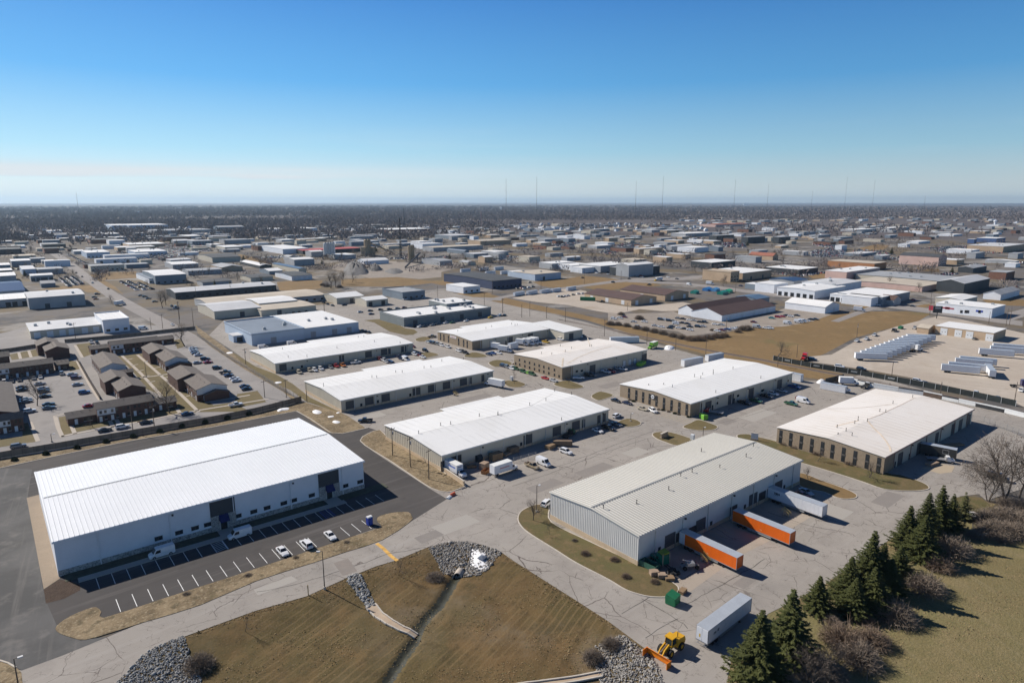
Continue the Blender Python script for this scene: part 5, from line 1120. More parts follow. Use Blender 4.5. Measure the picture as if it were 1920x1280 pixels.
for L in ([(965, 445), (1130, 600), (1290, 775)], [(1100, 448), (1340, 660), (1590, 905)], [(1090, 637), (1400, 595)], [(490, 1100), (830, 1035), (1110, 985), (1420, 920), (1720, 870), (2150, 800)], [(440, 935), (465, 1030), (500, 1105)], [(440, 935), (520, 922)], [(620, 500), (720, 690), (800, 810)], [(570, 1010), (600, 1080)], [(870, 960), (905, 1025)], [(925, 955), (960, 1015)],
          [(1415, 880), (1450, 925)], [(1110, 980), (1130, 1000)], [(600, 370), (660, 470)], [(150, 430), (165, 480)], [(230, 415), (250, 470)], [(180, 990), (240, 985), (305, 1140)], [(1640, 830), (2000, 770)]): walk('1', L)
for t in range(5): walk('1', [(1005 + t * 45, 490 + t * 45), (1060 + t * 45, 478 + t * 45)], .9); walk('1', [(1150 + t * 85, 480 + t * 75), (1215 + t * 85, 465 + t * 75)], .9)
# ------------------------------------------------------------------ townhouses
BRICK = mat('dark_red_brick', (.105, .058, .046), .9, (1.5, .2)); SHING = mat('brown_shingles', (.15, .128, .112), .9, (.8, .16), bump=(5, .3, .03)); SIDING = mat('pale_siding', (.60, .60, .60), .7, (.6, .06))
SHING2 = mat('grey_brown_shingles', (.13, .115, .105), .9, (.8, .16), bump=(5, .3, .03))
def townhouse(label, F, R, h=5.2, L=None, depth=9.0, axis='x', front=BRICK, two=True, gablem=None, roof=SHING, r=None, n=None, stag=0):
 f, rr = at('1', *F, h), at('1', *R, h); w = max(4, rr.x - f.x); d = max(5, at('1', *L, h).y - f.y) if L else depth
 r = r or (1.7 if axis == 'x' else 1.9)
 o = thing('townhouse', label, 'house', (f.x, f.y, 0), 0, 'townhouses of the estate')
 d0 = d; d = d * .52 if stag else d
 m = MB(); gable(m, w, d, h, r, axis); m.build('wall', front, o)
 m = MB(); gable_roof(m, w, d, h, r, axis, .4, .16); ro = m.build('roof', roof, o)
 if stag:
  sh = lambda q: setattr(q, 'v', [(x_ + stag, y_ + d + .45, z_ + .35) for x_, y_, z_ in q.v]) or q
  m = MB(); gable(m, w * .96, d0 - d, h, r, axis); m.v = [(a_, b_, c_ if c_ > 0 else -.35) for a_, b_, c_ in m.v]; sh(m).build('rear_wing_wall', front, o)
  m = MB(); gable_roof(m, w * .96, d0 - d, h, r, axis, .4, .16); sh(m).build('rear_wing_roof', roof, o)
 for i in range(3):
  m = MB(); X, Y = (w * (.2 + .3 * i), d * .36) if axis == 'x' else (w * .36, d * (.2 + .3 * i))
  z = h + r * .72; m.cyl((X, Y, z - .3), .1, .9, 6); m.build('vent_pipe', DARKTRIM, ro)
 if gablem:
  m = MB()
  if axis == 'y': m.add([(-.02, -.06, h * .55), (w + .02, -.06, h * .55), (w + .02, -.06, h - .02), (w / 2, -.06, h + r - .06), (-.02, -.06, h - .02)], [(0, 1, 2, 3, 4)])
  else: m.box(.1, min(w - .2, 6.2), -.35, -.01, 2.75, h - .1)
  m.build('siding_panel', gablem, o)
  if axis == 'x': m = MB(); m.box(.05, min(w - .15, 6.3), -1.0, -.36, 2.55, 2.72); m.build('porch_roof', SHING, o)
 n = n or max(1, int(w / 5.5)) if axis == 'x' else max(1, int(d / 5.5))
 for i in range(n):
  def put(name, a0, a1, z0, z1, mm, t=.05):
   m = MB()
   off = -.36 if (gablem and axis == 'x' and z0 > 2.6 and a1 < 6.2) else 0
   if axis == 'x': m.box(a0, a1, off - t, off - .005, z0, z1)
   else: m.box(-t, -.005, a0, a1, z0, z1)
   return m.build(name, mm, o)
  W = (w if axis == 'x' else d) / n; c = W * (i + .5)
  put('door', c - W * .22 - .5, c - W * .22 + .5, .1, 2.2, DOORW); wi = put('window', c + .4, c + W * .32, .9, 2.2, GLASS)
  m = MB(); a0, a1 = c + .3, c + W * .32 + .1
  if axis == 'x': m.box(a0, a1, -.09, -.006, .76, .88)
  else: m.box(-.09, -.006, a0, a1, .76, .88)
  m.build('sill', TRIM, wi)
  if two: put('window', c - W * .3, c - W * .08, 3.4, 4.6, GLASS); put('window', c + W * .1, c + W * .32, 3.4, 4.6, GLASS)
 return o
T = townhouse
T('two storey brick terrace with white siding bays, nearest the wooden boundary wall', (772, 888), (1222, 812), gablem=SIDING, roof=SHING2, n=5)
T('low brick house end, left wing of the terrace nearest the boundary wall', (540, 962), (768, 913), 2.8, two=False, depth=8, r=1.5, roof=SHING2)
T('low brick house end, right wing of the terrace nearest the boundary wall', (1232, 848), (1415, 822), 2.8, two=False, depth=8, r=1.5, roof=SHING2)
T('brown roofed block with pale gable, upper of the two beside the estate lane', (1320, 505), (1487, 472), 5.2, L=(1190, 388), axis='y', gablem=SIDING, stag=-2.6)
T('low brick gabled wing below the upper block beside the estate lane', (1360, 545), (1525, 512), 2.9, L=(1332, 520), axis='y', two=False, r=1.4)
T('brown roofed block with pale gable, lower of the two beside the estate lane', (1572, 730), (1767, 658), 5.2, L=(1400, 578), axis='y', gablem=SIDING, stag=-2.6)
T('low brick gabled wing closest to the white pickup on the estate street', (1640, 772), (1822, 732), 2.9, L=(1602, 742), axis='y', two=False, r=1.4)
T('brown roofed block with pale gable in the middle of the lawns', (805, 557), (995, 522), 5.2, L=(722, 464), axis='y', gablem=SIDING)
T('brown roofed block with brick gable, lower one in the middle of the lawns', (950, 740), (1170, 712), 5.2, L=(838, 612), axis='y', stag=-2.6)
T('low roofed link between the two middle blocks', (850, 612), (1080, 598), 3.3, depth=5, two=False, r=1.0)
T('brick gabled block at the back beside the fenced estate corner', (365, 420), (548, 392), 5.2, L=(315, 345), axis='y', stag=-2.6)
T('dark roofed terrace facing the estate car park', (-60, 572), (425, 512), 5.2, roof=SHING2, n=6, gablem=SIDING)
T('low house end right of the terrace facing the car park', (440, 532), (548, 514), 2.8, two=False, r=1.4, roof=SHING2)
T('terrace with pale left end against the rear boundary fence', (885, 374), (1255, 320), 5.2, gablem=SIDING, roof=SHING2, n=5)
T('low house end left of the rear boundary terrace', (725, 407), (883, 390), 2.8, two=False, r=1.4, roof=SHING2)
T('low house end right of the rear boundary terrace', (1265, 332), (1390, 317), 2.8, two=False, r=1.4, roof=SHING2)
T('brown block cut by the left picture edge at the back', (-120, 480), (68, 440), 5.2, roof=SHING2)
T('long grey brown roofed block at the left picture edge', (-200, 965), (150, 915), 5.2, L=(-360, 730), axis='y', roof=SHING2)
T('two storey house with pale upper front at the bottom left of the estate', (-90, 990), (182, 946), 5.2, depth=4.5, gablem=SIDING, roof=SHING2, n=3)
# ------------------------------------------------------------------ fences and walls
WOOD = mat('weathered_wood', (.20, .165, .13), .9, (.5, .2), stretch=(1, 1, .15)); WOODP = mat('wood_post', (.14, .11, .085), .9, (1, .2)); CHAIN = mat('wire_mesh', (.28, .28, .28), .5)
resample = resample_
def fence(name, label, k, L, h, panel, post, step=3.0, t=.06, z=-.05, cat='fence', wire=False, pw=.12):
 P = resample(pts(k, L), step); o = thing(name, label, cat, (P[0].x, P[0].y, z)); P = [p - P[0] for p in P]
 m = MB()
 for p, q in zip(P, P[1:]):
  if wire:
   for i in range(5): m.beam(p + Vector((0, 0, h * (.08 + .22 * i))), q + Vector((0, 0, h * (.08 + .22 * i))), .03, .035)
   n = 8
   for i in range(n): a = p.lerp(q, (i + .5) / n); m.beam(a, a + (q - p).normalized() * .03, .03, h)
  else: m.beam(p + Vector((0, 0, .05)), q + Vector((0, 0, .05)), t, h - .05)
 m.build('mesh_panel' if wire else 'panel', panel, o)
 pm = MB(); pm.box(-pw / 2, pw / 2, -pw / 2, pw / 2, 0, h + .08); me = pm.mesh('post', [post])
 if not wire:
  for i, p in enumerate(P):
   d = (P[min(i + 1, len(P) - 1)] - P[max(i - 1, 0)]).normalized(); obj('post', me, o, p + Vector((d.y, -d.x, 0)) * (t / 2 + pw / 2 - .01), math.atan2(d.y, d.x))
 else:
  for p in P: obj('post', me, o, p)
 return o, P
fence('boundary_wall', 'long weathered wooden wall between the estate street and the new warehouse', 'p', [(-60, 868), (0, 859), (125, 838), (250, 816), (400, 790), (480, 774), (565, 752)], 2.3, WOOD, WOODP, 3.2, cat='wall')
fence('boundary_wall', 'weathered wooden wall at the back of the estate beside the street', '1', [(520, 352), (720, 335), (900, 318), (1150, 292), (1400, 262), (1560, 246)], 2.2, WOOD, WOODP, 4, cat='wall')
fence('boundary_wall', 'weathered wooden wall at the far left behind the brick gabled block', '1', [(-60, 440), (70, 425), (200, 405), (318, 385)], 2.2, WOOD, WOODP, 4, cat='wall')
fence('yard_fence', 'wooden fence of the small yards beside the estate car park', '1', [(620, 495), (700, 640), (800, 805)], 1.7, WOOD, WOODP, 3)
fence('wire_fence', 'grey wire fence between the estate lane and the white roofed warehouses', '2', [(-40, 300), (60, 372), (200, 470), (400, 590), (560, 690), (700, 770), (760, 800)], 2.1, CHAIN, CHAIN, 3.5, wire=True, pw=.09)
fence('wire_fence', 'short wire fence behind the tan pickup in the middle yard', 'e', [(10, 430), (180, 385)], 1.9, CHAIN, CHAIN, 3, wire=True, pw=.09)
fence('wire_fence', 'wire fence with tall posts beyond the end of the stained cream roof', 'g', [(1530, 110), (1620, 125), (1700, 160), (1790, 185), (1920, 240)], 2.2, CHAIN, CHAIN, 3, wire=True, pw=.1)
fence('wire_fence', 'low wire fence along the meadow behind the spruces', 'g', [(1530, 920), (1570, 1000), (1790, 965), (1920, 950)], 1.4, CHAIN, WOODP, 4, wire=True, pw=.12)
# black banner fence with pale emblem
BANN = mat('black_banner', (.03, .036, .035), .8, (.4, .2)); EMB = mat('banner_emblem', (.36, .38, .38), .7)
o, P = fence('banner_fence', 'long black banner fence with pale posts and emblems along the gravel truck yard', '5', [(-300, 490), (0, 548), (400, 612), (900, 705), (1300, 785), (1640, 858)], 2.6, BANN, mat('pale_post', (.55, .56, .55), .5), 5.6, pw=.14)
for i in range(0, len(P) - 1):
 if i % 3 == 1:
  p, q = P[i], P[i + 1]; d = (q - p).normalized(); n = Vector((d.y, -d.x, 0)) * .06; n = n if n.y < 0 else -n
  m = MB()
  for j in range(5):
   a = p + d * (1.3 + j * .6) + n; bq = a + d * .42; s = d * .25
   m.add([a + Vector((0, 0, 1.0)), bq + Vector((0, 0, 1.0)), bq + s + Vector((0, 0, 1.75)), a + s + Vector((0, 0, 1.75))], [(0, 1, 2, 3)])
  m.build('emblem', EMB, o)
# white and black barrier sections behind the cream roof warehouse
bw, bk = mat('barrier_white', (.70, .71, .70), .6, (.5, .06)), mat('barrier_black', (.04, .042, .045), .6, (.5, .2)); bb = mat('barrier_brown', (.12, .085, .065), .8, (.5, .2))
BP = resample(pts('5', [(255, 655), (500, 712), (700, 745), (900, 775), (1050, 805), (1320, 862), (1550, 912), (1720, 955), (1900, 1000)]), 7.0)
cn = {}
for i, (p, q) in enumerate(zip(BP, BP[1:])):
 c = (bw, bw, bk, bw, bb)[i % 5] if i > 2 else bw; cn[c.name] = cn.get(c.name, 0) + 1
 o = thing('barrier_section', f'{c.name.split("_")[1]} wall section, {ORD[cn[c.name] - 1]} of its colour from the left along the cream roof compound', 'barrier', (p.x, p.y, -.02), math.atan2(q.y - p.y, q.x - p.x), 'barrier sections of the compound')
 L = (q - p).length - .15; m = MB(); m.box(0, L, -.15, .15, .1, 1.9 if i < 5 else 1.5); m.build('panel', c, o)
 m = MB(); m.box(0, L, -.2, .2, 1.91 if i < 5 else 1.51, 2.3 if i < 5 else 2.0); m.build('cap_rail', bk if c is bw and i % 2 else bw, o)
 for X in (.4, L - .6): m = MB(); m.box(X, X + .2, -.5, .5, 0, .099); m.build('foot', CHASSIS, o)
P = pts('5', [(115, 680), (262, 645)]); m = MB(); o = thing('side_fence', 'dark fence with a brown panel closing the left side of the compound', 'fence', P[0]); m.beam(Vector(), P[1] - P[0], .1, 2.6); m.build('panel', bk, o); m = MB(); m.beam((P[1] - P[0]) * .55 + Vector((.1, -.1, .2)), (P[1] - P[0]) * .8 + Vector((.1, -.1, .2)), .06, 2.2); m.build('brown_panel', bb, o)

# ------------------------------------------------------------------ poles, lamps, signs
def Hgt(kb, b, kt, t):
 p = at(kb, *b); X, Y = px(kt, *t); a, b_ = (X - 960) / FPX, -(Y - 640) / FPX; return CAMH + math.hypot(p.x, p.y) * (b_ * CP - SP) / math.hypot(a, CP + b_ * SP)
POLEM = mat('pole_wood', (.13, .10, .08), .9, (.8, .2)); LAMPP = mat('lamp_post_bronze', (.09, .075, .065), .5)
def lamp(label, k, b, t, rz=0.0):
 p = at(k, *b); h = max(3, Hgt(k, b, k, t)); o = thing('street_lamp', label, 'street lamp', (p.x, p.y, 0), rz, 'street lamps')
 m = MB(); m.tube((0, 0, 0), (0, 0, h), .13, .08, 8); m.build('pole', LAMPP, o); m = MB(); m.cyl((0, 0, -.1), .3, .7, 10); m.build('base', KERB, o)
 m = MB(); m.box(0, 1.0, -.06, .06, h - .1, h - .02); m.build('arm', LAMPP, o); m = MB(); m.box(.5, 1.3, -.22, .22, h - .2, h); lh = m.build('lamp_head', mat('lamp_head', (.6, .6, .6), .4), o); m = MB(); m.box(.6, 1.2, -.16, .16, h - .25, h - .201); m.build('lens', LAMP, lh)
lamp('tall street lamp on the grass edge beside the riprap chute', 'd', (515, 575), (490, 292), R_(140)); lamp('street lamp at the tip of the lawn left of the striped roof warehouse', 'e', (185, 800), (188, 600)); lamp('street lamp at the bottom left picture corner', 'b', (142, 1160), (118, 930))
lamp('street lamp behind the far end of the striped roof', 'e', (1432, 236), (1432, 165)); lamp('street lamp post beside the parking near the emblem warehouse', 'e', (890, 120), (888, 60)); lamp('lamp post on the estate lawn path', '1', (1172, 628), (1168, 500)); lamp('short lamp post by the estate entrance wall', '1', (415, 1145), (413, 1095))
def utility(label, k, b, t, arm=True, can=False, m_=None, yaw=.3):
 p = at(k, *b); h = max(5, Hgt(k, b, k, t)); o = thing('utility_pole', label, 'utility pole', (p.x, p.y, -.06), yaw, 'utility poles')
 m = MB(); m.tube((0, 0, 0), (0, 0, h), .17, .11, 7); m.build('pole', m_ or POLEM, o)
 if arm:
  m = MB(); m.box(-1.3, 1.3, -.24, -.12, h - .7, h - .52); m.build('crossarm', POLEM, o)
  for s in (-1.15, -.4, .4, 1.15): m = MB(); m.cyl((s, -.18, h - .52), .05, .22, 6); m.build('insulator', mat('insulator_grey', (.4, .4, .4), .4), o)
 if can: m = MB(); m.cyl((.34, 0, h - 2.6), .28, 1.0, 10); m.build('transformer', METAL, o)
 return Vector((p.x, p.y, h - .45))
PC = [utility('utility pole with transformer, farthest of three along the grass beside the box truck warehouse', 'c', (1025, 375), (1008, 163), True, True), utility('utility pole with transformer, middle of three along the grass by the box truck warehouse', 'c', (1158, 462), (1140, 235), True, True),
      utility('bare topped utility pole nearest the corner dock with the box truck', 'c', (1297, 553), (1290, 325), True, False)]
def wire(a, b, label, sag=1.0):
 m = MB(); n = 8; prev = None
 for i in range(n + 1):
  t = i / n; p = a.lerp(b, t) - Vector((0, 0, sag * 4 * t * (1 - t)))
  if prev is not None: m.tube(prev, p, .022, n=3, cap=False)
  prev = p
 tag(m.build('power_line', STEEL), label, 'cable', 'power lines')
wire(PC[0], PC[1], 'sagging cable between the far and middle poles by the box truck warehouse'); wire(PC[1], PC[2], 'sagging cable between the middle and near poles by the box truck warehouse')
UP = [('2', (345, 522), (340, 395), 'beside the fence side warehouse end'), ('2', (835, 826), (825, 670), 'at the end of the wooden wall by the beige warehouse'), ('2', (670, 788), (657, 640), 'by the wire fence end'), ('2', (497, 788), (490, 650), 'on the estate lane edge'), ('1', (1067, 1078), (1050, 850), 'by the wooden wall in front of the brick terrace'),
      ('1', (1238, 1045), (1222, 848), 'pale and standing against the wooden wall'), ('3', (780, 118), (777, 0), 'behind the teal flat roofed building'), ('3', (932, 150), (932, 45), 'left above the recessed warehouse roof'), ('3', (996, 140), (995, 20), 'second above the recessed warehouse roof'), ('3', (1130, 158), (1130, 60), 'third above the recessed warehouse roof'),
      ('3', (1280, 186), (1280, 72), 'with crossarm beyond the recessed warehouse'), ('3', (1592, 300), (1592, 160), 'between the railway and the cream roof warehouse'), ('4', (310, 366), (308, 255), 'next to the bright green box truck'), ('4', (540, 412), (543, 275), 'beside the snow heap on the railway edge'), ('4', (780, 468), (783, 290), 'behind the long container by the railway'),
      ('4', (1357, 542), (1357, 440), 'behind the emblem warehouse by the railway'), ('4', (1510, 468), (1510, 362), 'next to the red tractor unit'), ('5', (648, 622), (654, 500), 'behind the black banner fence in the yard'), ('5', (1032, 800), (1036, 662), 'rising over the cream roof by the banner fence'), ('5', (1632, 815), (1648, 662), 'at the right end of the banner fence'),
      ('5', (368, 312), (371, 195), 'on the brown field edge of the gravel yard'), ('5', (952, 130), (958, 0), 'left of the white shop with the red square'), ('5', (1424, 200), (1428, 100), 'in front of the white shop'), ('5', (1562, 218), (1570, 70), 'first of the cluster right of the white shop'), ('5', (1590, 210), (1597, 60), 'second of the cluster right of the white shop'),
      ('4', (943, 290), (940, 150), 'in the auction lot hedge'), ('4', (155, 95), (155, 30), 'before the brown roofed sheds'), ('1', (605, 320), (590, 190), 'behind the grey flat street building'), ('1', (1210, 245), (1200, 150), 'on the verge by the ambulance lane'), ('1', (1303, 240), (1300, 120), 'on the near verge of the long street'),
      ('1', (1437, 200), (1432, 20), 'tall beside the long street bend'), ('1', (1550, 230), (1545, 70), 'right of the long street bend'), ('2', (975, 140), (975, 40), 'behind the blue grey building'), ('C', (1510, 1015), (1512, 880), 'before the dark roofed blue wall building'), ('C', (965, 1055), (967, 935), 'beside the white petrol station'),
      ('C', (1613, 1210), (1613, 1060), 'on the rail field left'), ('C', (1430, 1130), (1432, 1010), 'on the road before the petrol station'), ('D', (97, 1250), (97, 1120), 'on the rail field beside the gravel yard'), ('D', (345, 1260), (345, 1140), 'on the rail field in front of the gravel yard'), ('D', (722, 920), (724, 770), 'on the brown lawn beside the crossing'),
      ('D', (1090, 880), (1095, 780), 'at the road corner by the dark long building'), ('D', (290, 970), (290, 850), 'by the white walled building'), ('E', (528, 1000), (530, 890), 'by the green and blue tarpaulins'), ('F', (775, 1080), (778, 1010), 'in front of the white gabled hall'), ('B', (255, 1060), (248, 935), 'in front of the dark green long hall'), ('B', (600, 1020), (597, 925), 'in front of the dark hall, right one'),
      ('B', (90, 1270), (80, 1090), 'by the parked van on the street corner'), ('B', (1540, 1230), (1540, 1100), 'by the white gabled pair')]
for i, (k, b, t, w) in enumerate(UP): utility(f'utility pole {w}', k, b, t, i % 3 != 1, i % 5 == 0)
p = at('d', 393, 622); o = thing('marker_post', 'yellow marker post on the mown grass near the street lamp', 'post', (p.x, p.y, gh(p) - .05)); m = MB(); m.tube((0, 0, 0), (0, 0, 2.6), .1, n=8); m.build('post', mat('marker_yellow', (.30, .19, .05), .6), o); m = MB(); m.cyl((0, 0, 2.6), .1, .08, 8, r1=.03); m.build('cap', PAINTY, o)
# small structures and yard clutter
p = at('c', 852, 893); o = thing('portable_toilet', 'blue portable toilet with white roof at the end of the marked stalls', 'toilet', (p.x, p.y, .01), .05)
TB = mat('toilet_blue', (.02, .045, .28), .45); m = MB(); m.box(-.65, .65, -.65, .65, .12, 2.2); m.build('cabin', TB, o); m = MB(); m.extrude([(-.68, 2.2), (.68, 2.2), (.5, 2.42), (0, 2.5), (-.5, 2.42)], -.68, .68, 'x'); m.build('roof', mat('toilet_white', (.7, .7, .7), .5), o); m = MB(); m.box(-.4, .4, -.69, -.655, .2, 2.0); m.build('door', mat('toilet_door', (.03, .07, .36), .45), o)
m = MB(); m.box(-.7, .7, -.7, .7, 0, .12); m.build('skid', CHASSIS, o)
def bin_(label, p, rz, m_, L=2.4, W=1.6, H=1.6, group='waste bins', lid=True):
 o = thing('dumpster', label, 'dumpster', (p[0], p[1], .01), rz, group)
 m = MB(); m.extrude([(-W / 2, .15), (W / 2, .15), (W / 2 + .1, H * .75), (W / 2 - .1, H), (-W / 2, H * .8)] if lid else [(-W / 2, .15), (W / 2, .15), (W / 2, H), (W / 2 - .08, H), (W / 2 - .08, .3), (-W / 2 + .08, .3), (-W / 2 + .08, H), (-W / 2, H)], -L / 2, L / 2, 'x'); m.build('bin', m_, o)
 if lid:
  m = MB(); m.extrude([(-W / 2 - .03, H * .8 + .02), (W / 2 - .1, H + .02), (W / 2 - .1, H + .07), (-W / 2 - .03, H * .8 + .07)], -L / 2 - .03, L / 2 + .03, 'x'); m.build('lid', m_, o)
 else:
  for s in (-1, 1): m = MB(); m.box(s * L / 2 - .05, s * L / 2 + .05, -W / 2, W / 2, .15, H); m.build('end_panel', m_, o)
 for s in (-1, 1):
  m = MB(); m.box(s * L / 4 - .08, s * L / 4 + .08, -W / 2 - .2, W / 2 + .2, .5, .62); m.build('lift_bar', m_, o)
  m = MB(); m.box(s * L * .4 - .1, s * L * .4 + .1, -W / 2, W / 2, 0, .149); m.build('runner', CHASSIS, o)
 return o
bin_('closed green dumpster on the concrete at the tip of the lawn', at('f', 1205, 680), R_(10), DUMPG, 2.6, 2.2, 2.3); o = bin_('open green skip full of rubbish at the corner of the striped roof warehouse', at('f', 1030, 415), R_(-85), mat('skip_green', (.05, .13, .09), .5, (.6, .2)), 4.5, 2.0, 1.5, lid=False)
bin_('lime green bin at the brick corner of the emblem warehouse', at('4', 765, 962), R_(70), LIME, 3, 2, 2.2); bin_('rusty open skip beside the wooden boxes', at('c', 1725, 505), R_(20), mat('rust_skip', (.30, .13, .05), .8, (.8, .3)), 3.2, 1.7, 1.2, lid=False)
bin_('green dumpster at the back of the gravel yard', at('5', 720, 240), 0, DUMPG, 4, 2, 1.8)
WOODC = mat('crate_wood', (.25, .17, .10), .85, (.9, .2)); WOODD = mat('old_crate_wood', (.18, .13, .09), .9, (.9, .25)); CARD = mat('cardboard', (.32, .235, .17), .9, (1, .15))
def crate(label, k, b, L, W, H, rz, m_, name='crate', group='crates and boxes'):
 p = at(k, *b); o = thing(name, label, 'crate', (p.x, p.y, .01), rz, group)
 m = MB(); m.box(-L / 2, L / 2, -W / 2, W / 2, .12, H); m.build('box', m_, o); m = MB()
 for s in (-.42, 0, .42): m.box(L * s - .08, L * s + .08, -W / 2, W / 2, 0, .119)
 m.build('skid', WOODD, o); m = MB()
 for s in (-.5, -.17, .17, .5): m.box(L * s - .06, L * s + .06, -W / 2 - .04, -W / 2 - .002, .12, H); m.box(L * s - .06, L * s + .06, W / 2 + .002, W / 2 + .04, .12, H)
 m.build('batten', m_, o)
 m = MB(); m.box(-L / 2 - .04, L / 2 + .04, -W / 2 - .04, W / 2 + .04, H + .002, H + .06); m.build('lid', m_, o)
crate('big wooden crate in the shade along the box truck warehouse', 'p', (930, 861), 4.2, 2.2, 2.3, 0, WOODC); crate('dark crate stack at the wall right of the big wooden crate', 'p', (962, 848), 3.6, 2.0, 2.0, 0, WOODD); crate('low flat crate between the big crate and the dark stack', 'p', (951, 853), 2.8, 1.4, .7, .1, CARD)
crate('pale topped box among the rubbish behind the white truck', 'p', (908, 878), 2.6, 2.0, 2.0, .3, CARD); crate('low pallet with boards left in the rubbish heap', 'p', (884, 876), 3.0, 1.6, .6, -.4, WOODC)
crate('cardboard box against the lawn kerb, nearest the skip', 'f', (1065, 470), 1.9, 1.5, 1.1, -.5, CARD); crate('cardboard box against the lawn kerb, middle of three', 'f', (1122, 490), 1.7, 1.4, 1.0, -.7, CARD); crate('flat wooden box against the lawn kerb, farthest from the skip', 'f', (1180, 505), 2.0, 1.5, .7, -.6, WOODC)
crate('pallet pile behind the closed green dumpster', 'f', (1278, 602), 2.0, 1.2, .7, .2, WOODC, 'pallet_stack'); crate('pallet heap with orange boards in the middle yard', 'e', (285, 320), 3.2, 2.2, 1.3, .2, WOODC, 'pallet_stack'); crate('dark rack of timber behind the white estate car', 'e', (380, 300), 6.5, 1.6, 1.8, -.7, WOODD, 'timber_rack')
crate('flat timber load beside the white flatbed truck', 'g', (1230, 445), 4.6, 1.8, .8, -.2, CARD, 'timber_stack'); crate('long timber pieces lying beyond the boom lift', 'g', (1390, 300), 7, 2, .5, -.5, WOODC, 'timber_stack'); crate('lime green stack of panels under the cream roof', '4', (265, 530), 7, 2.6, 1.6, .35, LIME, 'panel_stack')
p = at('p', 897, 864); o = thing('tank', 'dark round tank lying in the shade by the wall', 'tank', (p.x, p.y, 1.1), .2); m = MB(); m.tube((-1.1, 0, 0), (1.1, 0, 0), 1.1, n=16); m.build('shell', mat('tank_blue', (.03, .04, .05), .6), o); m = MB(); m.tube((1.1, 0, 0), (1.2, 0, 0), .4, n=12); m.build('end_cap', METAL, o); m = MB(); m.box(-.9, .9, -.7, .7, -1.1, -.8); m.build('cradle', CHASSIS, o)
YEL = mat('safety_yellow', (.58, .42, .12), .5)
def stair(label, k, b, rz):
 p = at(k, *b); o = thing('dock_stair', label, 'stairs', (p.x, p.y, .01), rz, 'dock stairs')
 for i in range(5): m = MB(); m.box(-1.0 + i * .4, -.6 + i * .4, -.55, .55, 0 if i == 4 else .2 * i + .12, .2 * i + .2); m.build('step', WALK, o)
 for s in (-1, 1):
  m = MB()
  for i in range(6): m.tube((-1.0 + i * .4, s * .58, .1 + .2 * i), (-1.0 + i * .4, s * .58, 1.1 + .2 * i), .04, n=5)
  m.tube((-1.0, s * .58, 1.1), (1.0, s * .58, 2.1), .045, n=5); m.tube((-1.0, s * .58, .7), (1.0, s * .58, 1.7), .035, n=5); m.build('railing', YEL, o)
stair('yellow railed steps beside the near orange trailer', 'p', (1322, 1052), NV); stair('yellow railed steps between the far orange and the white trailer', 'p', (1474, 966), NV); stair('yellow railed steps below the beige warehouse with the parked box truck', '3', (405, 775), NV + .3)
p = at('f', 1330, 420); o = thing('sweeper_attachment', 'grey tangle of truck chassis parts beside the green tractor', 'machine', (p.x, p.y, .01), R_(150)); m = MB(); m.box(-2.2, 2.2, -.45, -.25, .7, .95); m.box(-2.2, 2.2, .25, .45, .7, .95)
m.build('frame', METAL, o)
for x in (-1.6, 1.4):
 for s in (-1, 1): m = MB(); m.tube((x, s * .55, .5), (x, s * .95, .5), .5, n=12); m.build('wheel', TYRE, o)
m = MB(); m.box(-1.0, .8, -.8, .8, .96, 1.7); m.tube((-.2, 0, 1.7), (1.8, .3, 2.5), .12, n=6); m.build('boom', METAL, o)
def monument(label, k, b, w, h, d, m_, rz):
 p = at(k, *b); o = thing('monument_sign', label, 'sign', (p.x, p.y, .1), rz, 'ground signs'); m = MB(); m.box(-w / 2, w / 2, -d / 2, d / 2, .5, h); m.build('panel', m_, o); m = MB(); m.box(-w / 2 - .2, w / 2 + .2, -d / 2 - .2, d / 2 + .2, 0, .499); m.build('plinth', TANBRICK, o); m = MB(); m.box(-w / 2 - .1, w / 2 + .1, -d / 2 - .1, d / 2 + .1, h, h + .15); m.build('coping', KERB, o)
monument('low tan brick sign on the grass island', 'e', (1140, 238), 4.2, 1.7, .6, TANBRICK, .1); monument('white slanted sign board at the end of the cream roof lawn', 'e', (1818, 262), 2.4, 2.6, .3, DOORW, NV + .4)
def cabinet(label, k, b, m_=DOORW):
 p = at(k, *b); o = thing('utility_cabinet', label, 'cabinet', (p.x, p.y, .1), .2, 'utility cabinets'); m = MB(); m.box(-.6, .6, -.6, .6, .15, 2.0); m.build('case', m_, o); m = MB(); m.box(-.7, .7, -.7, .7, 0, .149); m.build('plinth', KERB, o); m = MB(); m.box(-.45, .45, -.63, -.602, .3, 1.85); m.build('door', m_, o)
cabinet('white utility cabinet behind the ridge of the striped roof', 'e', (1353, 258)); cabinet('white utility cabinet on the small grass island by the box truck', '3', (850, 655))
p = at('f', 1000, 1080)
P_ = pts('c', [(1402, 492), (1562, 602)]); o = thing('retaining_wall', 'tan retaining wall along the sunken dock by the blue lettered truck', 'wall', P_[0]); m = MB(); m.beam(Vector(), P_[1] - P_[0], .4, 1.5); m.build('wall', TANBASE, o); m = MB(); m.beam(Vector((0, 0, 1.501)), P_[1] - P_[0] + Vector((0, 0, 1.501)), .46, .1); m.build('coping', KERB, o)
p = at('c', 1475, 672); o = thing('traffic_barrier', 'small orange plastic barrier lying at the corner of the new asphalt', 'barrier', (p.x, p.y, .02), .3); m = MB(); m.extrude([(-.5, 0), (.5, 0), (.2, .35), (.15, .75), (-.15, .75), (-.2, .35)], -1.0, 1.0, 'x'); m.build('body', mat('barrier_orange', (.65, .12, .05), .5), o)
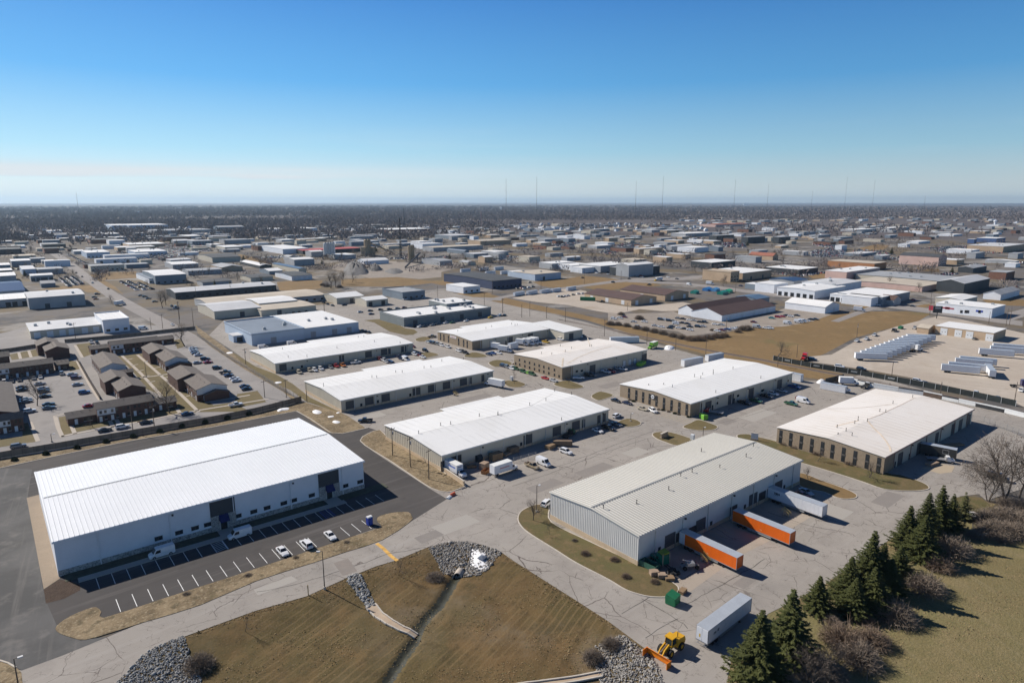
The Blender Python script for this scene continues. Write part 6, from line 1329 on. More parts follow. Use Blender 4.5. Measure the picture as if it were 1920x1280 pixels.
p = at('c', 1448, 692); o = thing('debris_bag', 'crumpled white bag lying next to the orange barrier', 'bag', (p.x, p.y, .02), .5); m = MB(); m.extrude([(-.6, 0), (.6, 0), (.5, .3), (.1, .5), (-.35, .35)], -.9, .9, 'x'); m.build('bag', SNOW if 'SNOW' in globals() else DOORW, o)
# concrete chutes and culvert of the basin
def chute(label, k, L, w0, w1):
 P = pts(k, L, -.35); P = resample(P, 1.5); o = thing('drain_chute', label, 'drain', P[0]); a, bq, c = MB(), MB(), MB(); n = len(P)
 for i, (p, q) in enumerate(zip(P, P[1:])):
  d = (q - p).normalized(); s = Vector((-d.y, d.x, 0)); w = w0 + (w1 - w0) * i / n
  p0, q0 = p - P[0], q - P[0]; p0.z = gh(p) + .10 - P[0].z; q0.z = gh(q) + .10 - P[0].z
  a.beam(p0, q0, w, .08); bq.beam(p0 + s * w / 2, q0 + s * w / 2, .28, .32); c.beam(p0 - s * w / 2, q0 - s * w / 2, .28, .32)
 a.build('bed', ground_mat('chute_bed', [(.6, .4, .7, (.40, .30, .21), .8)], (.44, .35, .26)), o); bq.build('edge', KERB, o); c.build('edge', KERB, o)
chute('concrete drain chute curving from the grey riprap to the ditch', 'd', [(858, 680), (920, 745), (1000, 800), (1090, 842), (1200, 878)], 2.2, 1.0); chute('concrete drain chute at the bottom picture edge beside the riprap', 'f', [(-60, 1298), (120, 1272), (330, 1245), (520, 1215), (670, 1192)], 1.3, 1.3)
p = at('d', 1512, 452, -.6); o = thing('culvert', 'concrete culvert mouth below the rocks at the head of the ditch', 'culvert', (p.x, p.y, gh(p) + .1), math.atan2(DITCH[2].y - DITCH[0].y, DITCH[2].x - DITCH[0].x)); m = MB()
n = 12
for i in range(n):
 a0, a1 = math.pi * i / n, math.pi * (i + 1) / n
 for r0, r1 in ((1.0, 1.14),): m.add([(x, r * math.cos(a), r * math.sin(a) * 1.15 + .05) for x, r, a in ((-2.2, r0, a0), (.6 + .5 * math.sin(a0) * -1, r0, a0), (.6 - .5 * math.sin(a1), r0, a1), (-2.2, r0, a1), (-2.2, r1, a0), (.6 - .5 * math.sin(a0), r1, a0), (.6 - .5 * math.sin(a1), r1, a1), (-2.2, r1, a1))], [(0, 1, 2, 3), (7, 6, 5, 4), (1, 5, 6, 2), (0, 4, 5, 1), (3, 2, 6, 7)])
m.build('pipe', WALK, o); m = MB(); m.box(-2.25, -2.15, -1.1, 1.1, 0, 1.2); m.build('pipe_end', mat('pipe_dark', (.01, .01, .01), .9), o)
# snow and rocks
SNOW = mat('old_snow', (.82, .82, .83), .7, (.8, .06), bump=(1.5, .5, .15)); SNOWD = mat('dirty_snow', (.66, .60, .54), .8, (.7, .15), bump=(1.5, .6, .15))
def heap(name, P, h, m_, label=None, kind='stuff', base=None, rough=.25):
 """low mound with an irregular outline"""
 P = smooth_loop([Vector((p.x, p.y, 0)) for p in P], 4); c = sum(P, Vector()) / len(P); rings = [1, .86, .66, .42, .2]; m = MB(); n = len(P); V = []
 for k, r in enumerate(rings):
  for i, p in enumerate(P):
   q = c + (p - c) * r; z = h * (1 - r ** 2.2) * (1 + rough * math.sin(i * 1.7 + k * 2.1) * (1 if k else 0)); V.append((q.x, q.y, (gh(q) if base is None else base) + z - (.03 if k == 0 else 0)))
 V.append((c.x, c.y, (gh(c) if base is None else base) + h)); fs = []
 for k in range(len(rings) - 1):
  for i in range(n): j = (i + 1) % n; fs.append((k * n + i, k * n + j, (k + 1) * n + j, (k + 1) * n + i))
 fs += [((len(rings) - 1) * n + i, (len(rings) - 1) * n + (i + 1) % n, len(V) - 1) for i in range(n)]
 m.add(V, fs); o = m.build(name, m_); o.data.polygons.foreach_set('use_smooth', [True] * len(o.data.polygons)); return tag(o, label, None, None, kind)
for k, L, h in (('2', [(595, 890), (625, 875), (690, 870), (685, 888), (640, 895), (605, 903)], .4), ('2', [(880, 895), (915, 888), (955, 905), (930, 922), (885, 915)], .5), ('2', [(1000, 940), (1045, 934), (1050, 944), (1010, 950)], .2), ('2', [(1035, 985), (1060, 972), (1105, 985), (1070, 998)], .3), ('2', [(1068, 912), (1090, 905), (1098, 912), (1075, 918)], .2),
    ('2', [(575, 668), (625, 662), (630, 672), (590, 680)], .3), ('4', [(445, 395), (470, 375), (520, 378), (530, 395), (500, 410), (460, 408)], 1.1), ('5', [(45, 670), (70, 650), (110, 648), (120, 668), (80, 680)], 1.0), ('g', [(1470, 810), (1500, 795), (1560, 800), (1610, 830), (1580, 842), (1520, 830)], .5), ('2', [(190, 430), (235, 424), (238, 436), (200, 440)], .3)):
 heap('snow', pts(k, L), h, SNOW, base=.0)
heap('snow', pts('d', [(1600, 285), (1640, 262), (1720, 290), (1735, 340), (1750, 395), (1690, 412), (1610, 385)]), .3, SNOW, rough=.07); p = at('d', 1697, 318, .7); o = thing('plastic_sheet', 'dark plastic sheet lying on the snow pile above the culvert', 'sheet', (p.x, p.y, gh(p) + .4), .3); m = MB(); m.add([(-1, -.9, .1), (1, -.8, .14), (.9, .9, .1), (-.9, .8, .14), (0, 0, .3), (-1, -.9, 0), (1, -.8, 0), (.9, .9, 0), (-.9, .8, 0)], [(0, 1, 4), (1, 2, 4), (2, 3, 4), (3, 0, 4), (0, 5, 6, 1), (1, 6, 7, 2), (2, 7, 8, 3), (3, 8, 5, 0), (8, 7, 6, 5)]); m.build('sheet', mat('slate_plastic', (.10, .12, .16), .6), o)
ROCK = mat('riprap_stone', (.17, .16, .148), .9, (.9, .3, (.38, .355, .32))); ROCK2 = mat('riprap_grey_stone', (.165, .165, .162), .9, (.9, .3, (.37, .37, .36)))
ICO = None
def rocks(label, P, dens, size, m_, lift=.05):
 bmx = bmesh.new(); bmesh.ops.create_icosphere(bmx, subdivisions=1, radius=1); bv = np.array([v.co[:] for v in bmx.verts]); bf = np.array([[v.index for v in f.verts] for f in bmx.faces]); bmx.free()
 xs = [p.x for p in P]; ys = [p.y for p in P]; n = int((max(xs) - min(xs)) * (max(ys) - min(ys)) * dens)
 X = nr.uniform(min(xs), max(xs), n); Y = nr.uniform(min(ys), max(ys), n); k = inside(P, X, Y); X, Y = X[k], Y[k]; n = len(X); Z = ground_h(X, Y)
 S = size * nr.lognormal(0, .35, (n, 1, 1)); sh = nr.uniform(.55, 1.25, (n, 1, 3)); jit = nr.uniform(.78, 1.22, (n, len(bv), 1)); th = nr.uniform(0, 6.28, n)
 V = bv[None] * sh * jit * S; c, s = np.cos(th)[:, None], np.sin(th)[:, None]; x = V[..., 0] * c - V[..., 1] * s; y = V[..., 0] * s + V[..., 1] * c
 V = np.stack([x + X[:, None], y + Y[:, None], V[..., 2] * .8 + Z[:, None] + lift + nr.uniform(0, size * .6, (n, 1))], -1).reshape(-1, 3)
 F = (bf[None] + (np.arange(n) * len(bv))[:, None, None]).reshape(-1, 3); tag(obj('riprap', fast_mesh('riprap', V, F, [m_])), kind='stuff')
rocks('', pts('d', [(1285, 272), (1380, 240), (1480, 222), (1600, 228), (1700, 252), (1800, 285), (1845, 312), (1750, 405), (1680, 448), (1560, 452), (1480, 440), (1400, 430), (1345, 345)], -.3), 15, .17, ROCK)
rocks('', pts('d', [(678, 492), (720, 472), (770, 468), (812, 512), (850, 580), (880, 630), (895, 672), (850, 690), (820, 672), (760, 610), (700, 545)], -.3), 17, .19, ROCK2)
rocks('', pts('b', [(880, 1125), (960, 1035), (1060, 935), (1160, 868), (1240, 828), (1385, 772), (1400, 830), (1450, 950), (1500, 1050), (1515, 1140), (1540, 1300), (760, 1300)], -.4), 18, .15, ROCK2)
rocks('', pts('f', [(620, 985), (700, 960), (800, 922), (860, 938), (950, 1015), (1010, 1062), (1100, 1150), (1120, 1230), (1150, 1310), (640, 1310), (660, 1240), (625, 1130), (690, 1070)], -.2), 18, .155, ROCK)
# ------------------------------------------------------------------ vegetation
BARK = mat('bark', (.10, .082, .068), .95, (1.5, .25)); TWIG = mat('twigs', (.225, .18, .14), .95, (.4, .25)); TWIGR = mat('reddish_twigs', (.225, .165, .12), .95, (.4, .25)); TWIGG = mat('grey_twigs', (.25, .20, .155), .95, (.4, .25))
NEEDLE = mat('spruce_needles', (.040, .050, .012), .8, (.35, .5, (.10, .105, .028))); NEEDLE2 = mat('yellowish_needles', (.08, .085, .03), .8, (.5, .4, (.15, .14, .055)))
EVER = mat('evergreen_leaves', (.03, .042, .018), .8, (.5, .4)); WOODT = mat('distant_twigs', (.20, .172, .165), .95, (.02, .3))
def quads(C, D, N, L, W):
 """thin quads: centres-of-base C, directions D, width vectors N, lengths L, widths W (taper to a third)"""
 a = C - N * W[:, None] / 2; b = C + N * W[:, None] / 2; T = C + D * L[:, None]
 V = np.stack([a, b, T + N * W[:, None] * .17, T - N * W[:, None] * .17], 1).reshape(-1, 3)
 return V, np.arange(len(V)).reshape(-1, 4)
def unit(v): return v / (np.linalg.norm(v, axis=-1, keepdims=True) + 1e-9)
def spruce_mesh(seed, wide=.21, ragged=.2, n_lev=58):
 """crown of drooping boughs, each a spray of needle tufts; unit height"""
 r = np.random.RandomState(seed); C, D, N, L, W = [], [], [], [], []
 for lv in range(n_lev):
  t = (lv + r.uniform(0, .8)) / n_lev; h = .035 + .965 * t; R = wide * ((1 - t) ** 1.02) * (1 + r.uniform(-.2, .14)) * (.82 + .18 * min(1, t * 9)) + .005
  nb = int(6 + 6 * (1 - t)); ph = r.uniform(0, 6.28)
  for b in range(nb):
   a = ph + 6.283 * b / nb + r.normal(0, .16); Rb = R * max(.5, 1 + r.normal(0, ragged * 1.25)); m = max(4, int(7 + 44 * (Rb / .21)))
   s = (np.arange(m) + r.uniform(0, 1, m)) / m; s = .12 + .88 * s
   droop = -.42 * s + .40 * s ** 2.2 + .02; dx, dy = math.cos(a), math.sin(a)
   P = np.stack([dx * Rb * s, dy * Rb * s, h + Rb * droop * 1.1], -1)
   side = np.where(r.rand(m) < .5, 1, -1) * r.uniform(.25, 1.1, m)
   d = np.stack([dx * np.cos(side) - dy * np.sin(side), dy * np.cos(side) + dx * np.sin(side), r.uniform(-.55, .12, m)], -1)
   C.append(P); D.append(unit(d)); L.append(r.uniform(.018, .042, m) * (.5 + .7 * (1 - t)) * (1.15 - .4 * s)); W.append(r.uniform(.012, .024, m)); N.append(unit(np.stack([-d[:, 1], d[:, 0], r.normal(0, .6, m)], -1)))
 V, F = quads(np.concatenate(C), np.concatenate(D), np.concatenate(N), np.concatenate(L), np.concatenate(W) * .68)
 return V, F
TRUNKM = MB(); TRUNKM.tube((0, 0, -.01), (0, 0, .93), .016, .003, 7); TRUNK_ME = TRUNKM.mesh('spruce_trunk', [BARK])
SPR = []
for i, (wd, rg) in enumerate(((.215, .16), (.19, .22), (.25, .16), (.16, .3))):
 V, F = spruce_mesh(40 + i, wd, rg, 44 if i < 3 else 26); SPR.append(fast_mesh('spruce_crown', V, F, [NEEDLE if i < 3 else NEEDLE2]))
def spruce(label, kb, b, kt, t, v, fat=1.0, group='spruces along the meadow'):
 p = at(kb, *b); h = Hgt(kb, b, kt, t); o = thing('spruce_tree', label, 'tree', (p.x, p.y, -.06), rnd.uniform(0, 6.28), group)
 obj('trunk', TRUNK_ME, o, (0, 0, 0), 0, (h, h, h)); obj('crown', SPR[v], o, (0, 0, 0), 0, (h * fat * rnd.uniform(1.5, 1.85), h * fat * rnd.uniform(1.5, 1.85), h)); o.rotation_euler.x = rnd.uniform(-.05, .05)
for lb, b, t, v, f in (('big dark spruce at the left bottom end of the meadow row, half cut by shade', (-85, 1270), (-105, 715), 0, .95), ('spruce second in the meadow row, standing free beside the grey trailer', (155, 1110), (140, 560), 1, 1.1), ('small yellowish spruce between the free standing one and the dense clump', (370, 735), (370, 468), 1, 1.15),
                       ('shorter wide spruce at the front left of the dense middle clump', (590, 660), (575, 318), 2, 1.0), ('tallest pointed spruce rising from the middle clump', (735, 575), (735, 112), 1, 1.0), ('dark spruce just right of the tallest one in the middle clump', (830, 575), (817, 215), 0, 1.05), ('broad short spruce at the right end of the middle clump', (970, 490), (945, 235), 2, 1.15)):
 spruce(lb, 'h', b, 'h', t, v, f)
for lb, b, t, v, f in (('narrow spruce at the left front of the upper clump', (1035, 1060), (1027, 735), 1, 1.1), ('olive spruce second from the left in the upper clump', (1165, 1010), (1170, 640), 2, .85), ('tallest spruce of the upper clump with a slender tip', (1288, 945), (1290, 588), 0, .9), ('dense spruce at the right of the upper clump', (1365, 920), (1352, 650), 0, 1.0), ('dark spruce filling the front of the upper clump', (1150, 1150), (1160, 810), 2, 1.0)):
 spruce(lb, 'g', b, 'g', t, v, f)
for lb, b, t in (('low spruce filling the front left of the middle clump', (640, 760), (640, 480)), ('low spruce in front of the tallest one of the middle clump', (790, 720), (790, 400)), ('small spruce hidden at the front right of the middle clump', (890, 610), (890, 330))): spruce(lb, 'h', b, 'h', t, 2, 1.1)
spruce('thin open pale green conifer on the grass verge by itself', 'g', (1465, 850), 'g', (1462, 640), 3, 1.2)

def bare_mesh(seed, levels=5, spread=.75, first=.28, up=.25, trunks=1, n0=5, thick=.018):
 """unit-height leafless tree: (trunk+limbs mesh arrays, twig arrays)"""
 r = np.random.RandomState(seed); big = MB(); tw = []
 def grow(p, d, L, rad, lv):
  k = 3 if lv < 2 else 2; q = p
  for i in range(k):
   d = unit(d + r.normal(0, .13, 3) + np.array([0, 0, up * .22])); n = q + d * L / k
   r0, r1 = rad * (1 - .3 * i / k), rad * (1 - .3 * (i + 1) / k)
   if lv < 3: big.tube(q, n, r0, r1, 5 if lv < 2 else 4, cap=False)
   else: tw.append((q, n, r0))
   if lv < levels and (i > 0 or lv > 0):
    for _ in range(r.randint(1, 3)):
     a = r.normal(0, 1, 3); a -= d * a.dot(d); dd = unit(d * r.uniform(.5, .9) + unit(a) * spread); grow(n, dd, L * r.uniform(.55, .78), r1 * .6, lv + 1)
   q = n
  if lv < levels:
   for _ in range(2): a = r.normal(0, 1, 3); grow(q, unit(d + unit(a) * spread * .6), L * .72, rad * .55, lv + 1)
 for t in range(trunks):
  a = 6.28 * t / trunks + r.uniform(0, 1); d = np.array([math.cos(a) * .28, math.sin(a) * .28, 1]) if trunks > 1 else np.array([0, 0, 1.])
  grow(np.array([math.cos(a) * .012 * (trunks > 1), math.sin(a) * .012 * (trunks > 1), -.01]), unit(d), first, thick, 0)
 A = np.array([t[0] for t in tw]); B = np.array([t[1] for t in tw]); D = B - A; L = np.linalg.norm(D, axis=1); D = unit(D)
 N = unit(np.cross(D, r.normal(0, 1, D.shape))); W = np.maximum(np.array([t[2] for t in tw]) * 2, .003)
 V, F = quads(A, D, N, L, W); top = max(V[:, 2].max(), .3)
 big.v = [(x / top, y / top, z / top) for x, y, z in big.v]
 return big, V / top, F
BARE = []
for i, kw in enumerate((dict(levels=4, thick=.016, first=.3), dict(levels=4, spread=.85, first=.27, trunks=3, thick=.011), dict(levels=3, spread=.55, first=.36, n0=4, thick=.010), dict(levels=4, spread=.95, first=.24, thick=.016))):
 bg_, V, F = bare_mesh(70 + i, **kw); BARE.append((bg_.mesh('bare_trunk', [BARK]), fast_mesh('bare_crown', V, F, [mat('branch_bark', (.155, .125, .10), .95, (.4, .25))])))
def bare(label, kb, b, kt, t, v, group='leafless trees', fat=1.0, name='bare_tree', z=-.05):
 p = at(kb, *b); h = Hgt(kb, b, kt, t); o = thing(name, label, 'tree', (p.x, p.y, gh(p) + .03 if abs(z) > .04 else z), rnd.uniform(0, 6.28), group)
 obj('trunk', BARE[v][0], o, (0, 0, 0), 0, (h * fat, h * fat, h)); obj('crown', BARE[v][1], o, (0, 0, 0), 0, (h * fat, h * fat, h))
for lb, k, b, t, v in (('tall forked leafless tree at the right edge, left trunk of the group', 'g', (1650, 715), (1585, 385), 1), ('tallest leafless tree at the right edge with widely arched limbs', 'g', (1772, 695), (1740, 205), 1), ('leafless tree cut by the right picture edge', 'g', (1885, 690), (1890, 280), 0),
                       ('bare young tree at the tip of the lawn left of the striped roof warehouse', 'e', (158, 862), (150, 690), 0), ('thin leafless sapling on the lawn beside the striped warehouse wall', 'e', (283, 968), (278, 870), 2), ('sapling on the basin slope beside the yellow line', 'd', (1070, 452), (1075, 290), 2), ('slender sapling on the basin grass near the road at left', 'b', (1838, 712), (1818, 570), 2),
                       ('young bare tree in the mulch ring by the cream roof lawn', 'g', (372, 420), (368, 325), 3), ('young bare tree on the brown island by the parked silver sedan', 'g', (303, 555), (300, 460), 3), ('bare tree with pale crown at the right end of the cream roof lawn', 'g', (757, 540), (750, 400), 3), ('round leafless tree at the end of the estate lane', '1', (1480, 380), (1470, 195), 3), ('tall leafless tree in front of the brick terrace', '1', (1357, 912), (1350, 630), 0),
                       ('leafless tree between the cars of the estate lot, lower one', '1', (298, 855), (255, 650), 0), ('leafless tree between the cars of the estate lot, upper one', '1', (275, 720), (250, 600), 3), ('small leafless tree before the brick terrace', '1', (740, 1025), (735, 940), 3), ('bare tree on the brown field by the banner fence end', '4', (1352, 480), (1350, 325), 3), ('sapling on the island before the emblem warehouse', '3', (872, 682), (872, 570), 2),
                       ('sapling on the island by the cream roof corner', '3', (1305, 682), (1308, 610), 2), ('leafless tree in front of the white garages, left of the pair', 'B', (1600, 960), (1590, 790), 3), ('leafless tree in front of the white garages, right of the pair', 'B', (1650, 955), (1660, 770), 0), ('tall slim bare tree behind the white long roof', 'B', (900, 760), (880, 650), 0), ('bare tree on the verge beside the white lorry', 'A', (1110, 1115), (1110, 1020), 3),
                       ('tall tree with bare stem by the street bend, left of two', 'A', (1625, 1160), (1610, 975), 0), ('tall tree with bare stem by the street bend, right of two', 'A', (1660, 1130), (1655, 960), 0), ('clipped leafless tree beside the brown lot of the long street', 'A', (1000, 878), (995, 780), 3), ('leafless tree at the quarry yard edge, left', 'C', (15, 920), (15, 770), 0), ('leafless tree at the quarry yard edge, right', 'C', (110, 900), (110, 790), 3), ('bare tree before the greenhouse rows', 'F', (340, 950), (335, 830), 3), ('bare tree by the white flat roofed offices', 'F', (30, 1085), (30, 1005), 3),
                       ('leafless tree on the meadow edge at the bottom, pale stems', 'h', (320, 1300), (330, 1010), 1), ('grey bare tree standing among the brown bushes of the meadow', 'h', (490, 1200), (480, 970), 1)): bare(lb, k, b, k, t, v)
def shrub_mesh(seed, n=1500, flat=.8, w=.016):
 r = np.random.RandomState(seed); az = r.uniform(0, 6.28, n); el = np.arcsin(r.uniform(.05, 1, n)); R = r.uniform(.55, 1.05, n) ** .6
 d = np.stack([np.cos(az) * np.cos(el), np.sin(az) * np.cos(el), np.sin(el) * flat], -1)
 base = d * r.uniform(0, .5, n)[:, None] * np.array([1, 1, .5]); tip = d * R[:, None]; mid = (base + tip) / 2 + r.normal(0, .05, (n, 3)) + np.array([0, 0, .05])
 C = np.concatenate([base, mid, tip * .8 + mid * .2]); T = np.concatenate([mid, tip, tip * 1.0 + r.normal(0, .14, (n, 3))]); D = T - C; L = np.linalg.norm(D, axis=1); D = unit(D); N = unit(np.cross(D, r.normal(0, 1, D.shape)))
 W = np.concatenate([np.full(n, w * 1.5), np.full(n, w), np.full(n, w * .8)]); return quads(C, D, N, L, W)
SHR = []
for i, m_ in enumerate((TWIGR, TWIG, TWIGG, EVER)):
 V, F = shrub_mesh(90 + i, 1000 if i < 3 else 2200, .85, .017 if i < 3 else .05); SHR.append(fast_mesh('shrub_twigs', V, F, [m_]))
STEM = MB();
for i in range(7): a = i * .9; STEM.tube((0, 0, -.02), (math.cos(a) * .35, math.sin(a) * .35, .5), .03, .012, 4)
STEM_ME = STEM.mesh('shrub_stems', [BARK])
def shrub(label, k, x, y, rpx, v, flat=1.0, group='leafless bushes', name='bush', stems=True, z=None):
 """centre of the bush in the picture and its half width in crop pixels"""
 p0 = at(k, x, y); p1 = at(k, x + rpx, y); r = (p1 - p0).length; r *= 1.12; p = at(k, x, y + rpx * .45)
 o = thing(name, label, 'bush', (p.x, p.y, gh(p) if z is None else z), rnd.uniform(0, 6.28), group); obj('foliage' if v == 3 else 'twigs', SHR[v], o, (0, 0, 0), 0, (r, r, r * flat))
 if stems: obj('stem', STEM_ME, o, (0, 0, 0), 0, (r, r, r * flat))
for lb, x, y, r, v in (('pale brown fan shaped bush at the top of the bush row below the upper spruces', 1380, 240, 135, 2), ('reddish bush below the pale fan shaped one', 1280, 365, 110, 0), ('rounded grey brown bush right of the middle spruce clump', 1170, 515, 140, 2), ('dark spreading bush below the middle spruce clump', 960, 735, 150, 1), ('small reddish bush against the middle spruce clump', 740, 790, 60, 0), ('large tangled brown bush on the meadow edge', 560, 915, 160, 0), ('reddish bush right of the large tangled one', 780, 925, 130, 0),
                       ('lower bush hanging over the meadow from the tangled one', 680, 1050, 160, 1), ('grey bush near the pale stems at the bottom', 300, 1170, 120, 2), ('dark bush at the bottom beside the lone fence post', 470, 1190, 130, 1), ('bush at the bottom edge between the spruce and the pale stems', 120, 1230, 110, 1), ('low bush beside the small yellowish spruce', 480, 800, 60, 2)): shrub(lb, 'h', x, y, r, v)
shrub('large dark leafless bush on the mown grass beside the bottom left rocks', 'b', 1490, 910, 115, 1, .95); shrub('leafless bush at the top left edge of the rocks near the loader', 'f', 605, 1030, 85, 1); shrub('leafless bush at the top right edge of the rocks near the loader', 'f', 745, 955, 75, 1); shrub('grey bush on the slope left of the culvert rocks', 'd', 1340, 425, 70, 1, .7)
for i, (x, y, v) in enumerate(((550, 300, 0), (770, 345, 0), (855, 472, 0), (1072, 512, 0), (470, 205, 1))): shrub(f'small reddish bush, {ORD[i]} on the lawn along the striped warehouse', 'f', x, y, 38 if i < 4 else 25, v)
for i, x in enumerate((125, 205, 295, 365, 550, 612, 690, 782)): shrub(f'low brown bush, {ORD[i]} from the left along the cream roof brick end', 'g', x, (275, 300, 322, 350, 395, 425, 440, 468)[i], 38, i % 3)
shrub('yellow green rounded bush at the brick corner of the cream roof warehouse', 'g', 838, 492, 30, 3, .8, 'evergreen bushes')
for i, (x, y) in enumerate(((175, 805), (205, 815), (405, 880), (440, 885), (485, 897), (535, 912), (565, 920), (645, 940))): shrub(f'small clipped bush, {ORD[i]} from the left at the emblem warehouse end', '4', x, y, 16, 3 if i % 2 else 1, .9, 'evergreen bushes', stems=False)
for i in range(9): shrub(f'small clipped bush, {ORD[i]} from the left under the two rows of windows', '3', 870 + i * 44, 518 + i * 13, 15, 3 if i % 2 else 0, .8, 'evergreen bushes', stems=False)
for i, (x, y) in enumerate(((110, 402), (345, 358), (578, 312), (795, 268), (1000, 230), (1200, 190), (1365, 152), (1540, 124), (1705, 92), (1870, 60))): shrub(f'small dark shrub, {ORD[i]} from the left along the wooden boundary wall', 'a', x, y, 21, 3, 1.5, 'young evergreens at the boundary wall')
for i, (x, y) in enumerate(((1860, 300), (1400, 440))): shrub(f'low dry bush on the straw strip, {("right", "left")[i]} of two near the stalls', 'b', x, y, 34, 1, .6)
for i, (x, y) in enumerate(((300, 1130), (680, 1015))): shrub(f'low dry bush on the straw strip, {("left", "right")[i]} of two by the white sedans', 'c', x, y, 28, 1, .6)
for i, (x, y, r, v) in enumerate(((1640, 820, 110, 1), (1760, 800, 120, 1), (1870, 830, 130, 2), (1700, 900, 120, 1), (1820, 910, 120, 2), (1920, 930, 110, 1), (1640, 930, 80, 2), (1740, 960, 90, 1), (1900, 740, 90, 1), (1800, 720, 80, 2), (1560, 960, 60, 1))): shrub(f'grey brown bush, {ORD[i]} of the dense thicket at the right picture edge', 'g', x, y, r, v, .9, 'thicket at the right edge')
for i, (x, y, r, v) in enumerate(((20, 190, 40, 1), (80, 195, 35, 1), (150, 205, 35, 1), (230, 225, 35, 1), (300, 235, 40, 1), (370, 250, 40, 1), (440, 265, 40, 1), (520, 285, 40, 1), (590, 300, 40, 1), (660, 312, 45, 0), (730, 310, 48, 0), (800, 300, 45, 0), (870, 290, 45, 0), (930, 285, 40, 0), (1080, 230, 45, 1), (1120, 225, 40, 1), (1040, 255, 30, 1), (105, 115, 30, 1), (250, 145, 40, 1), (835, 245, 22, 1))): shrub(f'brown scrub bush, {ORD[i]} of the hedge around the auction lot', '4', x, y, r, v, .9, 'scrub hedge of the auction lot', stems=False)
for i, (x, y, r) in enumerate(((1520, 920, 30), (1560, 930, 35), (1690, 940, 35))): shrub(f'dark scrub patch, {ORD[i]} beside the bare trees by the white garages', 'B', x, y, r, 1, .9, 'scrub by the garages', stems=False)
def tufts(P, n, mm, h0, h1, edge=0):
 xs = [p.x for p in P]; ys = [p.y for p in P]; X = nr.uniform(min(xs), max(xs), n); Y = nr.uniform(min(ys), max(ys), n); k = inside(P, X, Y) & (np.hypot(X, Y) < 230)
 if edge: k &= edge_dist(P, X, Y) < edge
 else: k &= np.sin(X * .35 + 2 * np.sin(Y * .21)) + np.sin(Y * .31 + X * .1) + nr.normal(0, .5, n) > .3
 X, Y = X[k], Y[k]; C = np.stack([X, Y, ground_h(X, Y) + .0], -1); D = unit(np.stack([nr.normal(0, 1, len(X)), nr.normal(0, 1, len(X)), np.full(len(X), .35)], -1)); N = unit(np.cross(D, np.array([0, 0, 1.]) + nr.normal(0, .2, D.shape)))
 V, F = quads(C + np.array([0, 0, .03]), D, N, nr.uniform(h0, h1, len(X)) * 1.4, nr.uniform(.1, .3, len(X))); tag(obj('grass', fast_mesh('grass_tufts', V, F, [mm])), kind='stuff')
TU1 = mat('dry_tufts', (.23, .165, .085), .9, (.3, .3)); TU2 = mat('olive_tufts', (.15, .125, .055), .9, (.3, .3)); MEADOW = pts('h', [(-330, 1400), (-280, 1100), (0, 830), (250, 620), (480, 490), (860, 260), (1000, 150), (1180, 0), (1650, -60), (2100, -100), (2300, 0), (2300, 1500)])
tufts(BAS, 16000, TU1, .1, .22); tufts(BAS, 60000, TU1, .12, .35, 1.0); tufts(BAS, 12000, TU2, .1, .22); tufts(MEADOW, 26000, TU1, .1, .22); tufts(MEADOW, 60000, TU1, .15, .4, 2)
# lone weathered fence posts on the meadow
for i, (k, b, t) in enumerate((('h', (738, 1280), (752, 1175)), ('g', (1790, 970), (1788, 925)), ('g', (1845, 975), (1843, 930)))):
 p = at(k, *b); h = Hgt(k, b, k, t); o = thing('fence_post', f'weathered leaning post, {ORD[i]} from the bottom along the meadow thicket', 'post', (p.x, p.y, -.06), 0, 'old meadow posts'); m = MB(); m.tube((0, 0, 0), (.12, .05, h), .11, .09, 6); m.build('post', POLEM, o); m = MB(); m.tube((.12, .05, h), (.125, .05, h + .05), .09, .05, 6); m.build('post_top', POLEM, o)
# ------------------------------------------------------------------ the city behind: every building a thing of its own
U, V, NU, NV = 0, -math.pi / 2, math.pi, math.pi / 2
RM = dict(w=WHITE_ROOF, g=mat('grey_roof', (.33, .34, .35), .7, (.1, .12)), d=mat('dark_roof', (.075, .08, .085), .8, (.1, .15)), t=mat('tan_roof', (.48, .42, .34), .8, (.1, .1)), b=mat('brown_metal_roof', (.115, .075, .062), .6, (.15, .1)), B=mat('blue_metal_roof', (.10, .16, .24), .45, (.1, .1)),
          r=mat('terracotta_roof', (.30, .12, .08), .8, (.2, .12)), R=mat('red_edge_roof', (.45, .10, .09), .6, (.2, .1)), N=mat('solar_blue_roof', (.03, .045, .10), .35, (.3, .2)), l=mat('light_grey_roof', (.55, .55, .55), .6, (.1, .08)), m=mat('blue_grey_roof', (.20, .235, .28), .6, (.06, .1)))
WM = dict(w=WHITEW, g=mat('grey_wall', (.36, .37, .38), .7, (.1, .1)), d=mat('charcoal_wall', (.055, .062, .068), .7, (.1, .15)), t=mat('tan_wall', (.46, .34, .23), .8, (.1, .1)), b=mat('brick_wall', (.20, .105, .075), .9, (.5, .15)), B=mat('blue_wall', (.06, .11, .24), .6, (.1, .1)), n=mat('navy_wall', (.05, .065, .115), .6, (.1, .1)),
          s=mat('slate_wall', (.19, .23, .27), .7, (.1, .1)), e=BEIGE, p=mat('pink_wall', (.60, .42, .36), .8, (.1, .1)), m=mat('maroon_wall', (.12, .045, .05), .8, (.1, .1)), T=mat('teal_grey_wall', (.20, .225, .23), .7, (.1, .08)), o=mat('orange_brick', (.40, .19, .09), .85, (.2, .12)), u=mat('pale_blue_wall', (.42, .50, .60), .6, (.1, .06)))
RECTS = []
for b in (A, RB, CB, DB, EB, HB, IB, JB, KB): RECTS.append((b['x'] - 6, b['y'] - 6, b['x'] + b['w'] + 6, b['y'] + b['d'] + 6))
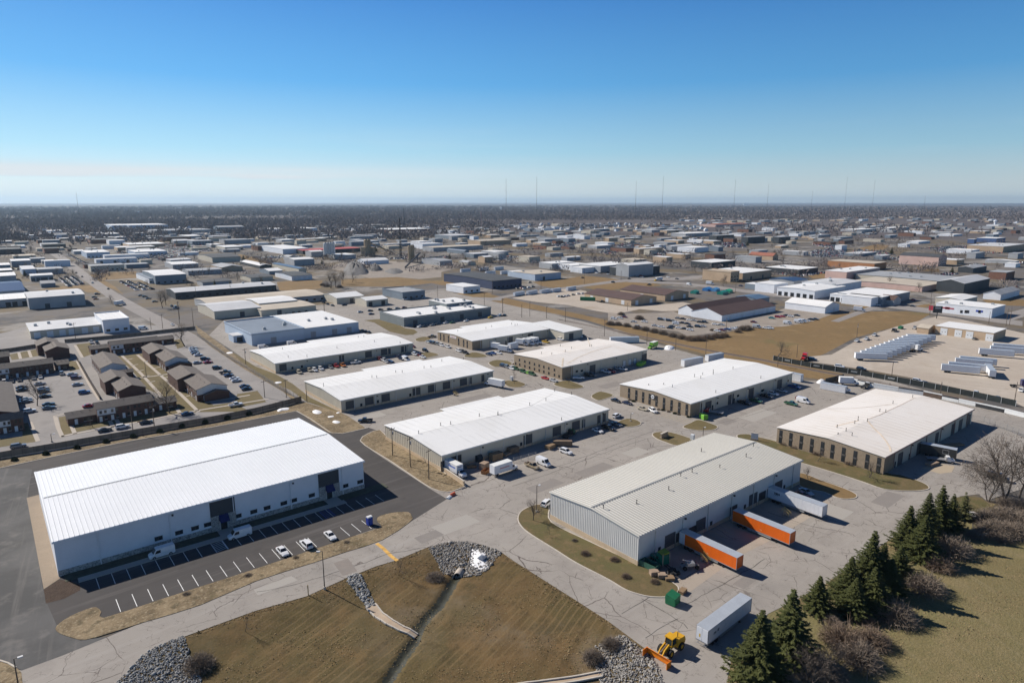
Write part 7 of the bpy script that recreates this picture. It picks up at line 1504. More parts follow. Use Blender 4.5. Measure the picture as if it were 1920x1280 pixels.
UNITM = MB(); UNITM.box(-.9, .9, -.9, .9, 0, 1.3); UNITM.box(-.6, .6, -.6, .6, 1.301, 1.45); UNIT = UNITM.mesh('roof_unit', [METAL])
def bld(label, k, F, L, R, h, roof, wall, axis='x', r=None, name='building', doors=0, side=0, wins=0, units=0, parapet=False, dm=None, group=None, cat='building'):
 x, y, w, d = dims((k, *F), (k, *L), (k, *R), h); r = (min(w, d) * .07 if r is None else r)
 d = min(d, 140); o = thing(name, label, cat, (x, y, -.05), 0, group); rs = random.Random(label); RECTS.append((x - 4, y - 4, x + w + 4, y + d + 4))
 m = MB(); gable(m, w, d, h, max(r, .05), axis); m.build('wall', WM[wall], o)
 m = MB()
 if r > .1: gable_roof(m, w, d, h, r, axis, .3, .25)
 else: m.box(-.2, w + .2, -.2, d + .2, h + .06, h + .3)
 ro = m.build('roof', RM[roof], o)
 if parapet:
  m = MB()
  for a in ((-.25, w + .25, -.25, 0), (-.25, w + .25, d, d + .25), (-.25, 0, 0.01, d - .01), (w, w + .25, .01, d - .01)): m.box(*a, h + .305, h + 1.0)
  m.build('parapet', WM[wall], ro)
 for i in range(doors):
  c = w * (i + .5 + rs.uniform(-.2, .2)) / doors; m = MB(); m.box(c - 1.7, c + 1.7, -.08, -.004, .05, min(h - .8, 3.8)); m.build('overhead_door', dm or DOORG, o)
 for i in range(side):
  c = d * (i + .5) / side; m = MB(); m.box(-.08, -.004, c - 1.7, c + 1.7, .05, min(h - .8, 3.6)); m.build('side_door', dm or DOORW, o)
 if wins:
  n = max(3, int(w / 5))
  for lv in range(wins):
   for i in range(min(n, 14)):
    c = w * (i + .5) / min(n, 14); z0 = 1.0 + lv * 3.4
    if z0 + 1.6 < h: m = MB(); m.box(c - 1.1, c + 1.1, -.07, -.004, z0, z0 + 1.6); m.build('window', GLASS, o)
 for i in range(units):
  X, Y = w * rs.uniform(.1, .9), d * rs.uniform(.15, .85); z = h + .25 + (max(r, 0) * (1 - abs((Y - d / 2) / (d / 2))) if axis == 'x' and r > .1 else 0 if r <= .1 else r * (1 - abs((X - w / 2) / (w / 2))))
  obj('roof_unit', UNIT, ro, (X, Y, z))
 return o
# left of the street
bld('long pale warehouse with two roof planes at the left, blue band over its front', 'A', (280, 1063), (205, 1005), (847, 1024), 9, 'l', 'g', r=1.2, doors=2, units=2)
bld('low cream roofed dock building with dark loading bays at the left edge', 'A', (-160, 1092), (-230, 1040), (272, 1052), 6, 'w', 'g', r=.0, doors=5, dm=DARKM)
bld('long flat grey roofed street building with white shutters', '1', (240, 263), (218, 195), (817, 206), 4.6, 'l', 'e', r=0, doors=6, dm=DOORW, units=4)
bld('taller pale block at the street end of the grey roofed building', '1', (822, 181), (768, 121), (1032, 162), 8, 'w', 'w', r=0, parapet=True, wins=1)
bld('white roofed shop with dark openings beside the crowded left car yard', 'A', (305, 840), (278, 822), (522, 822), 6, 'w', 'g', r=1.0, doors=5); bld('small grey barn roofed shed amid the left car yard', 'A', (410, 918), (400, 900), (556, 912), 4, 'g', 's', r=2)
bld('dark blue solar roofed hall at the left edge', 'A', (-40, 1000), (-100, 905), (262, 1000), 5, 'N', 'g', r=3); bld('small white block behind the white roofed shop at left', 'A', (222, 776), (195, 740), (362, 772), 7, 'l', 'u', r=0)
bld('white roofed grey building left of the long street, upper', 'A', (112, 692), (70, 674), (302, 680), 8, 'w', 'g', r=0); bld('grey annex right of the upper white roofed building', 'A', (305, 668), (295, 656), (452, 662), 6, 'g', 's', r=0); bld('white roofed strip at the left edge, top of three', 'A', (-50, 735), (-90, 715), (106, 732), 6, 'w', 's', r=0)
bld('white roofed strip at the left edge, middle of three', 'A', (-50, 790), (-80, 770), (126, 785), 6, 'w', 'd', r=0); bld('white roofed hall at the left edge, lowest of three', 'A', (-60, 845), (-90, 812), (162, 840), 7, 'w', 'g', r=.8); bld('dark low shopping block at the left edge', 'A', (-60, 578), (-80, 560), (216, 570), 8, 'd', 'd', r=0, wins=1)
bld('dark teal restaurant across the far end of the long street', 'A', (430, 528), (425, 518), (667, 525), 7, 'd', 'd', r=0); bld('long grey brown roofed strip behind the white block at left', 'A', (375, 777), (365, 757), (642, 772), 6, 'g', 'g', r=0)
bld('white roofed dealership right of the long street end', 'A', (865, 608), (800, 585), (1112, 604), 8, 'w', 'u', r=0, wins=1, units=2); bld('long white walled garage with dark windows right of the street', 'A', (960, 677), (950, 668), (1367, 657), 6, 'l', 'w', r=0, doors=3, dm=DARKM); bld('tan fronted long building behind the brown lawn at left', 'A', (905, 742), (895, 727), (1257, 732), 7, 'g', 'e', r=0, wins=1)
bld('grey wing right of the tan fronted building', 'A', (1262, 727), (1250, 715), (1482, 714), 5, 'g', 's', r=0); bld('wide white roofed car showroom with many cars in front', 'A', (1350, 602), (1265, 580), (1682, 592), 6, 'w', 'u', r=0, wins=1, units=3); bld('tan brick retail block with white roof at left far field', 'A', (1290, 527), (1235, 510), (1657, 516), 6, 'w', 't', r=0, units=5)
bld('big white hospital block, left wing', 'A', (1115, 335), (1045, 316), (1290, 330), 17, 'w', 'u', r=0, wins=3); bld('big white hospital block, right wing', 'A', (1292, 333), (1270, 306), (1592, 316), 18, 'w', 'u', r=0, wins=3); bld('white roofed blue grey block below the hospital', 'A', (1030, 420), (1020, 412), (1186, 414), 8, 'w', 's', r=0)
bld('large blue grey hall with bright white roof beside the gravel lot at left', 'A', (1550, 838), (1430, 788), (1870, 822), 9, 'w', 's', r=1.2, wins=1); bld('low porch wing of the blue grey hall', 'A', (1490, 868), (1375, 812), (1552, 852), 5, 'm', 'w', r=0, wins=1); bld('small white roofed block in the far left woods edge', 'A', (470, 390), (455, 382), (613, 384), 8, 'w', 'w', r=0)
bld('very wide grey store in the far left field', 'A', (1560, 388), (1535, 374), (2150, 378), 11, 'g', 'g', r=0, units=4); bld('dark brick strip of shops in the far left field', 'A', (905, 480), (855, 468), (1182, 472), 8, 'd', 'b', r=0)
bld('flat pale building above the dark green hall, upper', 'B', (0, 682), (-20, 667), (192, 667), 6, 'l', 'g', r=0); bld('white roofed building above the dark green hall, lower', 'B', (20, 727), (-60, 702), (272, 712), 6, 'w', 'g', r=.6)
bld('long low dark green hall with pale grey roof left of centre', 'B', (45, 1007), (-5, 965), (1063, 932), 5.8, 'l', 'd', r=1.6, wins=1, units=2); bld('long grey beige roofed building behind the big white gabled one', 'B', (385, 1130), (265, 1064), (1517, 1017), 5, 't', 'g', r=1.5, wins=1)
bld('white gabled warehouse left of centre, main hall', 'B', (435, 1196), (385, 1112), (892, 1150), 5.7, 'l', 'e', r=2.0, doors=1); bld('low white front wing of the white gabled warehouse', 'B', (905, 1186), (872, 1122), (1368, 1107), 4.6, 't', 'e', r=.6, doors=1); bld('rear hall of the white gabled warehouse', 'B', (882, 1117), (830, 1062), (1283, 1087), 6, 'w', 'e', r=1.0)
bld('brown walled gabled shed with grey roof left of the quarry', 'B', (510, 757), (465, 727), (728, 747), 5, 'g', 't', 'y', 2.2); bld('small white long roofed barn near the slim bare tree', 'B', (892, 737), (720, 692), (942, 717), 4, 'w', 'd', 'y', 1.5); bld('little white gabled house beside the blue open shed', 'B', (985, 792), (930, 767), (1087, 777), 4, 'w', 's', 'x', 1.8)
bld('white garages with dark roof on the brown lawn', 'B', (1210, 842), (1075, 802), (1433, 832), 5, 'd', 'w', r=1, doors=4, dm=DOORW); bld('low beige building with dark roof left of the white garages', 'B', (800, 860), (690, 832), (1052, 852), 4, 'd', 'e', r=.8); bld('open shed with steep blue roof', 'B', (1280, 767), (1045, 712), (1327, 757), 6, 'B', 'e', 'y', .6)
bld('large hall with black roof and pale brick side left of the quarry', 'B', (415, 657), (310, 622), (742, 652), 7, 'd', 'e', r=1.5); bld('beige flat roofed hall above the black roofed one', 'B', (540, 552), (425, 537), (707, 542), 6, 'w', 'e', r=0, wins=1); bld('white factory with tank beside the red roofed strip', 'B', (1120, 572), (1030, 532), (1277, 547), 8, 'w', 'w', r=.5)
bld('dark brick block left of the white factory', 'B', (870, 542), (855, 530), (1042, 532), 8, 'd', 'b', r=0); bld('long red roofed strip with dark walls behind the white silos', 'B', (1320, 587), (1270, 572), (1912, 562), 6, 'R', 'd', r=.6, wins=1); bld('long white warehouse in front of the far woods, left', 'B', (930, 374), (850, 364), (1457, 360), 8, 'w', 'w', r=0, units=4)
bld('tall blue grey apartment blocks before the far woods', 'B', (480, 352), (455, 346), (742, 347), 16, 'g', 's', r=3, wins=4); bld('white roofed strip left of the apartment blocks', 'B', (160, 442), (0, 432), (332, 440), 6, 'w', 'g', r=0); bld('blue grey showroom behind the crowded car lot', 'B', (215, 492), (190, 482), (427, 485), 8, 'g', 's', r=0, wins=2); bld('grey retail block right of the showroom', 'B', (540, 482), (520, 472), (752, 467), 8, 'g', 'g', r=0)
bld('small grey gabled shed beside the silos', 'B', (1180, 652), (1140, 642), (1277, 652), 5, 'g', 'g', 'y', 2); bld('low dark roofed sheds above the dark green hall', 'B', (320, 907), (265, 887), (592, 882), 4, 'd', 'g', r=.8); bld('grey roofed sheds above the low dark ones', 'B', (175, 792), (120, 772), (472, 762), 5, 'g', 'g', r=.8)
bld('white gabled hall left of the grey office, larger of the pair', 'B', (1660, 1062), (1515, 1022), (1905, 1030), 5, 'w', 'e', r=2.2, doors=1)
bld('white gabled hall with dark door, smaller of the pair', 'C', (250, 1087), (160, 1057), (428, 1057), 5, 'w', 'e', r=1.6, doors=2, dm=DARKM); bld('blue grey office with flat grey roof before the quarry', 'C', (612, 1012), (440, 967), (817, 987), 6, 'g', 's', r=0, wins=1, parapet=True); bld('white petrol station building on the corner', 'C', (1220, 952), (1000, 927), (1332, 927), 6, 'w', 'w', r=0, wins=1)
bld('big dark roofed building with white side and dark blue front', 'C', (1512, 892), (1045, 817), (1780, 862), 8, 'd', 'n', r=.8, wins=1, side=0); bld('grey roofed plant building in the quarry yard', 'C', (985, 692), (835, 667), (1092, 682), 6, 'g', 'g', r=1.5); bld('white arched storage hall in the quarry yard', 'C', (230, 692), (215, 678), (492, 680), 5, 'w', 'w', r=2.5)
bld('wide maroon store with pink left wing at the woods edge', 'C', (472, 378), (340, 366), (922, 367), 9, 'w', 'm', r=0); bld('long blue grey warehouse right of the lattice tower', 'C', (1100, 437), (890, 427), (1367, 432), 8, 'l', 's', r=0); bld('tan brown hall with beige roof right of the plant', 'C', (1390, 492), (1330, 480), (1602, 472), 8, 't', 't', r=.8)
bld('white walled hall behind the quarry', 'C', (812, 522), (620, 514), (1002, 512), 9, 'l', 'w', r=0); bld('beige roofed long hall behind the quarry, right', 'C', (920, 557), (800, 547), (1407, 532), 7, 't', 'g', r=.5); bld('small blue grey gabled shop on the quarry road', 'C', (1232, 592), (1105, 572), (1302, 592), 5, 'm', 's', 'y', 1.6); bld('brown grey hut right of the quarry', 'C', (1262, 707), (1235, 692), (1392, 707), 4, 'g', 'e', 'y', 2)
bld('teal grey flat roofed plant with white roof and rooftop units', '2', (1610, 160), (1420, 108), (2333, 80), 5.6, 'w', 'T', r=0, units=14, doors=4, parapet=True); bld('rear teal block of the flat roofed plant', 'C', (1052, 1120), (850, 1085), (1330, 1095), 8, 'w', 'T', r=0, units=6)
bld('pale blue grey building with grey blue flat roof beyond the wire fence', '2', (390, 292), (180, 190), (803, 238), 6.5, 'm', 'u', r=0, doors=1, side=0, units=3, parapet=True, dm=DOORB); bld('white roofed right half of the pale blue grey building', '2', (805, 240), (560, 138), (1247, 187), 6.3, 'w', 'u', r=0, doors=3, dm=DOORB, units=3); bld('small pale lean-to dock at the side of the blue grey building', '2', (245, 300), (205, 280), (330, 285), 4, 'u' if 0 else 'l', 'u', r=0, doors=1, dm=DARKM)
bld('pale walled warehouse with tan roof behind the brown lawn', 'D', (230, 824), (130, 787), (457, 797), 7, 't', 'u', r=0, doors=1, units=2); bld('left pale wing of the tan roofed warehouse', 'D', (110, 812), (-40, 792), (228, 802), 6, 'w', 'u', r=0); bld('white roofed workshop in the middle distance', 'D', (402, 717), (285, 702), (603, 697), 7, 'w', 'g', r=0, units=2); bld('white fronted shop, upper of the stepped pair', 'D', (602, 737), (500, 717), (757, 717), 6, 'w', 'w', r=0); bld('white fronted shop, lower of the stepped pair', 'D', (702, 762), (615, 747), (882, 737), 6, 'w', 'w', r=0, side=2)
bld('grey sided workshop with white roof behind the stepped shops', 'D', (887, 742), (770, 712), (1072, 712), 8, 'w', 'g', r=0); bld('long charcoal building with raised white hall on the main road', 'D', (1152, 767), (1062, 742), (1533, 742), 9, 'g', 'd', r=0, doors=6); bld('raised white hall on top of the charcoal building', 'D', (1170, 735), (1110, 717), (1342, 707), 13, 'w', 'g', r=1.5)
bld('brown roofed tan shed, front one of the twin sheds', 'D', (1192, 1082), (735, 1012), (1443, 1047), 4.6, 'b', 't', 'y', 3.0, doors=2, side=3, dm=DOORW); bld('brown roofed tan shed, rear one of the twin sheds', 'D', (1532, 1032), (1085, 972), (1702, 992), 5, 'b', 't', 'y', 3.0, doors=2, side=1, dm=DOORW)
bld('huge dark brown roofed auction hall with white gable, front bay', '4', (912, 133), (695, 92), (1387, 62), 4.4, 'b', 'w', r=4.0, doors=4, dm=DOORW); bld('dark brown roofed auction hall, rear open bay', '4', (690, 96), (520, 84), (1150, 20), 4.4, 'b', 'w', r=3.5); bld('blue roofed shed behind the brown auction hall', 'E', (742, 1072), (640, 1030), (917, 1057), 5, 'B', 's', 'x', 1.5); bld('white gabled shed right of the auction hall', 'E', (1427, 1152), (1030, 1102), (1553, 1122), 5, 'w', 'w', 'y', 3, doors=1, dm=DOORW)
bld('tan two storey office with striped stonework', 'E', (482, 806), (135, 787), (577, 797), 10, 't', 't', r=0, wins=2, side=0, parapet=True); bld('white roofed warehouse behind the tan office', 'E', (602, 812), (330, 772), (903, 780), 8, 'w', 't', r=0, doors=2, units=1); bld('low dark walled building with white roof and green corner', 'E', (1167, 777), (900, 742), (1397, 757), 6, 'w', 'd', r=0, units=3)
bld('tan sided building with black front left of the tan office', 'E', (292, 707), (85, 690), (532, 685), 8, 'w', 'd', r=0); bld('grey flat building right of the tan sided one', 'E', (732, 652), (480, 642), (802, 647), 8, 'g', 'g', r=0); bld('tan gabled hall with terracotta roof', 'E', (902, 642), (765, 617), (1032, 642), 6, 'r', 't', 'y', 4, wins=1); bld('white block beside the glass entrance on the main road', 'E', (917, 927), (842, 892), (1042, 907), 8, 'w', 'w', r=0)
bld('low blue glass entrance with white roof on the main road', 'E', (802, 932), (635, 912), (842, 917), 5, 'w', 's', r=0, wins=1); bld('large white complex with low front on the main road', 'E', (1322, 992), (985, 947), (1533, 932), 7, 'w', 'w', r=1.0, units=4, side=6, dm=GLASS); bld('right hall of the large white complex', 'E', (1533, 932), (1300, 884), (1802, 892), 8, 'l', 'w', r=1, units=3); bld('solar roofed hall behind the white complex', 'E', (1112, 892), (880, 867), (1312, 877), 7, 'N', 'g', r=1.2)
bld('small white flat roofed offices with a tree in front', 'E', (1692, 1042), (1515, 1012), (1752, 1032), 6, 'w', 'w', r=0, side=4, dm=GLASS); bld('white and pink big box with red stripes', 'E', (1642, 802), (1450, 782), (2118, 767), 8, 'w', 'p', r=0, units=3); bld('orange brick warehouse with flat grey roof', 'F', (212, 717), (-180, 677), (342, 702), 8, 't', 'o', r=0)
for i, (F, L, R) in enumerate((((340, 437), (330, 430), (636, 433)), ((655, 452), (640, 446), (962, 448)), ((965, 452), (955, 446), (1152, 448)))): bld(f'dark glass office block, {["left", "middle", "right"][i]} of three in the far field', 'E', F, L, R, 13, 'g', 'd', r=0, wins=3, group='dark glass offices')
bld('long red roofed motel strip at the woods edge', 'E', (330, 327), (310, 317), (692, 317), 8, 'r', 'p', r=2); bld('long white low roofs at the woods edge right of centre', 'E', (30, 417), (-40, 407), (362, 407), 8, 'w', 'g', r=0)
bld('white hotel with dark roof and three pale gables', 'F', (857, 652), (615, 612), (957, 642), 12, 'd', 'p', 'y', 3, wins=3, side=0); bld('white roofed workshop behind the red square shop', 'F', (1092, 1082), (840, 1052), (1268, 1047), 6, 'w', 'e', r=1.2); bld('white walled arched hall right of the greenhouses', 'F', (1112, 917), (900, 882), (1343, 862), 9, 'l', 'd', r=3); bld('low greenhouse rows, front house', 'F', (690, 947), (205, 852), (905, 905), 5, 't', 'p', r=.6); bld('low greenhouse rows, long rear house', 'F', (872, 892), (380, 772), (1103, 852), 5, 'g', 'e', r=.5, units=5)
bld('white flat roofed offices, front wing', 'F', (182, 1062), (-10, 1012), (272, 1042), 7, 'w', 'w', r=0); bld('white roofed hall behind the flat offices', 'F', (292, 1052), (150, 952), (522, 992), 7, 'w', 's', r=0); bld('gabled house with brown roof and white triangle front', 'F', (407, 1082), (285, 1062), (527, 1072), 4.5, 'b', 'g', 'y', 3); bld('white walled hall with brown grey roof at the right edge', 'F', (1477, 1027), (1300, 1012), (1782, 987), 5, 'g', 'w', r=2.5)
bld('tan and brick big box store at the right edge', 'F', (1502, 547), (1315, 512), (1905, 527), 10, 'l', 't', r=0, wins=1, units=5); bld('blue store front far right, smaller', 'F', (1212, 472), (1180, 466), (1302, 472), 9, 'w', 'B', r=0); bld('blue store front far right, larger', 'F', (1432, 465), (1350, 447), (1567, 457), 9, 'w', 'B', r=0); bld('brick walled shop with tan side at the right edge', 'F', (1532, 807), (1350, 797), (1805, 802), 8, 'g', 'b', r=0); bld('dark grey roofed hall left of the brick shop', 'F', (1200, 762), (1110, 742), (1392, 742), 6, 'g', 'd', r=1.5)
for i, (F, L, R) in enumerate((((30, 378), (-30, 368), (277, 368)), ((360, 362), (335, 352), (602, 352)), ((140, 348), (125, 342), (332, 342)))): bld(f'long white roofed warehouse, {ORD[i]} of three in the far right field', 'F', F, L, R, 8, 'w', 'g', r=0, units=2, group='far right warehouses')
# truck repair shop of the gravel yard, its shed and the shop beyond
o = bld('tan truck shop with white roof and four white doors on the gravel yard', '5', (1466, 276), (1015, 212), (1572, 241), 5.2, 'w', 't', r=0); yd = at('5', 1466, 276, 5.2).y
for i, (X, Y) in enumerate(((1065, 265), (1180, 280), (1270, 292), (1430, 308))):
 yy, zz = onX('5', X, Y, o.location.x); m = MB(); m.box(-.1, -.006, yy - o.location.y - 2.0, yy - o.location.y + 2.0, .05, 4.4); dd = m.build('shutter', DOORW, o); m = MB()
 for s in (-.9, .9): m.box(-.13, -.101, yy - o.location.y + s - .3, yy - o.location.y + s + .3, 1.9, 2.2)
 m.build('door_light', GLASS, dd)
bld('small cream roofed shed left of the tan truck shop', '5', (945, 240), (872, 222), (1012, 222), 3.6, 't', 't', 'y', 1.5)
o = bld('white shop with red square emblem and signs beyond the gravel yard', 'F', (1392, 1167), (772, 1122), (1535, 1130), 7, 'w', 'w', r=0, units=3)
X0, Y0 = o.location.x, o.location.y
def mark(k, x, y, w, h, m_, nm='wall_sign'):
 yy, zz = onX(k, x, y, X0); m = MB(); m.box(-.12, -.006, yy - Y0 - w / 2, yy - Y0 + w / 2, zz - h / 2, zz + h / 2); return m.build(nm, m_, o)
mark('F', 795, 1160, 5.5, 3.8, mat('sign_red', (.38, .04, .06), .5)); mark('F', 1260, 1190, 4.5, 1.4, mat('sign_blue', (.05, .08, .35), .5)); q = mark('F', 940, 1160, 9, 1.0, mat('sign_crimson', (.4, .06, .08), .5)); mark('F', 940, 1160, 3, 1.8, mat('sign_crimson', (.4, .06, .08)))
for x in (1080, 1125, 1145, 1262): mark('F', x, 1195, 1.6, 2.2, GLASS, 'window')
p = at('F', 832, 1262); h = Hgt('F', (832, 1262), 'F', (840, 1140)); o2 = thing('pylon_sign', 'tall dark pylon sign on a post before the white shop', 'sign', (p.x, p.y, 0), .6); m = MB(); m.tube((0, 0, 0), (0, 0, h * .45), .3, n=8); m.build('post', STEEL, o2); m = MB(); m.box(-.3, .3, -3, 3, h * .45, h); bdy = m.build('board', WM['d'], o2); m = MB(); m.box(-.34, -.301, -1.8, 1.8, h * .78, h * .93); m.build('sign_mark', mat('sign_grey', (.35, .38, .38), .6), bdy)
cars('F', '890,1190,ks 985,1203,ks 1040,1205,gs 1130,1215,rs 1180,1222,es 1235,1225,ws 1350,1232,wv', R_(-60), 'in front of the white shop with the red square', 'cars at the white shop', False)
# tarpaulin stacks
for i, (x, y, w, c) in enumerate(((245, 985, 10, (.05, .22, .5)), (325, 990, 9, (.10, .30, .55)), (400, 1020, 13, (.02, .26, .2)), (455, 1005, 8, (.03, .42, .22)), (120, 1015, 7, (.03, .25, .2)))):
 p = at('E', x, y); o = thing('tarpaulin_stack', f'{["bright blue", "pale blue", "long dark green", "bright green", "small green"][i]} tarpaulin covered stack beyond the brown sheds', 'stack', (p.x, p.y, -.05), .2, 'tarpaulin stacks'); m = MB(); m.extrude([(-3, 0), (3, 0), (2.8, 2.4), (.5, 3.4), (-2.8, 2.4)], -w / 2, w / 2, 'x'); m.build('cover', mat('tarp_%d' % i, c, .5, (.5, .2)), o); m = MB(); m.box(-w / 2 - .2, w / 2 + .2, -3.2, 3.2, 0, .15); m.build('pallet_base', WOODD, o)
# quarry plant: silos, towers, heaps
def silos(label, k, b, t, n, rad, m_, legs=2.5, cat='silo'):
 p = at(k, *b); h = Hgt(k, b, k, t); o = thing('silo_cluster', label, cat, (p.x, p.y, -.05), .5)
 for i in range(n):
  x = (i - (n - 1) / 2) * rad * 2.05; m = MB(); m.cyl((x, 0, legs), rad, h - legs - rad * .5, 16); m.tube((x, 0, h - rad * .5), (x, 0, h), rad, rad * .2, 16); m.build('silo', m_, o)
  for a in range(4): m = MB(); m.tube((x + rad * .7 * math.cos(a * 1.57 + .78), rad * .7 * math.sin(a * 1.57 + .78), 0), (x + rad * .7 * math.cos(a * 1.57 + .78), rad * .7 * math.sin(a * 1.57 + .78), legs + .2), .25, n=5); m.build('leg', STEEL, o)
 m = MB(); m.box(-n * rad, n * rad, -.5, .5, h + .02, h + .4); m.build('walkway', STEEL, o); return o, h
SILO_T = mat('tan_silo', (.40, .30, .19), .7, (.3, .1)); silos('white silo cluster on dark legs left of the quarry plant', 'B', (1592, 668), (1592, 500), 4, 3.0, mat('white_silo', (.62, .61, .58), .6, (.3, .06)), 7); silos('tall twin tan silos at the quarry plant, right', 'C', (702, 700), (702, 530), 3, 2.3, SILO_T, 5)
o, h = silos('stepped tan silos with conveyor at the quarry plant, left', 'C', (265, 640), (265, 470), 2, 3.4, SILO_T, 4); m = MB(); m.box(-12, -7, -4, 4, 0, h * .55); m.box(7.2, 14, -5, 5, 0, h * .5); m.build('mixing_house', SILO_T, o); m = MB(); m.tube((4, 0, h * .8), (55, -12, 2), 1.1, n=5); m.build('conveyor', SILO_T, o)
p = at('C', 640, 760); q = at('C', 790, 690); o = thing('conveyor', 'dark inclined conveyor in the quarry yard', 'conveyor', (p.x, p.y, 0)); m = MB(); dv = q - p; m.tube((0, 0, 1), (dv.x, dv.y, 12), 1.2, n=4); m.build('belt', STEEL, o); m = MB(); m.tube((dv.x * .8, dv.y * .8, 0), (dv.x * .8, dv.y * .8, 9.2), .5, n=5); m.build('leg', STEEL, o)
for k, L, h in (('C', [(20, 790), (60, 740), (150, 715), (230, 760), (270, 815), (150, 830), (60, 820)], 9), ('C', [(265, 770), (330, 730), (400, 765), (390, 785), (300, 792)], 6), ('C', [(430, 790), (560, 770), (620, 800), (520, 820)], 3)): heap('gravel_heap', pts(k, L), h, mat('gravel_grey', (.16, .155, .15), .9, (.3, .2)), base=-.05)
def mast(label, k, b, t, w=2.5, col=STEEL, n=9, cat='tower', guy=False):
 p = at(k, *b); h = Hgt(k, b, k, t); o = thing('radio_mast', label, cat, (p.x, p.y, -.05), .4, 'radio masts'); m = MB(); s = w / 2
 for i in range(4): a = math.pi / 4 + i * math.pi / 2; m.tube((s * math.cos(a), s * math.sin(a), 0), (s * .35 * math.cos(a), s * .35 * math.sin(a), h), w * .09, w * .05, 4)
 for j in range(n):
  z0, z1 = h * j / n, h * (j + 1) / n; k0, k1 = s * (1 - .65 * j / n), s * (1 - .65 * (j + 1) / n)
  for i in range(4): a, c = math.pi / 4 + i * math.pi / 2, math.pi / 4 + (i + 1) * math.pi / 2; m.tube((k0 * math.cos(a), k0 * math.sin(a), z0), (k1 * math.cos(c), k1 * math.sin(c), z1), w * .04, n=3)
 m.build('lattice', col, o); m = MB(); m.tube((0, 0, h * .97), (0, 0, h * 1.02), w * .12, n=5); m.build('tip', col, o); m = MB(); m.box(-w * .6, w * .6, -w * .6, w * .6, 0, .6); m.build('footing', KERB, o)
mast('dark lattice tower with ring top above the quarry yard', 'C', (595, 650), (592, 262), 3.5); mast('thin pale mast behind the lattice tower at the woods edge', 'C', (628, 345), (628, 160), 2.0); mast('red and white banded mast before the woods right of centre', 'C', (1398, 350), (1398, 200), 4, mat('mast_red_white', (.5, .3, .28), .6))
mast('dark thin tower at the left of the red roofed strip', 'B', (1578, 455), (1575, 345), 3)
for x, t, nm in ((148, 362, 'leftmost on the skyline, alone over the left woods'), (949, 336, 'first left of centre on the skyline'), (1006, 331, 'just right of the first centre one on the skyline'), (1191, 341, 'faint, left of the pair right of centre'), (1241, 331, 'tall, right of the pair right of centre'), (1375, 338, 'standing alone right of the centre pair'), (1437, 346, 'faint, between two taller right masts'), (1520, 358, 'short, by the white smoke'), (1582, 333, 'tallest of the right group'), (1634, 339, 'just right of the tallest of the right group'), (1731, 368, 'rightmost, short')):
 mast('distant radio mast, ' + nm, 'p', (x, 402), (x, t), 2.8, n=14)
def watertower(label, k, b, t):
 p = at(k, *b); h = Hgt(k, b, k, t); o = thing('water_tower', label, 'water tower', (p.x, p.y, 0)); m = MB(); m.cyl((0, 0, 0), h * .16, h * .55, 12); m.build('stem', WHITEW, o); m = MB(); m.tube((0, 0, h * .55), (0, 0, h * .7), h * .16, h * .28, 14); m.cyl((0, 0, h * .7), h * .28, h * .2, 14); m.tube((0, 0, h * .9), (0, 0, h), h * .28, h * .06, 14); m.build('tank', WHITEW, o)
watertower('white water tower by the far right warehouses', 'F', (1415, 338), (1415, 278)); watertower('white water tower far off in the woods right of centre', 'C', (1595, 192), (1595, 150))
# roadside vehicles
for k, x, y, c, kd, a, lb in (('A', 925, 912, 'w', 'u', NV, 'white SUV driving up the long street, nearest the brown lawn'), ('A', 1083, 972, 'k', 's', NV, 'dark sedan on the long street near the lorry'), ('A', 822, 850, 'k', 's', NV, 'dark car in the middle of the long street'), ('A', 763, 812, 'k', 's', V, 'small dark car high up on the long street'), ('A', 672, 738, 'w', 'v', NV, 'white van high up on the long street'), ('1', 1380, 212, 'w', 's', V, 'white sedan at the street bend by the estate'), ('1', 1145, 245, 'w', 'v', U, 'white van with red stripes parked by the wooden wall'), ('1', 1410, 78, 'b', 's', U, 'blue grey minivan parked at the street corner lot'),
       ('D', 1010, 905, 'k', 'u', U, 'dark SUV on the middle road beside the brown lawn'), ('D', 1170, 870, 'k', 's', U, 'dark sedan at the main road corner'), ('D', 705, 860, 'k', 's', U, 'black car parked on the brown lawn edge'), ('D', 1372, 932, 'k', 'p', U, 'black pickup truck beside the rear brown roofed shed'), ('D', 900, 1102, 'k', 'p', U, 'dark pickup truck beside the green container'), ('E', 64, 932, 'w', 'v', V, 'white van on the main road left of the tarpaulins'), ('E', 582, 942, 'n', 's', V, 'navy sedan before the blue glass entrance'), ('F', 235, 1138, 'w', 'p', V, 'white pickup truck on the main road by the flat offices'), ('F', 590, 1145, 'k', 's', V, 'dark sedan at the main road crossing, left'), ('F', 600, 1082, 'r', 's', V, 'dark red car behind the brown gabled house'), ('F', 1640, 950, 'm', 's', U, 'maroon car on the right edge lot'), ('F', 1530, 950, 's', 's', U, 'silver car on the right edge lot')):
 car(K1[kd], C1[c], at(k, x, y), a, lb, 'vehicles on the streets', False)
p = at('A', 1225, 1125); box_truck('white lorry turning on the long street by the bare tree', p, NV - .9, 7.5, group='lorries on the streets', z=0); p = at('F', 85, 1195); box_truck('grey white lorry on the main road past the brown field', p, V + .25, 6, group='lorries on the streets', z=0); p = at('E', 290, 928); box_truck('grey lorry on the main road in front of the tan office', p, V + .2, 6, group='lorries on the streets', z=0); p = at('D', 1440, 890); box_truck('long white lorry with yellow cab on the main road', p, NU + .1, 11, mat('cab_yellow', (.6, .38, .05), .5), group='lorries on the streets', z=0)
p = at('D', 757, 1085); dry_box('green container beside the front brown roofed shed', p, V + .6, 13, 2.9, DUMPG)
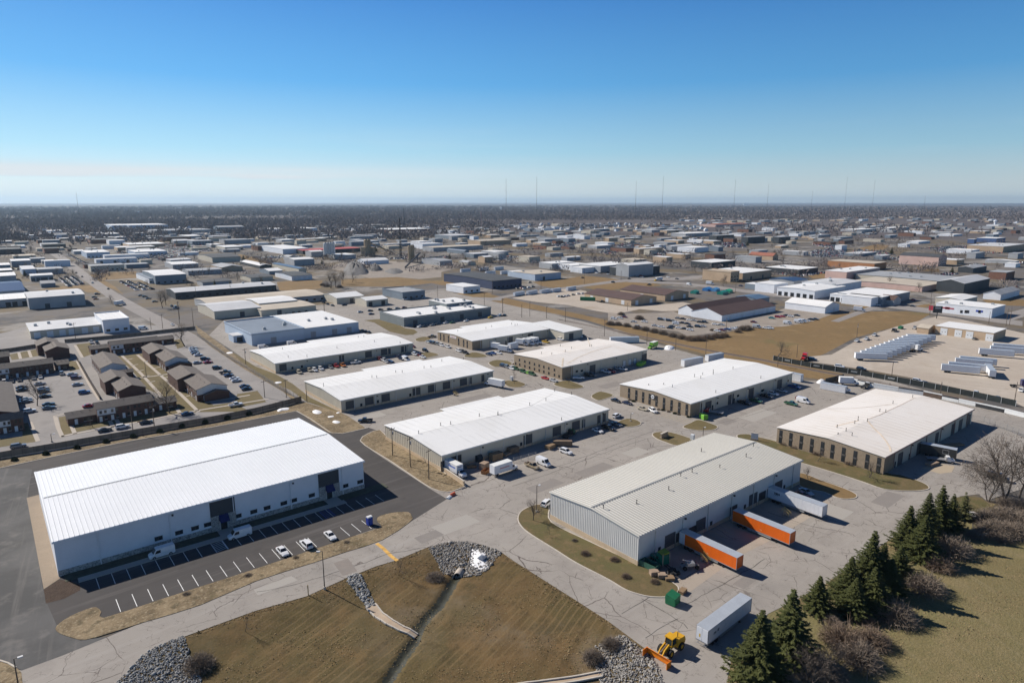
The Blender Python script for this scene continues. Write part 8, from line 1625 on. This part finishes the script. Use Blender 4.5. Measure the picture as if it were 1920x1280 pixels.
for i, (x, y) in enumerate(((1240, 800), (1425, 785), (1575, 778), (1640, 820), (1490, 825))): p = at('C', x, y); dry_box(f'white trailer box, {ORD[i]} of the group behind the black roofed blue building', p, U + .1, 15, 4)
for i, x in enumerate((70, 200, 330, 440, 590)): p = at('D', x, 1040 - x * .1); dry_box(f'white trailer box, {ORD[i]} from the left along the middle road', p, NV * .12, 14, 3.2)
cars('D', '500,1050,ks 530,1045,ws 560,1040,ws 610,1030,es 665,1022,ws 710,1020,ws 470,1048,ws', U, 'before the twin brown sheds', 'cars along the middle road', False); cars('D', '845,812,ws 885,815,ks 945,800,ks 960,825,ss 1025,832,ks 1235,845,ss 1290,840,rs 1300,855,ws 1420,842,gs 1560,855,ws 1650,872,ks', V, 'around the charcoal building', 'cars along the middle road', False)
cars('D', '180,908,ns 60,968,ks 100,965,rs 125,970,ws 170,958,ws 210,952,ks', U, 'beside the dark blue fronted building', 'cars along the middle road', False); cars('C', '30,1135,ks 640,1078,ws 710,1070,ks 790,1060,ws 830,1060,ws 390,1180,ks 480,1175,ks 560,1168,gs 630,1160,ms 190,1205,ss 290,1192,ks 300,1225,ns', U, 'near the white gabled pair and the grey office', 'cars along the middle road', False)
cars('B', '1060,1225,su 1145,1218,ks 1230,1215,ks 1285,1208,ks 1360,1203,ks 1530,1110,ku 1570,1125,ks 1620,1140,ks 50,1165,gv 10,1145,ks', V, 'around the white gabled warehouse', 'cars along the middle road', False)
cars('3', '80,225,ks 115,228,ws 150,225,ks 215,215,gs 255,208,ks 320,198,ws 375,195,Gs 485,182,ws 680,155,yu 750,140,wu 790,138,ks', NU + .3, 'along the shaded front of the teal plant', 'cars at the teal plant', False)
cars('A', '975,1025,ku 945,1055,ks 960,1075,os 1410,1040,ks 1450,1050,ks 1485,1070,ks 1550,1100,ks', U, 'at the long street corner lots', 'cars along the middle road', False)
# ------------------------------------------------------------------ filler of the far town: small buildings, trees, car lots; then the woods
def free(x, y, m=0):
 for a, b, c, d in RECTS:
  if a - m < x < c + m and b - m < y < d + m: return False
 return True
def scr(x, y, z=0):
 """world to photo pixel"""
 r = x * CH - y * SH; f = x * SH + y * CH; u = z - CAMH
 fw = f * CP - u * SP; up = f * SP + u * CP
 return 960 + FPX * r / fw, 640 - FPX * up / fw
ZN = ((0, 480, 'left'), (480, 900, 'left of centre'), (900, 1300, 'right of centre'), (1300, 1920, 'right'))
def zone(x): return next((n for a, b, n in ZN if a <= x < b), 'right')
PIX = [('w', 'w', 'white'), ('w', 'g', 'white roofed grey'), ('g', 'g', 'grey'), ('t', 'e', 'beige'), ('d', 'b', 'dark brick'), ('l', 's', 'blue grey'), ('w', 't', 'white roofed tan')]
r8 = random.Random(5); made = 0; FAR = {}
BMESH = {}
def simple(label, name, cat, p, w, d, h, rf, wm, r, rz, group, axis='x'):
 key = (round(w), round(d), round(h), rf, wm, axis)
 if label is None:                                                # beyond the three hundred that show largest: one mass
  m = FAR.setdefault((rf, wm), MB()); q = MB(); gable(q, w, d, h, .05, axis); m.add([(x + p.x, y + p.y, z) for x, y, z in q.v], q.f, 0)
  q = MB(); q.box(-.2, w + .2, -.2, d + .2, h + .06, h + .3); m.add([(x + p.x, y + p.y, z) for x, y, z in q.v], q.f, 1); RECTS.append((p.x - 6, p.y - 6, p.x + w + 6, p.y + d + 6)); return
 if key not in BMESH:
  m = MB(); gable(m, w, d, h, max(r, .05), axis); a = m.mesh('wall', [WM[wm]]); m = MB()
  gable_roof(m, w, d, h, r, axis, .3, .25) if r > .1 else m.box(-.2, w + .2, -.2, d + .2, h + .06, h + .3)
  BMESH[key] = (a, m.mesh('roof', [RM[rf]]))
 o = thing(name, label, cat, (p.x, p.y, -.05), rz, group); obj('wall', BMESH[key][0], o); obj('roof', BMESH[key][1], o); RECTS.append((p.x - 6, p.y - 6, p.x + w + 6, p.y + d + 6))
for _ in range(9000):
 if made >= 520: break
 X = r8.uniform(-10, 1930); lim = 402 if X > 1250 else 424 if X > 560 else 440
 Y = lim + (r8.random() ** 1.5) * (505 - lim); Y = max(Y, lim + (505 - lim) * .12) if made <= 185 else lim + (Y - lim) * .55; p = at('p', X, Y)
 if Y > 470 and 640 < X < 820: continue
 w = r8.choice((14, 20, 28, 40, 60)); d = r8.choice((12, 16, 24, 36)); h = r8.choice((4, 5, 6, 8))
 if not free(p.x + w / 2, p.y + d / 2, max(w, d) * .55) or not free(p.x, p.y, 8): continue
 rf, wm, cn_ = r8.choice(PIX); big = 'long low' if w >= 40 else 'small'
 near = 'near the lots' if Y > 465 else 'among the far shops' if Y > 435 else 'before the far woods'
 simple(None if made > 185 else f'{big} {cn_} building {near} in the {zone(X)} background', 'building', 'building', p, w, d, h, rf, wm, r8.choice((0, 0, 1.2)), 0, f'{big} {cn_} buildings {near}, {zone(X)}'); made += 1
made = 0
for _ in range(900):
 if made >= 90: break
 X, Y = r8.uniform(930, 1330), r8.uniform(420, 434)
 if made > 60: X, Y = r8.uniform(0, 420), r8.uniform(428, 448)
 p = at('p', X, Y)
 if not free(p.x, p.y, 14): continue
 rf, wm = r8.choice((('g', 'w'), ('d', 'w'), ('w', 'w'), ('b', 'e'), ('l', 'u')))
 simple(f'small pale gabled house among the bare trees at the woods edge, {zone(X)}', 'house', 'house', p, 10, 8, 5, rf, wm, 3, r8.choice((0, .5, -.5)), f'small houses at the woods edge, {zone(X)}', r8.choice('xy')); made += 1
for i, (X, Y) in enumerate(((1395, 384.6), (1540, 392), (1025, 394), (985, 396), (1290, 398), (1330, 396.5), (1500, 397), (1460, 399), (60, 392), (210, 397), (330, 391), (480, 394), (250, 398), (700, 402), (875, 395), (1700, 392), (1800, 401), (1240, 399), (560, 398), (1620, 404), (1750, 404), (1850, 399), (30, 399), (160, 398))):
 p = at('p', X, Y); D_ = p.length; simple(f'pale roof far off in the woods, {ORD[i % 20]} noticed from the {"centre" if i < 20 else "edge"}', 'distant_building', 'building', p, max(40, D_ * .012), 40, max(9, D_ * .0011), 'w', 'w', 0, 0, 'pale roofs in the far woods')
def in_road(x, y):
 X, Y = scr(x, y); return 0 < X < 420 and abs((X - 85) - (Y - 470) * 1.42) < 14 and Y > 462
def far_mass():
 V, F, M, mats = [], [], [], []
 for (rf, wm), m in FAR.items():
  o = len(V); V += m.v; F += [tuple(i + o for i in f) for f in m.f]; b = len(mats); mats += [WM[wm], RM[rf]]; M += [b + i for i in m.m]
 q = MB(); q.v, q.f, q.m = V, F, M; tag(q.build('distant_buildings', mats), kind='stuff')
# single leafless trees through the town
made = 0
for _ in range(2500):
 if made >= 270: break
 X = r8.uniform(0, 1920); Y = 432 + 120 * r8.random() ** 2.2; p = at('p', X, Y)
 if not free(p.x, p.y) or in_road(p.x, p.y) or (Y > 500 and 560 < X < 1300): continue
 h = r8.uniform(8, 15); v = r8.choice((0, 3, 3)); ev = r8.random() < .12
 if Y > 500: h = min(h, 10)
 pl = 'between the buildings' if Y < 470 else 'beside the lots'
 o = thing('evergreen_tree' if ev else 'bare_tree', (f'dark evergreen standing {pl} in the {zone(X)} background' if ev else f'leafless tree standing {pl} in the {zone(X)} background'), 'tree', (p.x, p.y, -.05), r8.uniform(0, 6), (f'evergreens {pl}, {zone(X)}' if ev else f'leafless trees {pl}, {zone(X)}'))
 if ev: obj('trunk', TRUNK_ME, o, (0, 0, 0), 0, (h * .8,) * 3); obj('crown', SPR[2], o, (0, 0, 0), 0, (h * 1.1, h * 1.1, h * .8))
 else: obj('trunk', BARE[v][0], o, (0, 0, 0), 0, (h, h, h)); obj('crown', BARE[v][1], o, (0, 0, 0), 0, (h, h, h))
 made += 1
far_mass()
# crowded far car lots: too many to count
def lot_mass(areas):
 bodies, cab = [], []; pal = ['white', 'silver', 'grey', 'black', 'navy', 'red', 'white', 'black', 'silver']
 bx = np.array([[-1, -1, 0], [1, -1, 0], [1, 1, 0], [-1, 1, 0], [-1, -1, 1], [1, -1, 1], [1, 1, 1], [-1, 1, 1]], float); bf = np.array([(0, 1, 5, 4), (1, 2, 6, 5), (2, 3, 7, 6), (3, 0, 4, 7), (4, 5, 6, 7)])
 V, F, M = [], [], []; n = 0
 for k, L, rows, den in areas:
  P = pts(k, L, 0) if k else L; xs = [p.x for p in P]; ys = [p.y for p in P]; x = min(xs)
  while x < max(xs):
   y = min(ys)
   while y < max(ys):
    if r8.random() < den and inside(P, np.array([x]), np.array([y]))[0] and free(x, y, -3):
     c = r8.randrange(len(pal)); jx, jy = r8.uniform(-.4, .4), r8.uniform(-.3, .3)
     for (sx, sy, z0, sz, mi, ox) in ((2.25, .9, .3, .7, c, 0), (1.3, .75, 1.0, .5, 9, -.2)):
      V.append(bx * np.array([sx, sy, sz]) * np.where(bx[:, 2:] > .5, np.array([[.88, .9, 1]]), 1) + np.array([x + jx + ox, y + jy, z0 - .05])); F.append(bf + n); M += [mi] * 5; n += 8
    y += 2.9
   x += 6.2 if int((x - min(xs)) / 6.2) % 3 else 11
 tag(obj('parked_cars', fast_mesh('parked_cars', np.concatenate(V), np.concatenate(F), [PAINT[c] for c in pal] + [CARGLASS], M)), kind='stuff')
extra = []
for _ in range(90):
 X, Y = r8.uniform(-20, 1920), r8.uniform(438, 520); q = at('p', X, Y); a, b = r8.choice((25, 40, 60)), r8.choice((14, 20, 30))
 if free(q.x, q.y, 6) and not in_road(q.x, q.y) and not (Y > 490 and 480 < X < 1500): extra.append((None, [q + Vector((0, 0, 0)), q + Vector((a, 0, 0)), q + Vector((a, b, 0)), q + Vector((0, b, 0))], 0, r8.uniform(.35, .8)))
lot_mass(extra + [('B', [(-160, 540), (60, 520), (330, 530), (430, 590), (300, 600), (170, 640), (-60, 660), (-200, 620)], 0, .75), ('F', [(740, 560), (920, 545), (1300, 545), (1420, 590), (1240, 620), (900, 610)], 0, .75), ('E', [(1280, 590), (1480, 560), (1640, 590), (1600, 650), (1380, 655), (1270, 640)], 0, .7), ('E', [(1320, 500), (1480, 510), (1600, 560), (1450, 555), (1300, 530)], 0, .55),
          ('D', [(360, 470), (560, 460), (700, 520), (640, 560), (420, 560), (300, 520)], 0, .5), ('D', [(880, 600), (1000, 540), (1180, 500), (1320, 520), (1240, 560), (1050, 600), (940, 630)], 0, .6), ('D', [(1380, 590), (1560, 560), (1700, 590), (1700, 640), (1440, 640)], 0, .6), ('A', [(1110, 610), (1200, 590), (1280, 620), (1700, 640), (1700, 690), (1360, 690), (1330, 650)], 0, .55), ('A', [(640, 640), (700, 630), (880, 720), (830, 745), (760, 720)], 0, .55),
          ('A', [(560, 880), (620, 850), (760, 850), (830, 920), (700, 950), (560, 945)], 0, .7), ('C', [(1330, 620), (1500, 600), (1700, 640), (1700, 690), (1400, 680)], 0, .6), ('A', [(1120, 880), (1250, 890), (1480, 920), (1540, 990), (1400, 1000), (1250, 960), (1100, 910)], 0, .4), ('E', [(160, 490), (330, 500), (640, 510), (640, 560), (300, 550), (80, 520)], 0, .45), ('F', [(0, 570), (300, 590), (430, 640), (120, 640), (0, 620)], 0, .3), ('C', [(0, 410), (330, 425), (620, 430), (560, 470), (0, 455)], 0, .45)])
# low scatter of yard clutter, hedges and rubble between the far lots, as one uncountable mass
def woods():
 N = 60000; inv = nr.uniform(1 / 14000, 1 / 1550, N); D_ = 1 / inv; th = nr.uniform(-.74, .72, N)
 X = D_ * np.sin(th + HEAD); Y = D_ * np.cos(th + HEAD)
 ns = np.sin(X * .0031 + 1.7 * np.sin(Y * .0023)) + np.sin(Y * .0041 + X * .0017) + .8 * np.sin((X + Y) * .0009 + 1) + nr.normal(0, .5, N)
 sx = np.tan(th)                                                        # left .. right
 start = np.where(sx < -.30, 1650, np.where(sx < .25, 2150, 3300)); full = start * 1.12
 keep = (D_ > start) & ((D_ > full) | (nr.rand(N) < .5)) & ((ns > -1.15) | (D_ > 5200))
 side = (D_ < start) & (ns > (1.25 if True else 0)) & (D_ > 1550); keep |= side & (nr.rand(N) < .5)
 rc = np.array(RECTS); idx = np.where(keep)[0]; ok = np.ones(len(idx), bool)
 far_rc = rc[np.hypot(rc[:, 0], rc[:, 1]) > 1300]
 for a, b, c, d in far_rc: ok &= ~((X[idx] > a - 10) & (X[idx] < c + 10) & (Y[idx] > b - 45) & (Y[idx] < d + 10))
 idx = idx[ok]; X, Y, D_ = X[idx], Y[idx], D_[idx]; n = len(X); q = 14
 H = nr.uniform(11, 19, n); R = H * nr.uniform(.32, .5, n) * np.clip(D_ / 3200, 1, 3)
 a = nr.uniform(0, 6.28, (n, q)); s = nr.uniform(0, 1, (n, q)) ** .5; zz = nr.uniform(.12, 1, (n, q)); rad = R[:, None] * s * np.sqrt(np.clip(1 - (zz - .45) ** 2 / .36, .08, 1))
 C = np.stack([X[:, None] + np.cos(a) * rad, Y[:, None] + np.sin(a) * rad, zz * H[:, None]], -1).reshape(-1, 3)
 up = unit(np.stack([np.cos(a) * .5, np.sin(a) * .5, nr.uniform(.2, 1.2, (n, q))], -1).reshape(-1, 3) + nr.normal(0, .25, (n * q, 3))); N_ = unit(np.cross(up, nr.normal(0, 1, up.shape)))
 sz = np.repeat(H * np.clip(D_ / 3200, 1, 2.6), q); Vv, F = quads(C - up * sz[:, None] * .12, up, N_, sz * nr.uniform(.2, .4, n * q), sz * nr.uniform(.10, .22, n * q))
 tag(obj('woods', fast_mesh('woods', Vv, F, [WOODT])), kind='stuff')
woods()
def scrub():
 N = 95000; D_ = 1 / nr.uniform(1 / 2300, 1 / 520, N); th = nr.uniform(-.74, .72, N); X = D_ * np.sin(th + HEAD); Y = D_ * np.cos(th + HEAD)
 line = np.minimum(np.abs(np.sin(X * .031 + .6 * np.sin(Y * .011))), np.abs(np.sin(Y * .027 + .7 * np.sin(X * .009)))); patch = np.sin(X * .008 + 2) + np.sin(Y * .0071 + X * .004)
 keep = (line < .13) & (patch > -.4) & (nr.rand(N) < .8) & (D_ > 820); idx = np.where(keep)[0]; ok = np.ones(len(idx), bool)
 for a, b, c, d in RECTS: ok &= ~((X[idx] > a - 2) & (X[idx] < c + 2) & (Y[idx] > b - 14) & (Y[idx] < d + 2))
 idx = idx[ok]; X, Y = X[idx], Y[idx]; rr = X * CH - Y * SH; ff = X * SH + Y * CH; fw = ff * CP + CAMH * SP; sx = 960 + FPX * rr / fw; sy = 640 - FPX * (ff * SP - CAMH * CP) / fw
 bad = (sx < 430) & (np.abs((sx - 85) - (sy - 470) * 1.42) < 16); X, Y = X[~bad], Y[~bad]; n = len(X); q = 24; H = np.where(nr.rand(n) < .3, nr.uniform(5, 11, n), nr.uniform(1.2, 4, n)); a = nr.uniform(0, 6.28, (n, q)); s = nr.uniform(0, 1, (n, q)) ** .5
 C = np.stack([X[:, None] + np.cos(a) * s * H[:, None] * .8, Y[:, None] + np.sin(a) * s * H[:, None] * .8, nr.uniform(0, .7, (n, q)) * H[:, None]], -1).reshape(-1, 3); up = unit(np.stack([np.cos(a) * .6, np.sin(a) * .6, nr.uniform(.3, 1.1, (n, q))], -1).reshape(-1, 3)); N_ = unit(np.cross(up, nr.normal(0, 1, up.shape)))
 sz = np.repeat(H, q); Vv, F = quads(C, up, N_, sz * .3, sz * .085); tag(obj('undergrowth', fast_mesh('undergrowth', Vv, F, [WOODT])), kind='stuff')
scrub()
# the air
m = MB(); m.box(-2000, 32000, -8000, 36000, -3.0, 268); hz = m.build('haze', bpy.data.materials.new('haze_air')); tag(hz, kind='stuff')
hm = hz.data.materials[0]; hm.use_nodes = True; hn = hm.node_tree.nodes; hn.remove(hn['Principled BSDF'])
pv = hn.new('ShaderNodeVolumePrincipled'); pv.inputs['Color'].default_value = (.58, .78, .97, 1); pv.inputs['Density'].default_value = 3.5e-5; pv.inputs['Anisotropy'].default_value = .3
hm.node_tree.links.new(pv.outputs[0], hn['Material Output'].inputs['Volume'])
